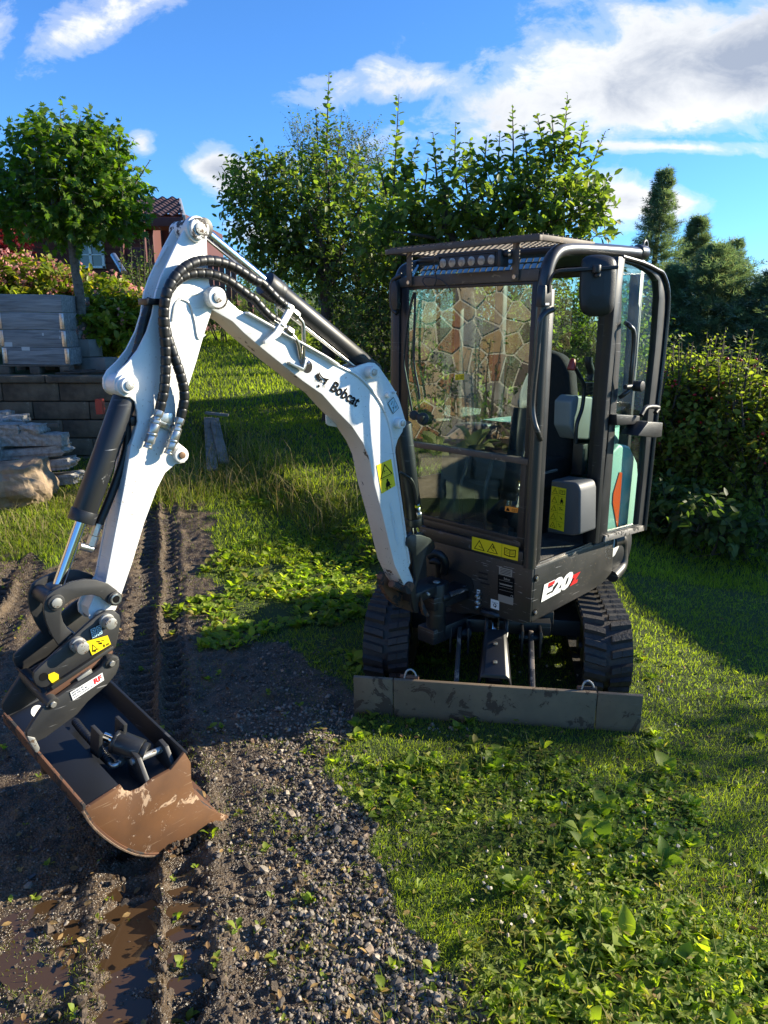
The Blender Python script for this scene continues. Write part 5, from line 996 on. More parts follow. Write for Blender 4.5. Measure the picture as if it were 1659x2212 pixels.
decal('pictogram_sticker', [onL(8,648,512,.1435), onL(8,735,468,.1435), onL(8,748,545,.1435), onL(8,665,583,.1435)], NL, [(1, rect(0,0,1,1))]+[(0, rect(a, b_, a+.42, b_+.42), 1.6) for a in (.05,.53) for b_ in (.05,.53)]+[(1, [(a+.15*math.cos(t), b_+.15*math.sin(t)) for t in np.linspace(0, 6.2, 12)], 2.0) for a in (.26,.74) for b_ in (.26,.74)]+[(0, [(a+.09*math.cos(t), b_+.09*math.sin(t)) for t in np.linspace(0, 6.2, 12)], 2.4) for a in (.26,.74) for b_ in (.26,.74)], [STB, INK], EX)
mb = MB(); mb.prism([onL(8, x, y, .143) for x, y in ((350,840),(392,822),(425,840),(425,870),(410,895),(375,900),(352,870))], (0, .0012, 0)); mb.build('torn_yellow_sticker', YEL, EX)
# ---------- undercarriage (turned against the upper structure)
UC = Vector((.66, 4.16, 0)); UF = Vector((-.141, -.990, 0)).normalized(); UL = Vector((.990, -.141, 0)).normalized()
def U(f, s, z): return loc(UC+UF*f+UL*s+Vector((0, 0, z)))
URs = Matrix((loc(MO+UF), loc(MO+UL), Vector((0, 0, 1)))).transposed()
def ubox(mb, f0, f1, s0, s1, z0, z1): return mb.box(U((f0+f1)/2, (s0+s1)/2, (z0+z1)/2), (abs(f1-f0), abs(s1-s0), abs(z1-z0)), URs)
mb = MB(); ubox(mb, -.55, .52, -.30, .30, .28, .40); ubox(mb, -.4, .45, -.45, .45, .24, .33); mb.cyl(U(0,0,.40), U(0,0,.47), .30, n=32); mb.build('chassis', BLACK, EX, .006)
mb = MB(); ubox(mb, .52, .60, -.28, .28, .30, .37)
for s in (-.225, -.135, .135, .225): ubox(mb, .42, .70, s-.006, s+.006, .22, .36)
mb.build('blade_hinge_brackets', BLACK, EX, .003)
BW = .665
# blade, extensions, arms
def bladeseg(s0, s1, name, m=BLADE):
    mb = MB(); prof_ = [(0.985, -.01), (1.00, .05), (.995, .12), (1.005, .205), (.985, .207), (.972, .12), (.975, .05), (.97, -.01)]
    mb.prism([U(f, s0, z) for f, z in prof_], UV(s1-s0)); return mb.build(name, m, EX, .002)
def UV(ds): return loc(MO+UL*ds)
BLO = bladeseg(-.478, .468, 'dozer_blade'); bladeseg(-.673, -.482, 'blade_extension'); bladeseg(.472, .673, 'blade_extension')
mb = MB(); ubox(mb, .955, .985, -.60, .62, .13, .18); mb.build('blade_stiffener', BLACK, EX, .003)
for s in (-.18, .18):
    mb = MB(); mb.prism([U(.60, s-.012, .33), U(.66, s-.012, .35), U(.98, s-.012, .19), U(.98, s-.012, .05), U(.60, s-.012, .25)], UV(.022)); mb.build('blade_arm', wearmat('rubbed_arm_steel', (.035, .032, .03), (.22, .17, .13), .55, 14, .45) if 'rubbed_arm_steel' not in MATS else MATS['rubbed_arm_steel'], EX, .003)
    mb = MB(); mb.cyl(U(.60, s-.06, .29), U(.60, s+.06, .29), .035); mb.build('hinge_pin', BLACK, EX, .003)
mb = MB(); mb.cyl(U(.60, 0, .42), U(.78, 0, .28), .020, n=20); mb.build('blade_cylinder_rod', CHROME, EX)
cov = [(-.075,-.02),(-.062,.035),(-.045,.050),(.045,.050),(.062,.035),(.075,-.02),(.068,-.02),(.055,.03),(-.055,.03),(-.068,-.02)]
A_ = [U(.72, s*.85, .325+z) for s, z in cov]; B_ = [U(.955, s*1.12, .19+z) for s, z in cov]; mb = MB(); n = len(cov); mb.add(A_+B_, [(i, (i+1) % n, n+(i+1) % n, n+i) for i in range(n)]+[list(range(n)), list(range(n, 2*n))]); CVR = mb.build('blade_cylinder_cover', BLACK, EX, .003)
mb = MB(); mb.cyl(U(.70,0,.325), U(.93,0,.18), .038, n=24); mb.build('blade_cylinder', BLACK, EX)
for f in (.35, .75): c = A_[2].lerp(A_[3], .5).lerp(B_[2].lerp(B_[3], .5), f); mb = MB(); mb.cyl(c, c+Vector((0,0,.010)), .012, n=6); mb.build('bolt', ZINC, CVR, .001)
mb = MB(); q = U(.66, 0, .44); mb.tube([q+URs@Vector((.035*math.cos(t), .065*math.sin(t), 0)) for t in np.linspace(0, 2*math.pi, 24, endpoint=False)], .018, 8, closed=True); mb.build('tow_ring', BLACK, EX)
for s in (-.045, .055): tub('blade_hose', [U(.5, s*1.5, .40), U(.63, s, .40), U(.68, s, .34), U(.74, s*.8, .31)], .011, HOSE, EX)
for s in (-.40, .43):
    mb = MB(); mb.tube(smooth_path([U(.975, s-.03, .20), U(.97, s-.02, .235), U(.965, s, .245), U(.965, s+.02, .23), U(.97, s+.03, .20)], 4), .005, 8); mb.build('retaining_pin', PINM, EX)
    mb = MB(); mb.cyl(U(.965, s-.05, .205), U(.965, s+.04, .205), .012); mb.build('lock_pin', RUSTB, EX, .002)
# rubber tracks
def track_path(n=160):
    f0, f1, r, zc, top = .545, -.56, .205, .205, .41; pts = []
    L = [('line', (f1, 0), (f0, 0)), ('arc', (f0, zc), r, -90, 90), ('line', (f0, top), (f1, top)), ('arc', (f1, zc), r, 90, 270)]
    out = []
    for k in L:
        if k[0] == 'line':
            m = 34
            for i in range(m): t = i/m; sag = -.012*math.sin(math.pi*t) if k[1][1] > .3 else 0; out.append((k[1][0]+(k[2][0]-k[1][0])*t, k[1][1]+(k[2][1]-k[1][1])*t+sag))
        else:
            m = 22
            for i in range(m): a = math.radians(k[3]+(k[4]-k[3])*i/m); out.append((k[1][0]+r*math.cos(a), k[1][1]+r*math.sin(a)))
    return out
TP = track_path(); cum = [0]
for i in range(len(TP)): a, b_ = TP[i], TP[(i+1) % len(TP)]; cum.append(cum[-1]+math.hypot(b_[0]-a[0], b_[1]-a[1]))
def tpos(s):
    s %= cum[-1]; j = 0
    while cum[j+1] < s: j += 1
    a, b_ = TP[j], TP[(j+1) % len(TP)]; t = (s-cum[j])/(cum[j+1]-cum[j]); d = ((b_[0]-a[0]), (b_[1]-a[1])); l_ = math.hypot(*d); return (a[0]+d[0]*t, a[1]+d[1]*t), (d[0]/l_, d[1]/l_)
def lugs_mesh():
    # one tread lug in its own frame: x along the track, y across, z outwards (chevron with a step)
    mb = MB(); w = .112
    def seg(y0, y1, x0, x1, h=.020): mb.prism([(x0-.019, y0, 0), (x0+.019, y0, 0), (x1+.019, y1, 0), (x1-.019, y1, 0)], (0, 0, h)); mb.sm
    v = []; 
    def taper(y0, y1, x0, x1, h=.021):
        b_ = [(x0-.023, y0, 0), (x0+.023, y0, 0), (x1+.023, y1, 0), (x1-.023, y1, 0)]; t = [(x0-.015, y0*.98+y1*.02, h), (x0+.015, y0*.98+y1*.02, h), (x1+.015, y1*.98+y0*.02, h), (x1-.015, y1*.98+y0*.02, h)]
        mb.add(b_+t, [(0,3,2,1),(4,5,6,7),(0,1,5,4),(1,2,6,5),(2,3,7,6),(3,0,4,7)])
    taper(-.115, -.06, .012, .0); taper(-.06, -.014, .0, -.012)
    o = mb.build('tread_lug', RUBBER); me1 = o.data; bpy.data.objects.remove(o)
    mb2 = MB(); mb = mb2
    def taper2(y0, y1, x0, x1, h=.021):
        b_ = [(x0-.023, y0, 0), (x0+.023, y0, 0), (x1+.023, y1, 0), (x1-.023, y1, 0)]; t = [(x0-.015, y0, h), (x0+.015, y0, h), (x1+.015, y1, h), (x1-.015, y1, h)]
        mb2.add(b_+t, [(0,3,2,1),(4,5,6,7),(0,1,5,4),(1,2,6,5),(2,3,7,6),(3,0,4,7)])
    taper2(.014, .06, -.012, .0); taper2(.06, .115, .0, .012)
    o = mb2.build('tread_lug', RUBBER); me2 = o.data; bpy.data.objects.remove(o); return me1, me2
LM1, LM2 = lugs_mesh()
for sc_ in (-.555, .555):
    mb = MB(); th_ = .026
    def off(i, d): (p, t) = (TP[i], (TP[(i+1) % len(TP)][0]-TP[i-1][0], TP[(i+1) % len(TP)][1]-TP[i-1][1])); l_ = math.hypot(*t); return p[0]-t[1]/l_*d, p[1]+t[0]/l_*d
    n = len(TP); rows = []
    for s, d in ((-.117, .014), (-.117, th_+.014), (.117, th_+.014), (.117, .014)): rows.append([U(*[off(i, d)[0], sc_+s, off(i, d)[1]]) for i in list(range(n))+[0]])
    rows.append(rows[0]); mb.grid(rows, True); TR = mb.build('rubber_track', RUBBER, EX)
    NLG = 44
    for i in range(NLG):
        for me_, dsx in ((LM1, 0), (LM2, .5)):
            (p, t) = tpos((i+dsx)*cum[-1]/NLG); nrm = (t[1], -t[0]); c = U(p[0]-nrm[0]*.014, sc_, p[1]-nrm[1]*.014)
            X = URs@Vector((t[0], 0, t[1])); Z = URs@Vector((nrm[0], 0, nrm[1])); Y = Z.cross(X)
            o = bpy.data.objects.new('tread_lug', me_); COL.objects.link(o); o.parent = TR; o.matrix_local = Matrix(((X.x,Y.x,Z.x,c.x),(X.y,Y.y,Z.y,c.y),(X.z,Y.z,Z.z,c.z),(0,0,0,1)))
    sgn = 1
    mb = MB(); ubox(mb, -.50, .42, sc_-.07, sc_+.07, .13, .27); mb.build('track_frame', BLACK, EX, .01)
    for f, r in ((.545, .165), (-.56, .17)):
        mb = MB(); mb.cyl(U(f, sc_-.08, .205), U(f, sc_-.03, .205), r, n=28); mb.cyl(U(f, sc_+.03, .205), U(f, sc_+.08, .205), r, n=28); mb.cyl(U(f, sc_-.09, .205), U(f, sc_+.09, .205), .06); mb.build('idler_wheel' if f > 0 else 'drive_sprocket', BLACK, EX, .006)
    for f in (-.33, -.08, .17, .36):
        mb = MB(); mb.cyl(U(f, sc_-.08, .075), U(f, sc_-.03, .075), .06, n=20); mb.cyl(U(f, sc_+.03, .075), U(f, sc_+.08, .075), .06, n=20); mb.build('road_wheel', BLACK, EX, .005)
# ================================================================== SURROUNDINGS
def gh(x, y): return float(base_h(np.array([float(x)]), np.array([float(y)]))[0])
BARK = mat('bark', (.085, .065, .048), .9, col2=(.035, .027, .021), scale=22, bump=1.0, bscale=60)
BARKG = mat('grey_bark', (.17, .145, .115), .85, col2=(.07, .058, .046), scale=30, bump=.8, bscale=80)
def ellip_pts(n, c, r, pw=.42):
    d = rand_dirs(n); k = rng.random((n, 1))**pw; return np.array(c)+d*k*np.array(r), d
def foliage(name, parent, spec, size, leaf, mt, per=7, tl=.22, droop=-.25, out=.8, up=.35, jit=.5, shoots=(), sl=1.0, tm=None):
    """spec: list of (centre, radii, twigs). Leaves sit alternately on short twigs; shoots are long upright leafy rods."""
    TP_ = []; TD = []; TLn = []
    for c, r, n in spec:
        p, d = ellip_pts(n, c, r); TP_.append(p); dd = d*out+rng.normal(size=d.shape)*jit+np.array([0, 0, up]); TD.append(dd/np.linalg.norm(dd, axis=1, keepdims=True)); TLn.append(tl*(.6+.8*rng.random(n)))
    Pt = np.concatenate(TP_); D = np.concatenate(TD); Ln = np.concatenate(TLn); n = len(Pt)
    P = []; LD = []; S = []
    for k in range(per):
        f = (k+.6)/per; pos = Pt+D*(Ln*f)[:, None]; sd = rng.normal(size=(n, 3)); sd -= D*np.sum(sd*D, 1, keepdims=True); sd /= np.linalg.norm(sd, axis=1, keepdims=True)
        ld = sd*.9+D*.55; ld[:, 2] += droop*(.5+rng.random(n)); P.append(pos); LD.append(ld); S.append(size*(.6+.6*rng.random(n))*(1.0-.25*f))
    for (a, b_, m) in shoots:
        a = np.array(a); b_ = np.array(b_); t = (np.arange(m)+rng.random(m)*.6)/m; pos = a+(b_-a)*t[:, None]+rng.normal(size=(m, 3))*.012; ax = (b_-a)/np.linalg.norm(b_-a)
        az = np.arange(m)*2.4+rng.random(m); sd = np.stack([np.cos(az), np.sin(az), np.zeros(m)], 1); ld = sd*.9+ax*.55; ld[:, 2] += droop*.6
        P.append(pos); LD.append(ld); S.append(size*sl*(1.15-.75*t**2)*(.75+.4*rng.random(m)))
    P = np.concatenate(P); LD = np.concatenate(LD); S = np.concatenate(S); U_ = np.tile([0, 0, 1.], (len(P), 1))+rng.normal(size=(len(P), 3))*.55
    V_, F_ = scatter(leaf[0], leaf[1], P, basis(LD, U_), S)
    o = fast_mesh(name, V_, F_, mt, parent=parent, smooth=True)
    # twigs as thin three sided rods
    if tm is not None:
        q = len(Pt); a = Pt-D*.05; b_ = Pt+D*Ln[:, None]; sd = np.cross(D, [0, 0, 1.])+1e-4; sd /= np.linalg.norm(sd, axis=1, keepdims=True); s2 = np.cross(D, sd); w = .0045
        A = [a+sd*w, a-sd*w*.5+s2*w*.87, a-sd*w*.5-s2*w*.87, b_]
        Vt = np.stack(A, 1).reshape(-1, 3); Ft = (np.array([[0,1,3],[1,2,3],[2,0,3]])[None]+(np.arange(q)*4)[:, None, None]).reshape(-1, 3)
        L_ = [(Vt, Ft)]
        for (a, b_, m) in shoots:
            mb = MB(); mb.tube([Vector(a), Vector(a).lerp(Vector(b_), .5), Vector(b_)], .012, 5, radf=lambda i: (.012, .007, .003)[i]); fs = [];
            for f in mb.f: fs += [[f[0], f[i], f[i+1]] for i in range(1, len(f)-1)]
            L_.append((np.array(mb.v), np.array(fs)))
        v, f = join_vf(L_); fast_mesh('twigs', v, f, tm, parent=parent, smooth=True)
    return o
def trunk(parent, pts, r0, r1, m=BARK, limbs=(), wob=.02):
    P = smooth_path(pts, 6); n = len(P); mb = MB(); 
    P = [p+Vector((rnd.uniform(-wob, wob), rnd.uniform(-wob, wob), 0))*(0 if i == 0 else 1) for i, p in enumerate(P)]
    mb.tube(P, r0, 12, radf=lambda i: (r0+(r1-r0)*i/(n-1))*(1.25 if i == 0 else 1)*(1+.06*math.sin(i*1.7))); o = mb.build('trunk', m, parent)
    for a, b_, c in limbs:
        a, b_ = Vector(a), Vector(b_); md = a.lerp(b_, .45)+Vector((rnd.uniform(-.1, .1), rnd.uniform(-.1, .1), rnd.uniform(-.02, .1))); Q = smooth_path([a, md, b_], 5); mb = MB(); mb.tube(Q, c, 7, radf=lambda i: c*(1-.8*i/(len(Q)-1))); mb.build('limb', m, parent)
    return o
Zero = (0, 0, 0)
PEARL = leafmat('pear_leaves', (.055, .095, .024), (.155, .195, .045), .46, .40, (2.2, 2.5, .7), (.20, .22, .06))
SMALL = leafmat('small_leaves', (.06, .10, .025), (.14, .18, .04), .45, .5, (1.5, 1.8, .7), (.18, .17, .05))
DARKL = leafmat('dark_shrub_leaves', (.045, .072, .020), (.12, .15, .038), .42, .5, (1.6, 2.0, .7))
def W(x, y, Y): p = at(x, y, Y); return (p.x, p.y, p.z)
def px_r(px, Y): return px*Y*1.06/FOC
# --- pear tree behind the cab
def tree_root(name, x, y, label, cat='tree', group=None, z=None):
    o = empty(name, (x, y, gh(x, y) if z is None else z)); tag(o, label, cat, group); return o
class Frame:    # lets builders give world points for a thing whose Empty stands at its base
    def __init__(s, o): s.o = o.location.copy()
    def __call__(s, p): return tuple(Vector(p)-s.o)
def lobes(fr, Y, L, dens): return [(fr(W(x, y, Y+dy)), (px_r(rx, Y), px_r((rx+ry)/2, Y)*.8, px_r(ry, Y)), int(dens*rx*ry/1000)) for x, y, rx, ry, dy in L]
Yb = 8.0; b0 = W(1015, 760, Yb); RT = tree_root('pear_tree', b0[0], Yb, 'leafy pear tree with long upright shoots standing directly behind the cab'); fr = Frame(RT)
top = [fr(W(x, y, Yb)) for x, y in ((1015, 760), (1012, 640), (1020, 560), (1040, 500))]; top[0] = (0, 0, -.05)
trunk(RT, [Vector(p) for p in top], .09, .05, BARK, [(top[2], fr(W(x, y, Yb+dy)), .035) for x, y, dy in ((880,430,.2),(960,400,-.2),(1090,370,.2),(1200,370,-.2),(1270,440,.1),(850,500,-.3),(1180,480,.4))])
foliage('crown', RT, lobes(fr, Yb, [(860,460,55,60,0),(940,475,65,50,.3),(1000,440,55,60,-.2),(1100,430,70,70,.1),(1190,410,60,75,0),(1245,450,50,55,-.2),(1050,500,120,50,.2),(1180,480,110,55,-.2),(880,540,90,70,.2),(1290,500,30,25,-.3),(980,560,110,50,.5)], 17), .112, LEAF, PEARL, per=7, tl=.24,
        shoots=[(fr(W(a, b, Yb)), fr(W(c, d, Yb)), m) for a, b, c, d, m in ((960,440,952,330,14),(1130,400,1180,300,16),(1090,410,1060,330,14),(1010,420,1000,340,12),(1270,430,1322,380,12),(900,420,890,350,12),(850,420,862,203,44),(870,400,905,300,18),(835,420,812,330,16),(1110,380,1107,226,26),(1215,350,1226,205,34),(1180,350,1160,245,24),(982,380,984,264,20),(945,400,935,285,20),(1045,370,1052,292,16),(1262,400,1308,283,22),(1280,480,1345,478,14),(1250,340,1262,262,16),(1240,470,1310,400,14),(915,440,925,340,12),(1075,370,1080,285,16),(1020,380,1015,300,16),(1140,360,1132,270,18),(1200,350,1192,250,18))], tm=BARK)
# --- older tree left of it with visible trunk
Ya = 9.3; a0 = W(708, 715, Ya); RT = tree_root('fruit_tree', a0[0], Ya, 'broad dark green fruit tree whose trunk shows on the lawn between boom and cab'); fr = Frame(RT)
top = [(0, 0, -.05)]+[fr(W(x, y, Ya)) for x, y in ((706, 660), (712, 610), (730, 550))]
trunk(RT, [Vector(p) for p in top], .085, .06, BARK, [(top[2], fr(W(x, y, Ya+dy)), .04) for x, y, dy in ((560,430,.2),(640,400,-.2),(710,370,.2),(790,420,-.2),(600,520,.1),(820,520,-.3),(660,500,.4))])
foliage('crown', RT, lobes(fr, Ya, [(560,410,60,60,0),(620,440,70,70,.3),(560,480,60,60,-.1),(700,430,80,80,0),(790,460,75,80,.2),(640,530,110,60,.3),(740,550,110,70,-.1),(600,560,60,50,.2),(820,560,60,90,.3),(520,400,25,30,0),(700,600,100,30,.2)], 26), .094, LEAF, PEARL, per=7, tl=.24,
        shoots=[(fr(W(a, b, Ya)), fr(W(c, d, Ya)), m) for a, b, c, d, m in ((705,330,711,155,40),(690,380,682,232,24),(725,380,738,250,24),(575,390,572,312,18),(610,380,600,330,14),(540,400,510,345,16),(520,430,478,358,18),(510,460,480,432,12),(520,500,487,480,10),(760,400,772,330,14),(650,380,655,300,16),(705,380,708,210,30))], tm=BARK)
Yc = 12.5; c0 = W(700, 640, Yc); RT = tree_root('birch', c0[0], Yc, 'airy small leaved tree rising pale green behind the dark fruit tree'); fr = Frame(RT)
trunk(RT, [Vector((0, 0, -.05)), Vector(fr(W(690, 480, Yc))), Vector(fr(W(680, 330, Yc)))], .07, .03, BARKG, [(fr(W(690, 450, Yc)), fr(W(x, y, Yc)), .025) for x, y in ((640,300),(790,310),(740,290),(820,380))])
foliage('crown', RT, lobes(fr, Yc, [(650,340,30,60,0),(700,330,40,50,0),(770,330,45,50,.2),(660,400,50,50,-.1),(800,390,40,60,0),(720,400,70,60,.2)], 50), .055, LEAF4, SMALL, per=8, tl=.3, tm=BARKG)
# --- dark undergrowth and bushes along the back
def bush(name, x, y, rx, ry, h, n, size, mt, label, cat='bush', group=None, leaf=LEAF4, shoots=0, sm=26, per=6, up=.5, base=.0, stems=5, tl=.2, slen=.5, ffl=None):
    RT = tree_root(name, x, y, label, cat, group)
    sh = []
    for i in range(shoots):
        a = rnd.random()*6.28; k = rnd.random()**.5*.85; p = (rx*k*math.cos(a), ry*k*math.sin(a), h*(.70+.12*rnd.random())); L_ = slen*rnd.uniform(.6, 1.2); sh.append((p, (p[0]*1.08+rnd.uniform(-.06, .06), p[1]*1.08+rnd.uniform(-.06, .06), p[2]+L_), sm))
    for i in range(stems):
        a = rnd.random()*6.28; k = rnd.random()*.6; mb = MB(); mb.tube([Vector((.1*math.cos(a), .1*math.sin(a), -.05)), Vector((rx*k*.6*math.cos(a), ry*k*.6*math.sin(a), h*.4)), Vector((rx*k*math.cos(a), ry*k*math.sin(a), h*.8))], .016, 5, radf=lambda i: (.018, .012, .005)[i]); mb.build('stem', BARK, RT)
    L_ = [((0, 0, h*.52+base), (rx, ry, h*.46), int(n*.45))]+[((rx*.6*math.cos(q), ry*.6*math.sin(q), h*rnd.uniform(.35, .68)+base), (rx*.5, ry*.5, h*rnd.uniform(.22, .34)), int(n*.11)) for q in [rnd.random()*6.28 for _ in range(5)]]
    foliage('foliage', RT, L_, size, leaf, mt, per=per, tl=tl, shoots=sh, up=up, tm=BARK); return RT
for i, (px, Y, rx, h, lab) in enumerate(((790, 10.2, .75, 1.5, 'dark dense bush under the fruit tree at the top of the lawn'), (860, 8.8, .7, 2.4, 'tall dark bush filling the gap at the left edge of the cab'), (960, 9.3, .9, 2.2, 'dark bush seen through the left of the windscreen'), (1090, 9.2, .9, 2.3, 'dark bush directly behind the middle of the cab'), (1210, 8.6, .8, 2.3, 'dark green bush seen through the cab door opening'), (1330, 8.6, .8, 2.2, 'dark green bush behind the open cab door'))):
    p = W(px, 700, Y); bush('shrub', p[0], Y, rx, .7, h, 900, .08, DARKL if px < 900 else PEARL, lab, per=6)
for i, (px, Y, rx, h, lab) in enumerate(((545, 16, 1.0, 1.1, 'pale bush on the skyline left of the fruit tree trunk'), (620, 15, .9, .9, 'low bush on the rise just left of the tree trunk'), (480, 15.5, .8, .9, 'bush at the top of the lawn in the elbow of boom and arm'), (770, 14, .9, 1.1, 'light green bush behind the fruit tree trunk to its right'))):
    p = W(px, 700, Y); bush('shrub', p[0], Y, rx, .8, h, 420, .08, SMALL, lab, per=6)
for i, (px, Y, h, lab) in enumerate(((600, 30, 3.4, 'far young tree on the skyline beside the thin pole'), (540, 34, 2.6, 'far low tree seen between the arm cylinder and the skyline'), (660, 36, 2.8, 'far tree behind the fruit tree trunk'))):
    p = W(px, 690, Y); RT = tree_root('distant_tree', p[0], Y, lab); trunk(RT, [Vector((0,0,-.1)), Vector((0,0,h*.5)), Vector((0,0,h*.9))], .08, .02, BARK)
    foliage('crown', RT, [((0,0,h*.55),(h*.3,h*.3,h*.42), 260)], .16, LEAF4, SMALL, per=6, tl=.4)
# --- conifers on the right
CONL = leafmat('conifer_sprays', (.075, .115, .085), (.20, .25, .155), .38, .6, (1.8, 2.0, .9), (.19, .19, .12))
SPR = (np.array([[0,-.03,0],[0,.03,0],[1,0,0],[.15,-.06,0],[.25,-.02,0],[.62,-.42,-.05],[.2,.02,0],[.12,.06,0],[.62,.42,-.05],[.5,-.04,0],[.6,0,0],[.85,-.25,0],[.85,.25,0]]), np.array([[0,2,1],[3,5,4],[6,8,7],[9,11,10],[10,12,9]]))
def conifer(name, x, y, h, r, n, label, loose=.25, lean=0, group=None, size=.115):
    RT = tree_root(name, x, y, label, 'conifer', group)
    trunk(RT, [Vector((0,0,-.1)), Vector((lean*.4,0,h*.5)), Vector((lean,0,h*.97))], .09, .012, BARK)
    nb = int(n*1.7/26); P = []; D = []
    for i in range(nb):
        f = rnd.random()**1.0; z = h*(.05+.94*f); az = rnd.random()*6.28; L_ = r*(1-f)**1.0*rnd.uniform(.45, 1.3)+.05; cx = lean*f
        dirv = np.array([math.cos(az), math.sin(az), rnd.uniform(-.05, .45)+.4*f]); m = 26
        t = rng.random(m)**.7; side = np.array([-math.sin(az), math.cos(az), 0]); s = (rng.random(m)-.5)*L_*.55*(1.1-t)
        p = np.array([cx, 0, z])+dirv*(t*L_)[:, None]+side*s[:, None]; p[:, 2] -= .18*L_*t**2-rng.normal(size=m)*.02
        P.append(p); D.append(dirv*.8+side*np.sign(s)[:, None]*.6+rng.normal(size=(m, 3))*.25)
    P = np.concatenate(P); D = np.concatenate(D); V_, F_ = scatter(SPR[0], SPR[1], P, basis(D, np.tile([0,0,1.], (len(P), 1))+rng.normal(size=(len(P), 3))*.5), size*(.5+rng.random(len(P))))
    fast_mesh('crown', V_, F_, CONL, parent=RT); return RT
for px, Y, ty, r, n, lab, ln in ((1395, 12, 372, .95, 9000, 'tall slim conifer with feathery tip rising right of the cab roof', .1), (1475, 12.5, 470, 1.0, 8000, 'conifer with several thin tips right of the slim tall one', .1), (1550, 10.5, 535, 2.1, 16000, 'wide dark conifer above the berry shrubs', -.1), (1650, 10.0, 580, 2.1, 16000, 'rightmost dark conifer at the picture edge', .2), (1570, 13, 520, 1.0, 5000, 'thin tipped conifer standing behind the wide dark one', 0), (1450, 10.5, 580, 1.15, 9000, 'bushy conifer seen through and beside the open door glass', 0), (1700, 9.5, 600, 1.2, 6000, 'conifer just beyond the right end of the hedge', 0)):
    p = W(px, 700, Y); zt = at(px, ty, Y).z; conifer('conifer', p[0], Y, zt-gh(p[0], Y), r, n, lab, lean=ln)
conifer('conifer', 10.6, 7.2, 3.2, 1.6, 5000, 'large conifer beyond the parked white van', size=.2); conifer('conifer', 11.4, 9.6, 4.0, 1.8, 7000, 'large conifer further behind the parked white van', size=.2)
# --- berry shrubs
BERL = leafmat('berry_shrub_leaves', (.11, .16, .024), (.27, .29, .05), .5, .45, (1.5, 1.7, .6), (.17, .14, .04))
BER = mat('red_berries', (.40, .015, .02), .3)
for px, Y, rx, h, lab in ((1385, 7.3, .50, 1.35, 'yellow green shrub partly behind the open cab door'), (1455, 7.1, .55, 1.45, 'yellow green berry shrub nearest the open door latch'), (1535, 7.0, .58, 1.5, 'berry shrub in the middle of the hedge right of the cab'), (1610, 6.8, .55, 1.5, 'berry shrub with tall leafy shoots near the right picture edge'), (1690, 6.6, .5, 1.2, 'berry shrub cut by the right picture edge')):
    p = W(px, 700, Y); R_ = bush('berry_shrub', p[0], Y, rx, .5, h, 640, .080, BERL, lab, 'shrub', leaf=LEAF, shoots=26, sm=18, per=6, up=.9, slen=.50, tl=.2)
    m = 90; q, _ = ellip_pts(m, (0, 0, h*.68), (rx*.95, .5, h*.36)); V_, F_ = scatter(IV, IF, q, basis(rand_dirs(m), rand_dirs(m)), .011+.006*rng.random(m)); o = fast_mesh('berries', V_, F_, BER, parent=R_, smooth=True); o['kind'] = 'stuff'
for px, Y, lab in ((1500, 6.15, 'low dark leafy plant at the foot of the berry hedge'), (1620, 5.75, 'large leaved low plant at the hedge foot near the picture edge'), (1420, 6.5, 'low plant at the hedge foot behind the door')):
    p = W(px, 700, Y); bush('low_plant', p[0], Y, .32, .3, .42, 130, .11, DARKL, lab, 'plant', leaf=LEAF, per=5, stems=2)
# --- maple ball on a straight stem
Ym = 8.9; mb0 = W(182, 740, Ym); RT = tree_root('ball_maple', mb0[0], Ym, 'round headed maple on a straight bare stem above the block wall', z=1.32); fr = Frame(RT)
trunk(RT, [Vector((0,0,-.05)), Vector(fr(W(174, 660, Ym))), Vector(fr(W(160, 560, Ym))), Vector(fr(W(150, 470, Ym)))], .062, .040, BARKG, [(fr(W(150, 480, Ym)), fr(W(x, y, Ym)), .03) for x, y in ((60,400),(240,400),(150,320),(100,330),(220,330))], .006)
MAPL = leafmat('maple_leaves', (.035, .085, .012), (.12, .18, .024), .42, .42, (2.4, 2.7, .6), (.10, .15, .02))
foliage('crown', RT, lobes(fr, Ym, [(150,400,132,104,0),(150,440,142,72,0),(60,405,58,68,0),(236,405,58,72,0),(150,310,85,48,0),(262,460,32,38,0),(15,440,45,60,0),(220,335,48,42,.1),(90,318,48,36,-.1)], 26), .092, maple_leaf(), MAPL, per=6, tl=.2, droop=-.5, out=1.0, up=.1,
        shoots=[(fr(W(a, b, Ym)), fr(W(c, d, Ym)), 9) for a, b, c, d in ((130,290,131,238),(165,290,175,248),(100,300,85,262),(30,330,18,262),(250,340,262,290),(200,290,215,258),(290,400,325,345),(300,480,330,470),(10,380,-20,320))], tm=BARKG)
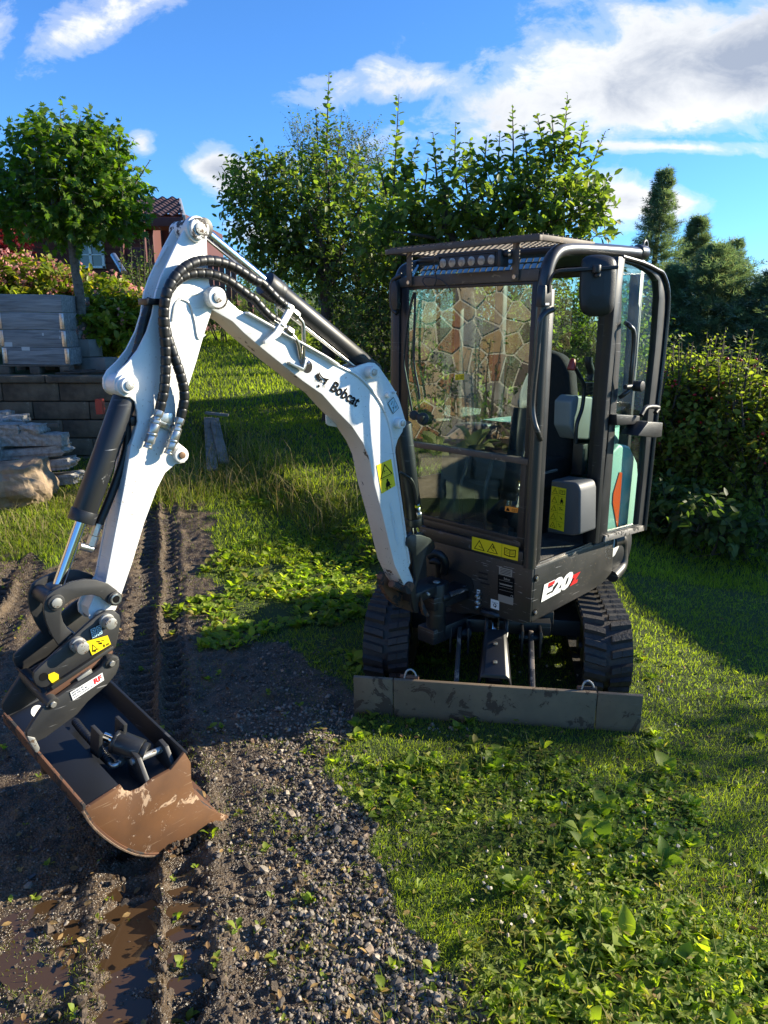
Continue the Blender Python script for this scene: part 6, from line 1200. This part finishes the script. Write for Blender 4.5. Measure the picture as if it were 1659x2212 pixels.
# --- rhododendrons, flowers
RHO = leafmat('rhododendron_leaves', (.085, .14, .018), (.24, .27, .04), .45, .36, (2.2, 2.2, .5), (.30, .25, .05)); PINK = leafmat('pink_blossom', (.55, .20, .20), (.80, .42, .34), .45, .6, (1.1, 1.0, 1.0))
FLW = (np.array([[0,0,0],[.8,-.5,.1],[.8,.5,.1],[1,0,.2]]), np.array([[0,1,3],[0,3,2]]))
for px, Y, rx, ytop, lab, nf in ((-60, 10.6, .9, 545, 'flowering rhododendron cut by the left picture edge', 120), (30, 10.3, .8, 545, 'pink flowering rhododendron under the red maple', 170), (110, 10.6, .8, 560, 'rhododendron with pink blossom behind the maple stem', 130), (200, 10.3, .75, 590, 'sunlit rhododendron right of the maple stem', 120), (262, 9.9, .55, 620, 'rhododendron at the right end of the terrace beside the arm', 90), (215, 9.4, .5, 650, 'bright green lower rhododendron right behind the maple stem', 20), (130, 9.6, .45, 655, 'low green rhododendron just above the pallet box', 15)):
    p = W(px, 700, Y); g = gh(p[0], Y); h = at(px, ytop, Y).z-g; R_ = bush('rhododendron', p[0], Y, rx, .6, h, 620, .12, RHO, lab, 'shrub', leaf=LEAF, per=8, up=.6, tl=.10)
    m = nf; q, d_ = ellip_pts(m, (0, 0, h*.55), (rx*.98, .6, h*.46), .12); k = q[:, 1] < .25; q = q[k]; m = len(q)
    if m: qq = np.repeat(q, 14, 0)+rng.normal(size=(m*14, 3))*.035; V_, F_ = scatter(FLW[0], FLW[1], qq, basis(rand_dirs(len(qq))+np.array([0,-.5,.5]), rand_dirs(len(qq))), .035+.02*rng.random(len(qq))); o = fast_mesh('blossom', V_, F_, PINK, parent=R_); o['kind'] = 'stuff'
p = W(10, 700, 11.5); REDM = leafmat('red_maple_leaves', (.12, .006, .012), (.30, .02, .03), .35, .5, (1.5, .6, .6))
RT = tree_root('red_maple', p[0], 11.5, 'small crimson leaved maple above the rhododendrons at the left edge'); fr = Frame(RT); trunk(RT, [Vector((0,0,-.05)), Vector(fr(W(5, 600, 11.5))), Vector(fr(W(0, 530, 11.5)))], .04, .02); foliage('crown', RT, lobes(fr, 11.5, [(0,520,50,35,0),(20,545,35,25,0),(-40,530,50,40,0)], 110), .06, maple_leaf(), REDM, per=6, tl=.2, tm=BARK)
for px, Y, rx, ytop, lab in ((300, 10.8, .3, 545, 'wispy bush in front of the red house balcony'), (325, 11.5, .35, 520, 'tall wispy bush right of the house window beside the arm')):
    p = W(px, 700, Y); h = at(px, ytop, Y).z-gh(p[0], Y); bush('shrub', p[0], Y, rx, .3, h, 170, .06, SMALL, lab, per=6, shoots=7, sm=16, up=1.0)
# --- retaining wall of concrete blocks
BLK = mat('old_concrete_block', (.150, .112, .072), .9, col2=(.052, .038, .026), scale=5, bump=.9, bscale=90, patch=((.23, .18, .12), .62, 6)); BLK2 = mat('grey_concrete_block', (.22, .21, .19), .9, col2=(.12, .115, .10), scale=4, bump=.6, bscale=90)
def box_mesh(name, sx, sy, sz, m, bev=.012, rough=0.0, seed=1):
    mb = MB(); mb.box((0,0,0), (sx,sy,sz)); o = mb.build(name, m, None, bev, 2); me = o.data; bpy.data.objects.remove(o); return me
WL_ = empty('retaining_wall', (-3.95, 8.27, .45)); tag(WL_, 'dark stained concrete block wall below the pallet with the grey wooden box', 'wall')
zt = 1.31; xr = W(262, 900, 8.27)[0]; xl = -6.3
bm_ = {}
def put(me, name, parent, p, rz=0, jit=0.0):
    o = bpy.data.objects.new(name, me); COL.objects.link(o); o.parent = parent; o.location = Vector(p)-parent.location+Vector((rnd.uniform(-jit, jit), rnd.uniform(-jit, jit), 0)); o.rotation_euler = (0, 0, rz); return o
bmesh_full = box_mesh('block', .612, .22, .192, BLK); bmesh_half = box_mesh('block', .30, .22, .192, BLK); capm = box_mesh('cap_block', .74, .28, .075, BLK, .015)
for r_ in range(5):
    z = zt-.075-.1-r_*.202; x = xr-.306 if r_ % 2 == 0 else xr-.15
    if r_ % 2: put(bmesh_half, 'half_block', WL_, (xr-.152, 8.27, z), 0, .004); x = xr-.152-.152-.31
    while x > xl: put(bmesh_full, 'block', WL_, (x, 8.27, z), 0, .004); x -= .62
x = xr-.37
while x > xl: put(capm, 'cap_block', WL_, (x, 8.26, zt-.037), 0, .004); x -= .75
mb = MB(); mb.bx(xl, xr, 8.30, 8.40, .1, zt-.09); o = mb.build('joint_backing', mat('dark_joint', (.02, .017, .014), 1.0), None); o.parent = WL_; o.location = -WL_.location
mb = MB(); mb.bx(xr-.22, xr, 8.38, 10.5, .1, 1.3); o = mb.build('return_wall', BLK, None, .02); o.parent = WL_; o.location = -WL_.location
UWL = empty('planter_wall', W(215, 800, 9.0)[:2]+(1.30,)); tag(UWL, 'low two course grey block wall holding the flower bed beside the pallet', 'wall')
ub = box_mesh('block', .40, .22, .20, BLK2, .010); ubc = box_mesh('cap_block', .46, .26, .10, BLK2, .012)
A1 = Vector(W(95, 800, 9.15)[:2]+(0,)); A2 = Vector(W(262, 800, 8.75)[:2]+(0,)); dv = (A2-A1); nb = int(dv.length/.41); ang = math.atan2(dv.y, dv.x)
for r_ in range(2):
    for i in range(nb+1-r_): q = A1+dv.normalized()*((i+.5*(r_ % 2))*.41); put(ub, 'block', UWL, (q.x, q.y, 1.38+r_*.205), ang, .005)
for i in range(nb): q = A1+dv.normalized()*(i*.47); put(ubc, 'cap_block', UWL, (q.x, q.y, 1.38+.103+.205+.05), ang, .004)
# firewood litter on the wall
for i in range(16):
    q = W(rnd.uniform(155, 215), 806, 8.42); mb = MB(); a = rnd.uniform(-.3, .3); L_ = rnd.uniform(.1, .22); mb.cyl((-L_*math.cos(a), -L_*math.sin(a), 0), (L_*math.cos(a), L_*math.sin(a), rnd.uniform(-.01, .02)), .008, .005, 6); o = mb.build('stick', BARK); o.location = (q[0], q[1]+rnd.uniform(-.06, .1), 1.322+rnd.random()*.03)
    tag(o, 'thin dry stick lying in the heap on the block wall right of the pallet', 'stick', 'dry sticks heaped on the wall')
# --- pallet and wooden box
WOODG = bpy.data.materials.new('weathered_board'); WOODG.use_nodes = True; nt = WOODG.node_tree; b = nt.nodes['Principled BSDF']; t = nt.nodes.new('ShaderNodeTexCoord')
oi = nt.nodes.new('ShaderNodeObjectInfo'); mp = N(nt, 'ShaderNodeMapping', Vector=t.outputs['Object'], Scale=(1.5, 20, 20)); av = N(nt, 'ShaderNodeVectorMath', operation='ADD'); nt.links.new(mp.outputs[0], av.inputs[0]); cm = N(nt, 'ShaderNodeCombineXYZ', X=math_n(nt, 'MULTIPLY', oi.outputs['Random'], 50.0)); nt.links.new(cm.outputs[0], av.inputs[1])
n1_ = N(nt, 'ShaderNodeTexNoise', Vector=av.outputs[0], Scale=1.6, Detail=8.0, Roughness=.65, Distortion=.6); nt.links.new(ramp(nt, n1_.outputs[0], [(.3, (.12, .115, .11)), (.5, (.24, .235, .23)), (.7, (.36, .35, .33))]), b.inputs['Base Color']); b.inputs['Roughness'].default_value = .8
bp = N(nt, 'ShaderNodeBump', Height=n1_.outputs[0], Strength=.5, Distance=.01); nt.links.new(bp.outputs[0], b.inputs['Normal'])
PLT = mat('pallet_wood', (.16, .12, .085), .85, col2=(.07, .052, .04), scale=9, bump=.5, bscale=80)
x0, x1 = W(-4, 700, 8.5)[0], W(143, 700, 8.5)[0]; PA = empty('pallet', ((x0+x1)/2, 8.9, 1.31)); tag(PA, 'wooden pallet under the grey box on top of the block wall', 'pallet')
for fx in (0, .5, 1):
    for fy in (8.50, 8.90, 9.3): mb = MB(); mb.box((x0+.04+(x1-x0-.08)*fx, fy, 1.31+.045), (.11, .14, .075)); o = mb.build('spacer', PLT, None, .004); o.parent = PA; o.location = -PA.location
for i in range(5): mb = MB(); mb.bx(x0-.02, x1+.02, 8.44+i*.22, 8.54+i*.22, 1.394, 1.412); o = mb.build('deck_board', PLT, None, .003); o.parent = PA; o.location = -PA.location
for fx in (0, .5, 1): mb = MB(); xx = x0+.04+(x1-x0-.08)*fx; mb.bx(xx-.05, xx+.05, 8.44, 9.4, 1.30, 1.3165); o = mb.build('skid_board', PLT, None, .003); o.parent = PA; o.location = -PA.location
BXO = empty('pallet_collar_box', ((x0+x1)/2, 8.9, 1.412)); tag(BXO, 'grey weathered wooden box of four stacked collars with steel hinge strips', 'wooden box'); BXO.rotation_euler = (0, math.radians(.6), 0)
bz = 1.414; bh = .190
for i in range(4):
    dx = (.012, -.006, -.012, -.03)[i]
    for (a, b_, c, d) in ((x0, x1, 8.475, 8.497), (x0, x1, 9.28, 9.302)): mb = MB(); mb.box((0, 0, 0), (b_-a, d-c, bh-.004)); o = mb.build('board', WOODG, None, .002); o.parent = BXO; o.location = Vector(((a+b_)/2+dx, (c+d)/2, bz+bh*(i+.5)))-BXO.location
    for xx in (x0+.011, x1-.011): mb = MB(); mb.box((0, 0, 0), (.02, .78, bh-.004)); o = mb.build('board', WOODG, None, .002); o.parent = BXO; o.location = Vector((xx+dx, 8.888, bz+bh*(i+.5)))-BXO.location
    for xx in (x0+.035, x1-.028):
        if i == 3 and xx > -4: pass
        else:
            mb = MB(); mb.box((0, 0, 0), (.048, .004, bh-.02)); mb.box((0, -.003, 0), (.008, .004, bh-.02))
            for k in range(5): mb.box((.0, -.0035, -.07+.035*k), (.030, .004, .008))
            o = mb.build('hinge_strip', ZINC, None, .0008); o.parent = BXO; o.location = Vector((xx+dx, 8.472, bz+bh*(i+.5)))-BXO.location
mb = MB()
for px_, py_, w_, h_ in ((60,765,.09,.04),(100,733,.018,.03),(140,740,.012,.03),(18,756,.1,.05),(235-95,726,.01,.02)): q = at(px_*.92, py_*.985, 8.473); mb.box(q-BXO.location, (w_, .001, h_))
o = mb.build('paint_splash', mat('dried_paint', (.55, .54, .52), .8), BXO); o['kind'] = 'stuff'
# --- granite stones, boulder, planks
GRAN = mat('rough_granite', (.40, .375, .33), .88, col2=(.20, .18, .155), scale=26, bump=1.0, bscale=38); BOUL = mat('brown_boulder', (.32, .235, .15), .9, col2=(.17, .12, .08), scale=5, bump=1.0, bscale=22)
def rock(name, sx, sy, sz, m, seed, amp=.10, box=.75, sub=3, par=None):
    bm = bmesh.new(); bmesh.ops.create_cube(bm, size=2); bmesh.ops.subdivide_edges(bm, edges=bm.edges[:], cuts=9, use_grid_fill=True); r_ = random.Random(seed); ph = [r_.uniform(0, 9) for _ in range(9)]
    for v in bm.verts:
        c = v.co.copy(); s = c.normalized()*1.25; c = s.lerp(c, box); x, y, z = c
        n_ = math.sin(x*3.1+ph[0])*math.sin(y*2.7+ph[1])+math.sin(z*4.3+ph[2]+x*2)*.6+math.sin(x*7+ph[3]+y*5)*.35+math.sin(y*9+z*8+ph[4])*.25+math.sin(x*15+ph[5])*.12
        c *= 1+amp*n_+r_.uniform(-.03, .03)*max(amp, .04)*8; v.co = (c.x*sx/2, c.y*sy/2, c.z*sz/2)
    me = bpy.data.meshes.new(name); bm.to_mesh(me); bm.free(); me.materials.append(m)
    for p in me.polygons: p.use_smooth = rnd.random() < .0
    o = bpy.data.objects.new(name, me); return link(o, par)
def put_rock(px, py, Y, w, h, d, m, seed, lab, name='granite_block', cat='stone', rz=0, ry=0, amp=.05, box=.9):
    q = at(px, py, Y); o = rock(name, w, d, h, m, seed, amp, box); o.location = q; o.rotation_euler = (0, ry, rz); tag(o, lab, cat); return o
pm_ = 7.3/FOC*1.0
put_rock(25, 1050, 6.95, .66, .44, .5, BOUL, 5, 'large brown boulder lying in the grass below the granite pile', 'boulder', 'boulder', ry=-.12, amp=.10, box=.5)
put_rock(60, 1040, 7.45, 1.05, .10, .25, GRAN, 6, 'lowest long granite slab of the pile just above the boulder', 'granite_slab', ry=-.10)
put_rock(50, 1008, 7.42, 1.05, .105, .25, GRAN, 7, 'second long granite slab up, the one reaching furthest right', 'granite_slab', ry=-.10)
put_rock(35, 978, 7.42, 1.05, .10, .25, GRAN, 8, 'top long granite slab carrying the row of small blocks', 'granite_slab', ry=-.08)
for px_, w_, lab, i in ((-30, .16, 'small granite block at the hidden left end of the block row', 11), (17, .16, 'small square granite block at the left of the row', 12), (45, .11, 'narrow granite block second from the left in the row', 13), (62, .09, 'narrowest granite block in the middle of the row', 14), (83, .15, 'sharp edged granite block next to the darker end block', 15), (118, .22, 'darker granite block at the right end of the row', 16)):
    put_rock(px_, 948, 7.4, w_, .115, .2, GRAN, i, lab, amp=.05)
put_rock(22, 925, 7.4, .26, .10, .22, GRAN, 21, 'flat granite block resting on top of the left row', amp=.06); put_rock(74, 928, 7.4, .20, .12, .2, GRAN, 22, 'pointed granite piece on top of the row near its middle', amp=.12, box=.6); put_rock(36, 905, 7.8, .20, .09, .2, GRAN, 23, 'rounded granite piece lying behind the pile', amp=.08, box=.6); put_rock(5, 900, 7.9, .2, .12, .2, GRAN, 24, 'highest granite piece behind the pile at the left edge', amp=.08, box=.6); put_rock(-20, 915, 7.6, .35, .08, .4, GRAN, 25, 'flat granite slab on the pile at the left edge', amp=.05)
put_rock(110, 918, 7.5, .16, .03, .05, PLT, 26, 'short sawn wood offcut on the granite pile', 'wood_offcut', 'wood', amp=.01, box=1.0)
put_rock(-60, 1000, 7.3, .6, .5, .5, GRAN, 27, 'heap of granite continuing beyond the left picture edge', amp=.08)
PLK = mat('pale_plank', (.30, .25, .20), .8, col2=(.16, .13, .10), scale=10, bump=.5, bscale=60)
for i, (a, b_, w_, lab) in enumerate((((442, 752, 9.4), (452, 895, 7.7), .12, 'long pale plank lying along the lawn edge behind the arm'), ((455, 770, 9.2), (478, 885, 7.9), .11, 'second pale plank lying right of the long one'), ((436, 757, 9.5), (486, 756, 9.5), .10, 'short plank laid across the upper ends of the other planks'))):
    p, q = at(*a), at(*b_); p.z = gh(p.x, p.y)+.06+.025*i; q.z = gh(q.x, q.y)+.05+.01*i; mb = MB(); mb.bar(p, q, w_, .028); o = mb.build('plank', PLK, None, .003); tag(o, lab, 'plank')
mb = MB(); q = W(212, 1000, 8.1); o = rock('red_canister', .07, .08, .16, mat('faded_red_plastic', (.45, .05, .03), .5), 31, .02, .9); o.location = (W(216, 875, 7.9)[0], 7.9, .95); o.location.z = W(212, 878, 7.9)[2]; tag(o, 'small red object hanging in front of the block wall behind the arm cylinder', 'canister')
# --- red wooden house on the terrace
HR = mat('dark_red_cladding', (.115, .028, .020), .75, var=.4, scale=6, bump=.3, bscale=60); HRD = mat('dark_red_trim', (.085, .022, .018), .7); TILE = mat('brown_roof_tile', (.075, .035, .028), .6, col2=(.035, .018, .016), scale=12, bump=.3); 
Yh = 18.0; hx1 = W(330, 520, Yh)[0]; hx0 = -15.0; HO = empty('red_wooden_house', ((hx0+hx1)/2, Yh+2, 1.7)); tag(HO, 'dark red wooden house with brown tiled roof behind the flowering hedge', 'house')
def hp_(mb, name, m, bev=0, kind=None):
    o = mb.build(name, m, None, bev); o.parent = HO; o.location = -HO.location
    if kind: o['kind'] = kind
    return o
mb = MB(); mb.bx(hx0, hx1, Yh, Yh+6, 1.0, 4.45); hp_(mb, 'wall', HRD)
mb = MB(); z = 1.8
while z < 4.4: mb.box(((hx0+hx1)/2, Yh-.02, z), (hx1-hx0, .03, .135), Matrix.Rotation(math.radians(8), 3, 'X')); z += .15
hp_(mb, 'cladding', HR, 0, 'stuff')
mb = MB(); mb.bx(hx1-.16, hx1+.03, Yh-.07, Yh+.1, 1.6, 4.4); hp_(mb, 'corner_board', HRD, .005)
# roof of pan tiles
rows = []; re = W(397, 466, Yh-.7); rr_ = W(386, 429, Yh+1.6); nx_ = int((re[0]-hx0)/.035); nrow = 11
for i in range(nrow*2+1):
    f = (i//2)/nrow; f2 = f+(1/nrow if i % 2 else 0)*.98; z0_ = (i % 2)*-.035+.035
    Yr = (Yh-.7)+(2.3)*min(f2, 1); xe = re[0]+(rr_[0]-re[0])*min(f2, 1); zr = re[2]+(rr_[2]-re[2])*min(f2, 1)+z0_*.8
    rows.append([(hx0+(xe-hx0)*j/nx_, Yr, zr+.03*math.sin(2*math.pi*(hx0+(xe-hx0)*j/nx_)/.24)) for j in range(nx_+1)])
mb = MB(); mb.grid(rows, True); hp_(mb, 'roof', TILE)
mb = MB(); mb.bar((re[0]+.02, Yh-.75, re[2]-.05), (rr_[0]+.02, Yh+1.6, rr_[2]-.05), .07, .12); hp_(mb, 'verge_board', mat('zinc_verge', (.30, .31, .32), .5), .005)
mb = MB(); mb.bx(hx0, re[0], Yh-.76, Yh-.70, re[2]-.22, re[2]-.03); hp_(mb, 'fascia', HRD, .005); mb = MB(); mb.bx(hx0, re[0], Yh-.72, Yh, re[2]-.22, re[2]-.19); hp_(mb, 'soffit', HRD)
wx0, wx1 = W(168, 550, Yh)[0], W(228, 550, Yh)[0]; wz1 = W(200, 522, Yh)[2]; wz0 = W(200, 580, Yh)[2]
mb = MB(); F_W = mat('white_window_frame', (.70, .72, .74), .5)
for a, b_, c, d in ((wx0, wx1, wz1-.05, wz1), (wx0, wx1, wz0, wz0+.05), (wx0, wx0+.06, wz0, wz1), (wx1-.06, wx1, wz0, wz1), ((wx0+wx1)/2-.03, (wx0+wx1)/2+.03, wz0, wz1), (wx0, wx1, (wz0+wz1)/2-.015, (wz0+wz1)/2+.015)): mb.bx(a, b_, Yh-.10, Yh-.04, c, d)
WN = hp_(mb, 'window', F_W, .004); mb = MB(); mb.bx(wx0, wx1, Yh-.06, Yh-.055, wz0, wz1); o = mb.build('pane', mat('window_glass', (.03, .04, .05), .05, spec=1.0), WN)
mb = MB(); mb.bx(W(305,500,Yh)[0], W(345,500,Yh)[0], Yh-1.2, Yh-1.15, W(300,575,Yh)[2], W(300,545,Yh)[2]); mb.bx(W(292,500,Yh)[0], W(385,500,Yh)[0], Yh-1.3, Yh, W(300,590,Yh)[2], W(300,577,Yh)[2]); mb.bx(W(300,500,Yh)[0], W(304,500,Yh)[0], Yh-1.3, Yh-1.2, W(300,590,Yh)[2], 4.2); mb.bx(W(345,500,Yh)[0], W(349,500,Yh)[0], Yh-1.3, Yh-1.2, W(300,590,Yh)[2], 4.2); hp_(mb, 'balcony', HRD, .006)
mb = MB(); mb.bx(hx1, W(383,500,Yh)[0], Yh+.8, Yh+5, 1.5, 4.4); hp_(mb, 'side_wing', HRD)
p, q = at(245, 552, 15), at(268, 590, 14.6); mb = MB(); mb.tube([p, q], .06, 10); o = mb.build('grey_tube', ZINC); tag(o, 'short pale metal tube slanting in front of the house right of the window', 'pipe')
# deck fence and poles between house and trees
Yf = 15.0; DF = empty('deck_fence', W(470, 650, Yf)); tag(DF, 'red brown board fence of a deck seen between arm and boom', 'fence')
for i in range(7): xx = W(430+i*12.5, 600, Yf)[0]; mb = MB(); mb.box((0, 0, 0), (.098, .025, .62)); o = mb.build('board', mat('red_brown_board', (.16, .065, .045), .75, var=.4, scale=9), DF, .003); o.location = Vector((xx, Yf+.02*(i % 2), W(500, 612, Yf)[2]))-DF.location
mb = MB(); a = W(420, 648, Yf); mb.bx(a[0], W(512, 648, Yf)[0], Yf+.03, Yf+.5, a[2]-.1, a[2]); mb.bx(a[0], W(512, 648, Yf)[0], Yf-.02, Yf+.03, W(500,572,Yf)[2], W(500,576,Yf)[2]); mb.bx(W(505,0,Yf)[0], W(505,0,Yf)[0]+.1, Yf+.05, Yf+.15, gh(-3, Yf)-.1, a[2]); o = mb.build('rail', HRD, DF, .003); o.location = -DF.location
for px_, Y, y0_, w_, lab in ((592, 14.5, 556, .03, 'thin grey steel pole on the skyline left of the fruit tree'),):
    p = at(px_, y0_, Y); mb = MB(); mb.cyl((0, 0, gh(p.x, Y)-p.z), (0, 0, 0), w_); o = mb.build('steel_pole', ZINC); o.location = p; tag(o, lab, 'pole')
# --- stone-faced house opposite (left of the viewer): what the windscreen mirrors
SW_ = empty('stone_faced_house', (-5.6, 1.6, .0)); tag(SW_, 'house wall of mortared brown and grey fieldstone mirrored in the windscreen', 'house')
MORT = mat('lime_mortar', (.40, .37, .31), .9, bump=.5, bscale=60)
mb = MB(); mb.bx(-6.2, -5.62, -3.2, 6.3, -.2, 2.9); o = mb.build('mortar_wall', MORT); o.parent = SW_; o.location = -SW_.location
mb = MB(); mb.prism([(-5.25, -3.4, 2.85), (-5.25, -3.4, 2.95), (-7.6, -3.4, 4.2), (-7.6, -3.4, 4.1)], (0, 9.9, 0)); o = mb.build('roof', TILE); o.parent = SW_; o.location = -SW_.location
stm = [mat('fieldstone_%s' % n, c, .85, var=.4, scale=5, bump=.6, bscale=30) for n, c in (('rust', (.24, .105, .05)), ('ochre', (.30, .20, .10)), ('grey', (.20, .185, .165)), ('tan', (.34, .26, .17)), ('dark', (.10, .075, .055)))]
pts_ = []
for i in range(34):
    for j in range(13): pts_.append((-2.2+i*.26+rnd.uniform(-.14, .14)+(.13 if j % 2 else 0), .1+j*.22+rnd.uniform(-.12, .12)))
for (cx, cz) in pts_:
    if not (-1.2 < cx < 6.2): continue
    poly = [(cx-.4, cz-.4), (cx+.4, cz-.4), (cx+.4, cz+.4), (cx-.4, cz+.4)]
    for (ox, oz) in pts_:
        dx, dz = ox-cx, oz-cz; d2 = dx*dx+dz*dz
        if d2 == 0 or d2 > .6: continue
        L_ = math.sqrt(d2); lim = L_/2-.013; out = []
        for k in range(len(poly)):
            a, b_ = poly[k], poly[(k+1) % len(poly)]; da = ((a[0]-cx)*dx+(a[1]-cz)*dz)/L_-lim; db = ((b_[0]-cx)*dx+(b_[1]-cz)*dz)/L_-lim
            if da <= 0: out.append(a)
            if da*db < 0: t = da/(da-db); out.append((a[0]+(b_[0]-a[0])*t, a[1]+(b_[1]-a[1])*t))
        poly = out
        if len(poly) < 3: break
    if len(poly) < 3: continue
    mb = MB(); dpt = rnd.uniform(.02, .05); mb.prism([(-5.62, a, max(.0, b_)) for a, b_ in poly], (dpt, 0, 0)); o = mb.build('stone', rnd.choice(stm), None, .006, 1); o.parent = SW_; o.location = -SW_.location
LG = empty('stone_ledge', (-4.0, 3.0, 0)); tag(LG, 'low ledge of big pale stone blocks holding the hosta bed, mirrored in the lower windscreen', 'wall')
for r_ in range(2):
    for i in range(7): o = rock('block', .30, .56, .235, mat('sandstone_block', (.27, .235, .17), .9, col2=(.15, .13, .09), scale=6, bump=.9, bscale=30), 60+i+9*r_, .04, .95); o.parent = LG; o.location = (0, -2.2+.6*i+.3*r_, .10+.24*r_)
mb = MB(); mb.bx(-5.6, -4.1, .2, 5.2, -.1, .40); o = mb.build('bed_soil', mat('bed_soil', (.05, .038, .028), 1.0, bump=1.0, bscale=40)); o.parent = LG; o.location = -LG.location
HOS = leafmat('hosta_leaves', (.12, .20, .05), (.42, .42, .20), .25, .45, (1.2, 1.3, .6))
for i, yy_ in enumerate(np.linspace(1.2, 4.6, 8)):
    v, f = rosettes(np.array([0.0]), np.array([0.0]), np.array([.30]), (16, 20)); v[:, 2] -= v[:, 2].min(); o = fast_mesh('hosta', v, f, HOS, smooth=True); o.location = (-4.35+.15*(i % 2), yy_, .40); o.scale = (1, 1, 1.3); tag(o, 'variegated hosta in the bed along the fieldstone house wall', 'plant', 'hostas along the house wall')
# --- parked white van right of the scene (mirrored in the door glass)
bush('added_shrub', -4.75, 3.1, .35, 1.0, 2.1, 130, .07, PEARL, 'loose leafy shrub added before the fieldstone wall to break up its windscreen reflection', per=5, leaf=LEAF, up=.4)  # unseen shrub, added to cover part of the wall's reflection in the windscreen
GT = tree_root('garden_tree', 9.6, 4.7, 'small round tree standing out on the open lawn to the right'); trunk(GT, [Vector((0,0,-.05)), Vector((0,0,1.3)), Vector((0,0,2.8))], .07, .03, BARKG); foliage('crown', GT, [((0,0,3.1),(.7,.7,.75),240), ((.2,.9,2.6),(.4,.4,.4),60)], .12, LEAF4, PEARL, per=6, tl=.25)
VN = empty('white_van', (8.4, 7.6, gh(8.4, 7.6))); VN.rotation_euler = (0, 0, math.radians(100)); tag(VN, 'white van parked on the grass to the right, mirrored in the open door glass', 'van')
VW = mat('van_white_paint', (.78, .78, .77), .3, coat=.6); mb = MB(); vp = [(-2.6, .45), (-2.6, 2.0), (-2.45, 2.45), (1.0, 2.5), (1.5, 2.3), (2.05, 1.45), (2.7, 1.25), (2.8, .95), (2.8, .45)]; mb.prism([(x, -.95, z) for x, z in vp], (0, 1.9, 0)); mb.build('body', VW, VN, .06, 3)
mb = MB(); mb.prism([(x, .953, z) for x, z in ((1.05, 1.5), (1.9, 1.45), (1.45, 2.15), (1.05, 2.2))], (0, .004, 0)); mb.prism([(x, -.957, z) for x, z in ((1.05, 1.5), (1.9, 1.45), (1.45, 2.15), (1.05, 2.2))], (0, .004, 0)); mb.build('window', mat('dark_van_glass', (.01, .012, .014), .05), VN)
mb = MB(); mb.prism([(1.62, -.8, 2.16), (2.04, -.85, 1.52), (2.04, .85, 1.52), (1.62, .8, 2.16)], (.012, 0, .008)); mb.build('windscreen', MATS['dark_van_glass'], VN)
for x in (-1.7, 1.9):
    for y in (-.86, .86): mb = MB(); mb.cyl((x, y-.12, .34), (x, y+.12, .34), .34, n=28); w_ = mb.build('wheel', RUBBER, VN, .03); mb = MB(); mb.cyl((x, y-.125, .34), (x, y+.125, .34), .2, n=20); mb.build('rim', ZINC, w_, .01)
for y in (-.7, .7): mb = MB(); mb.box((2.78, y, .95), (.08, .32, .2)); mb.build('headlight', LENS, VN, .03)
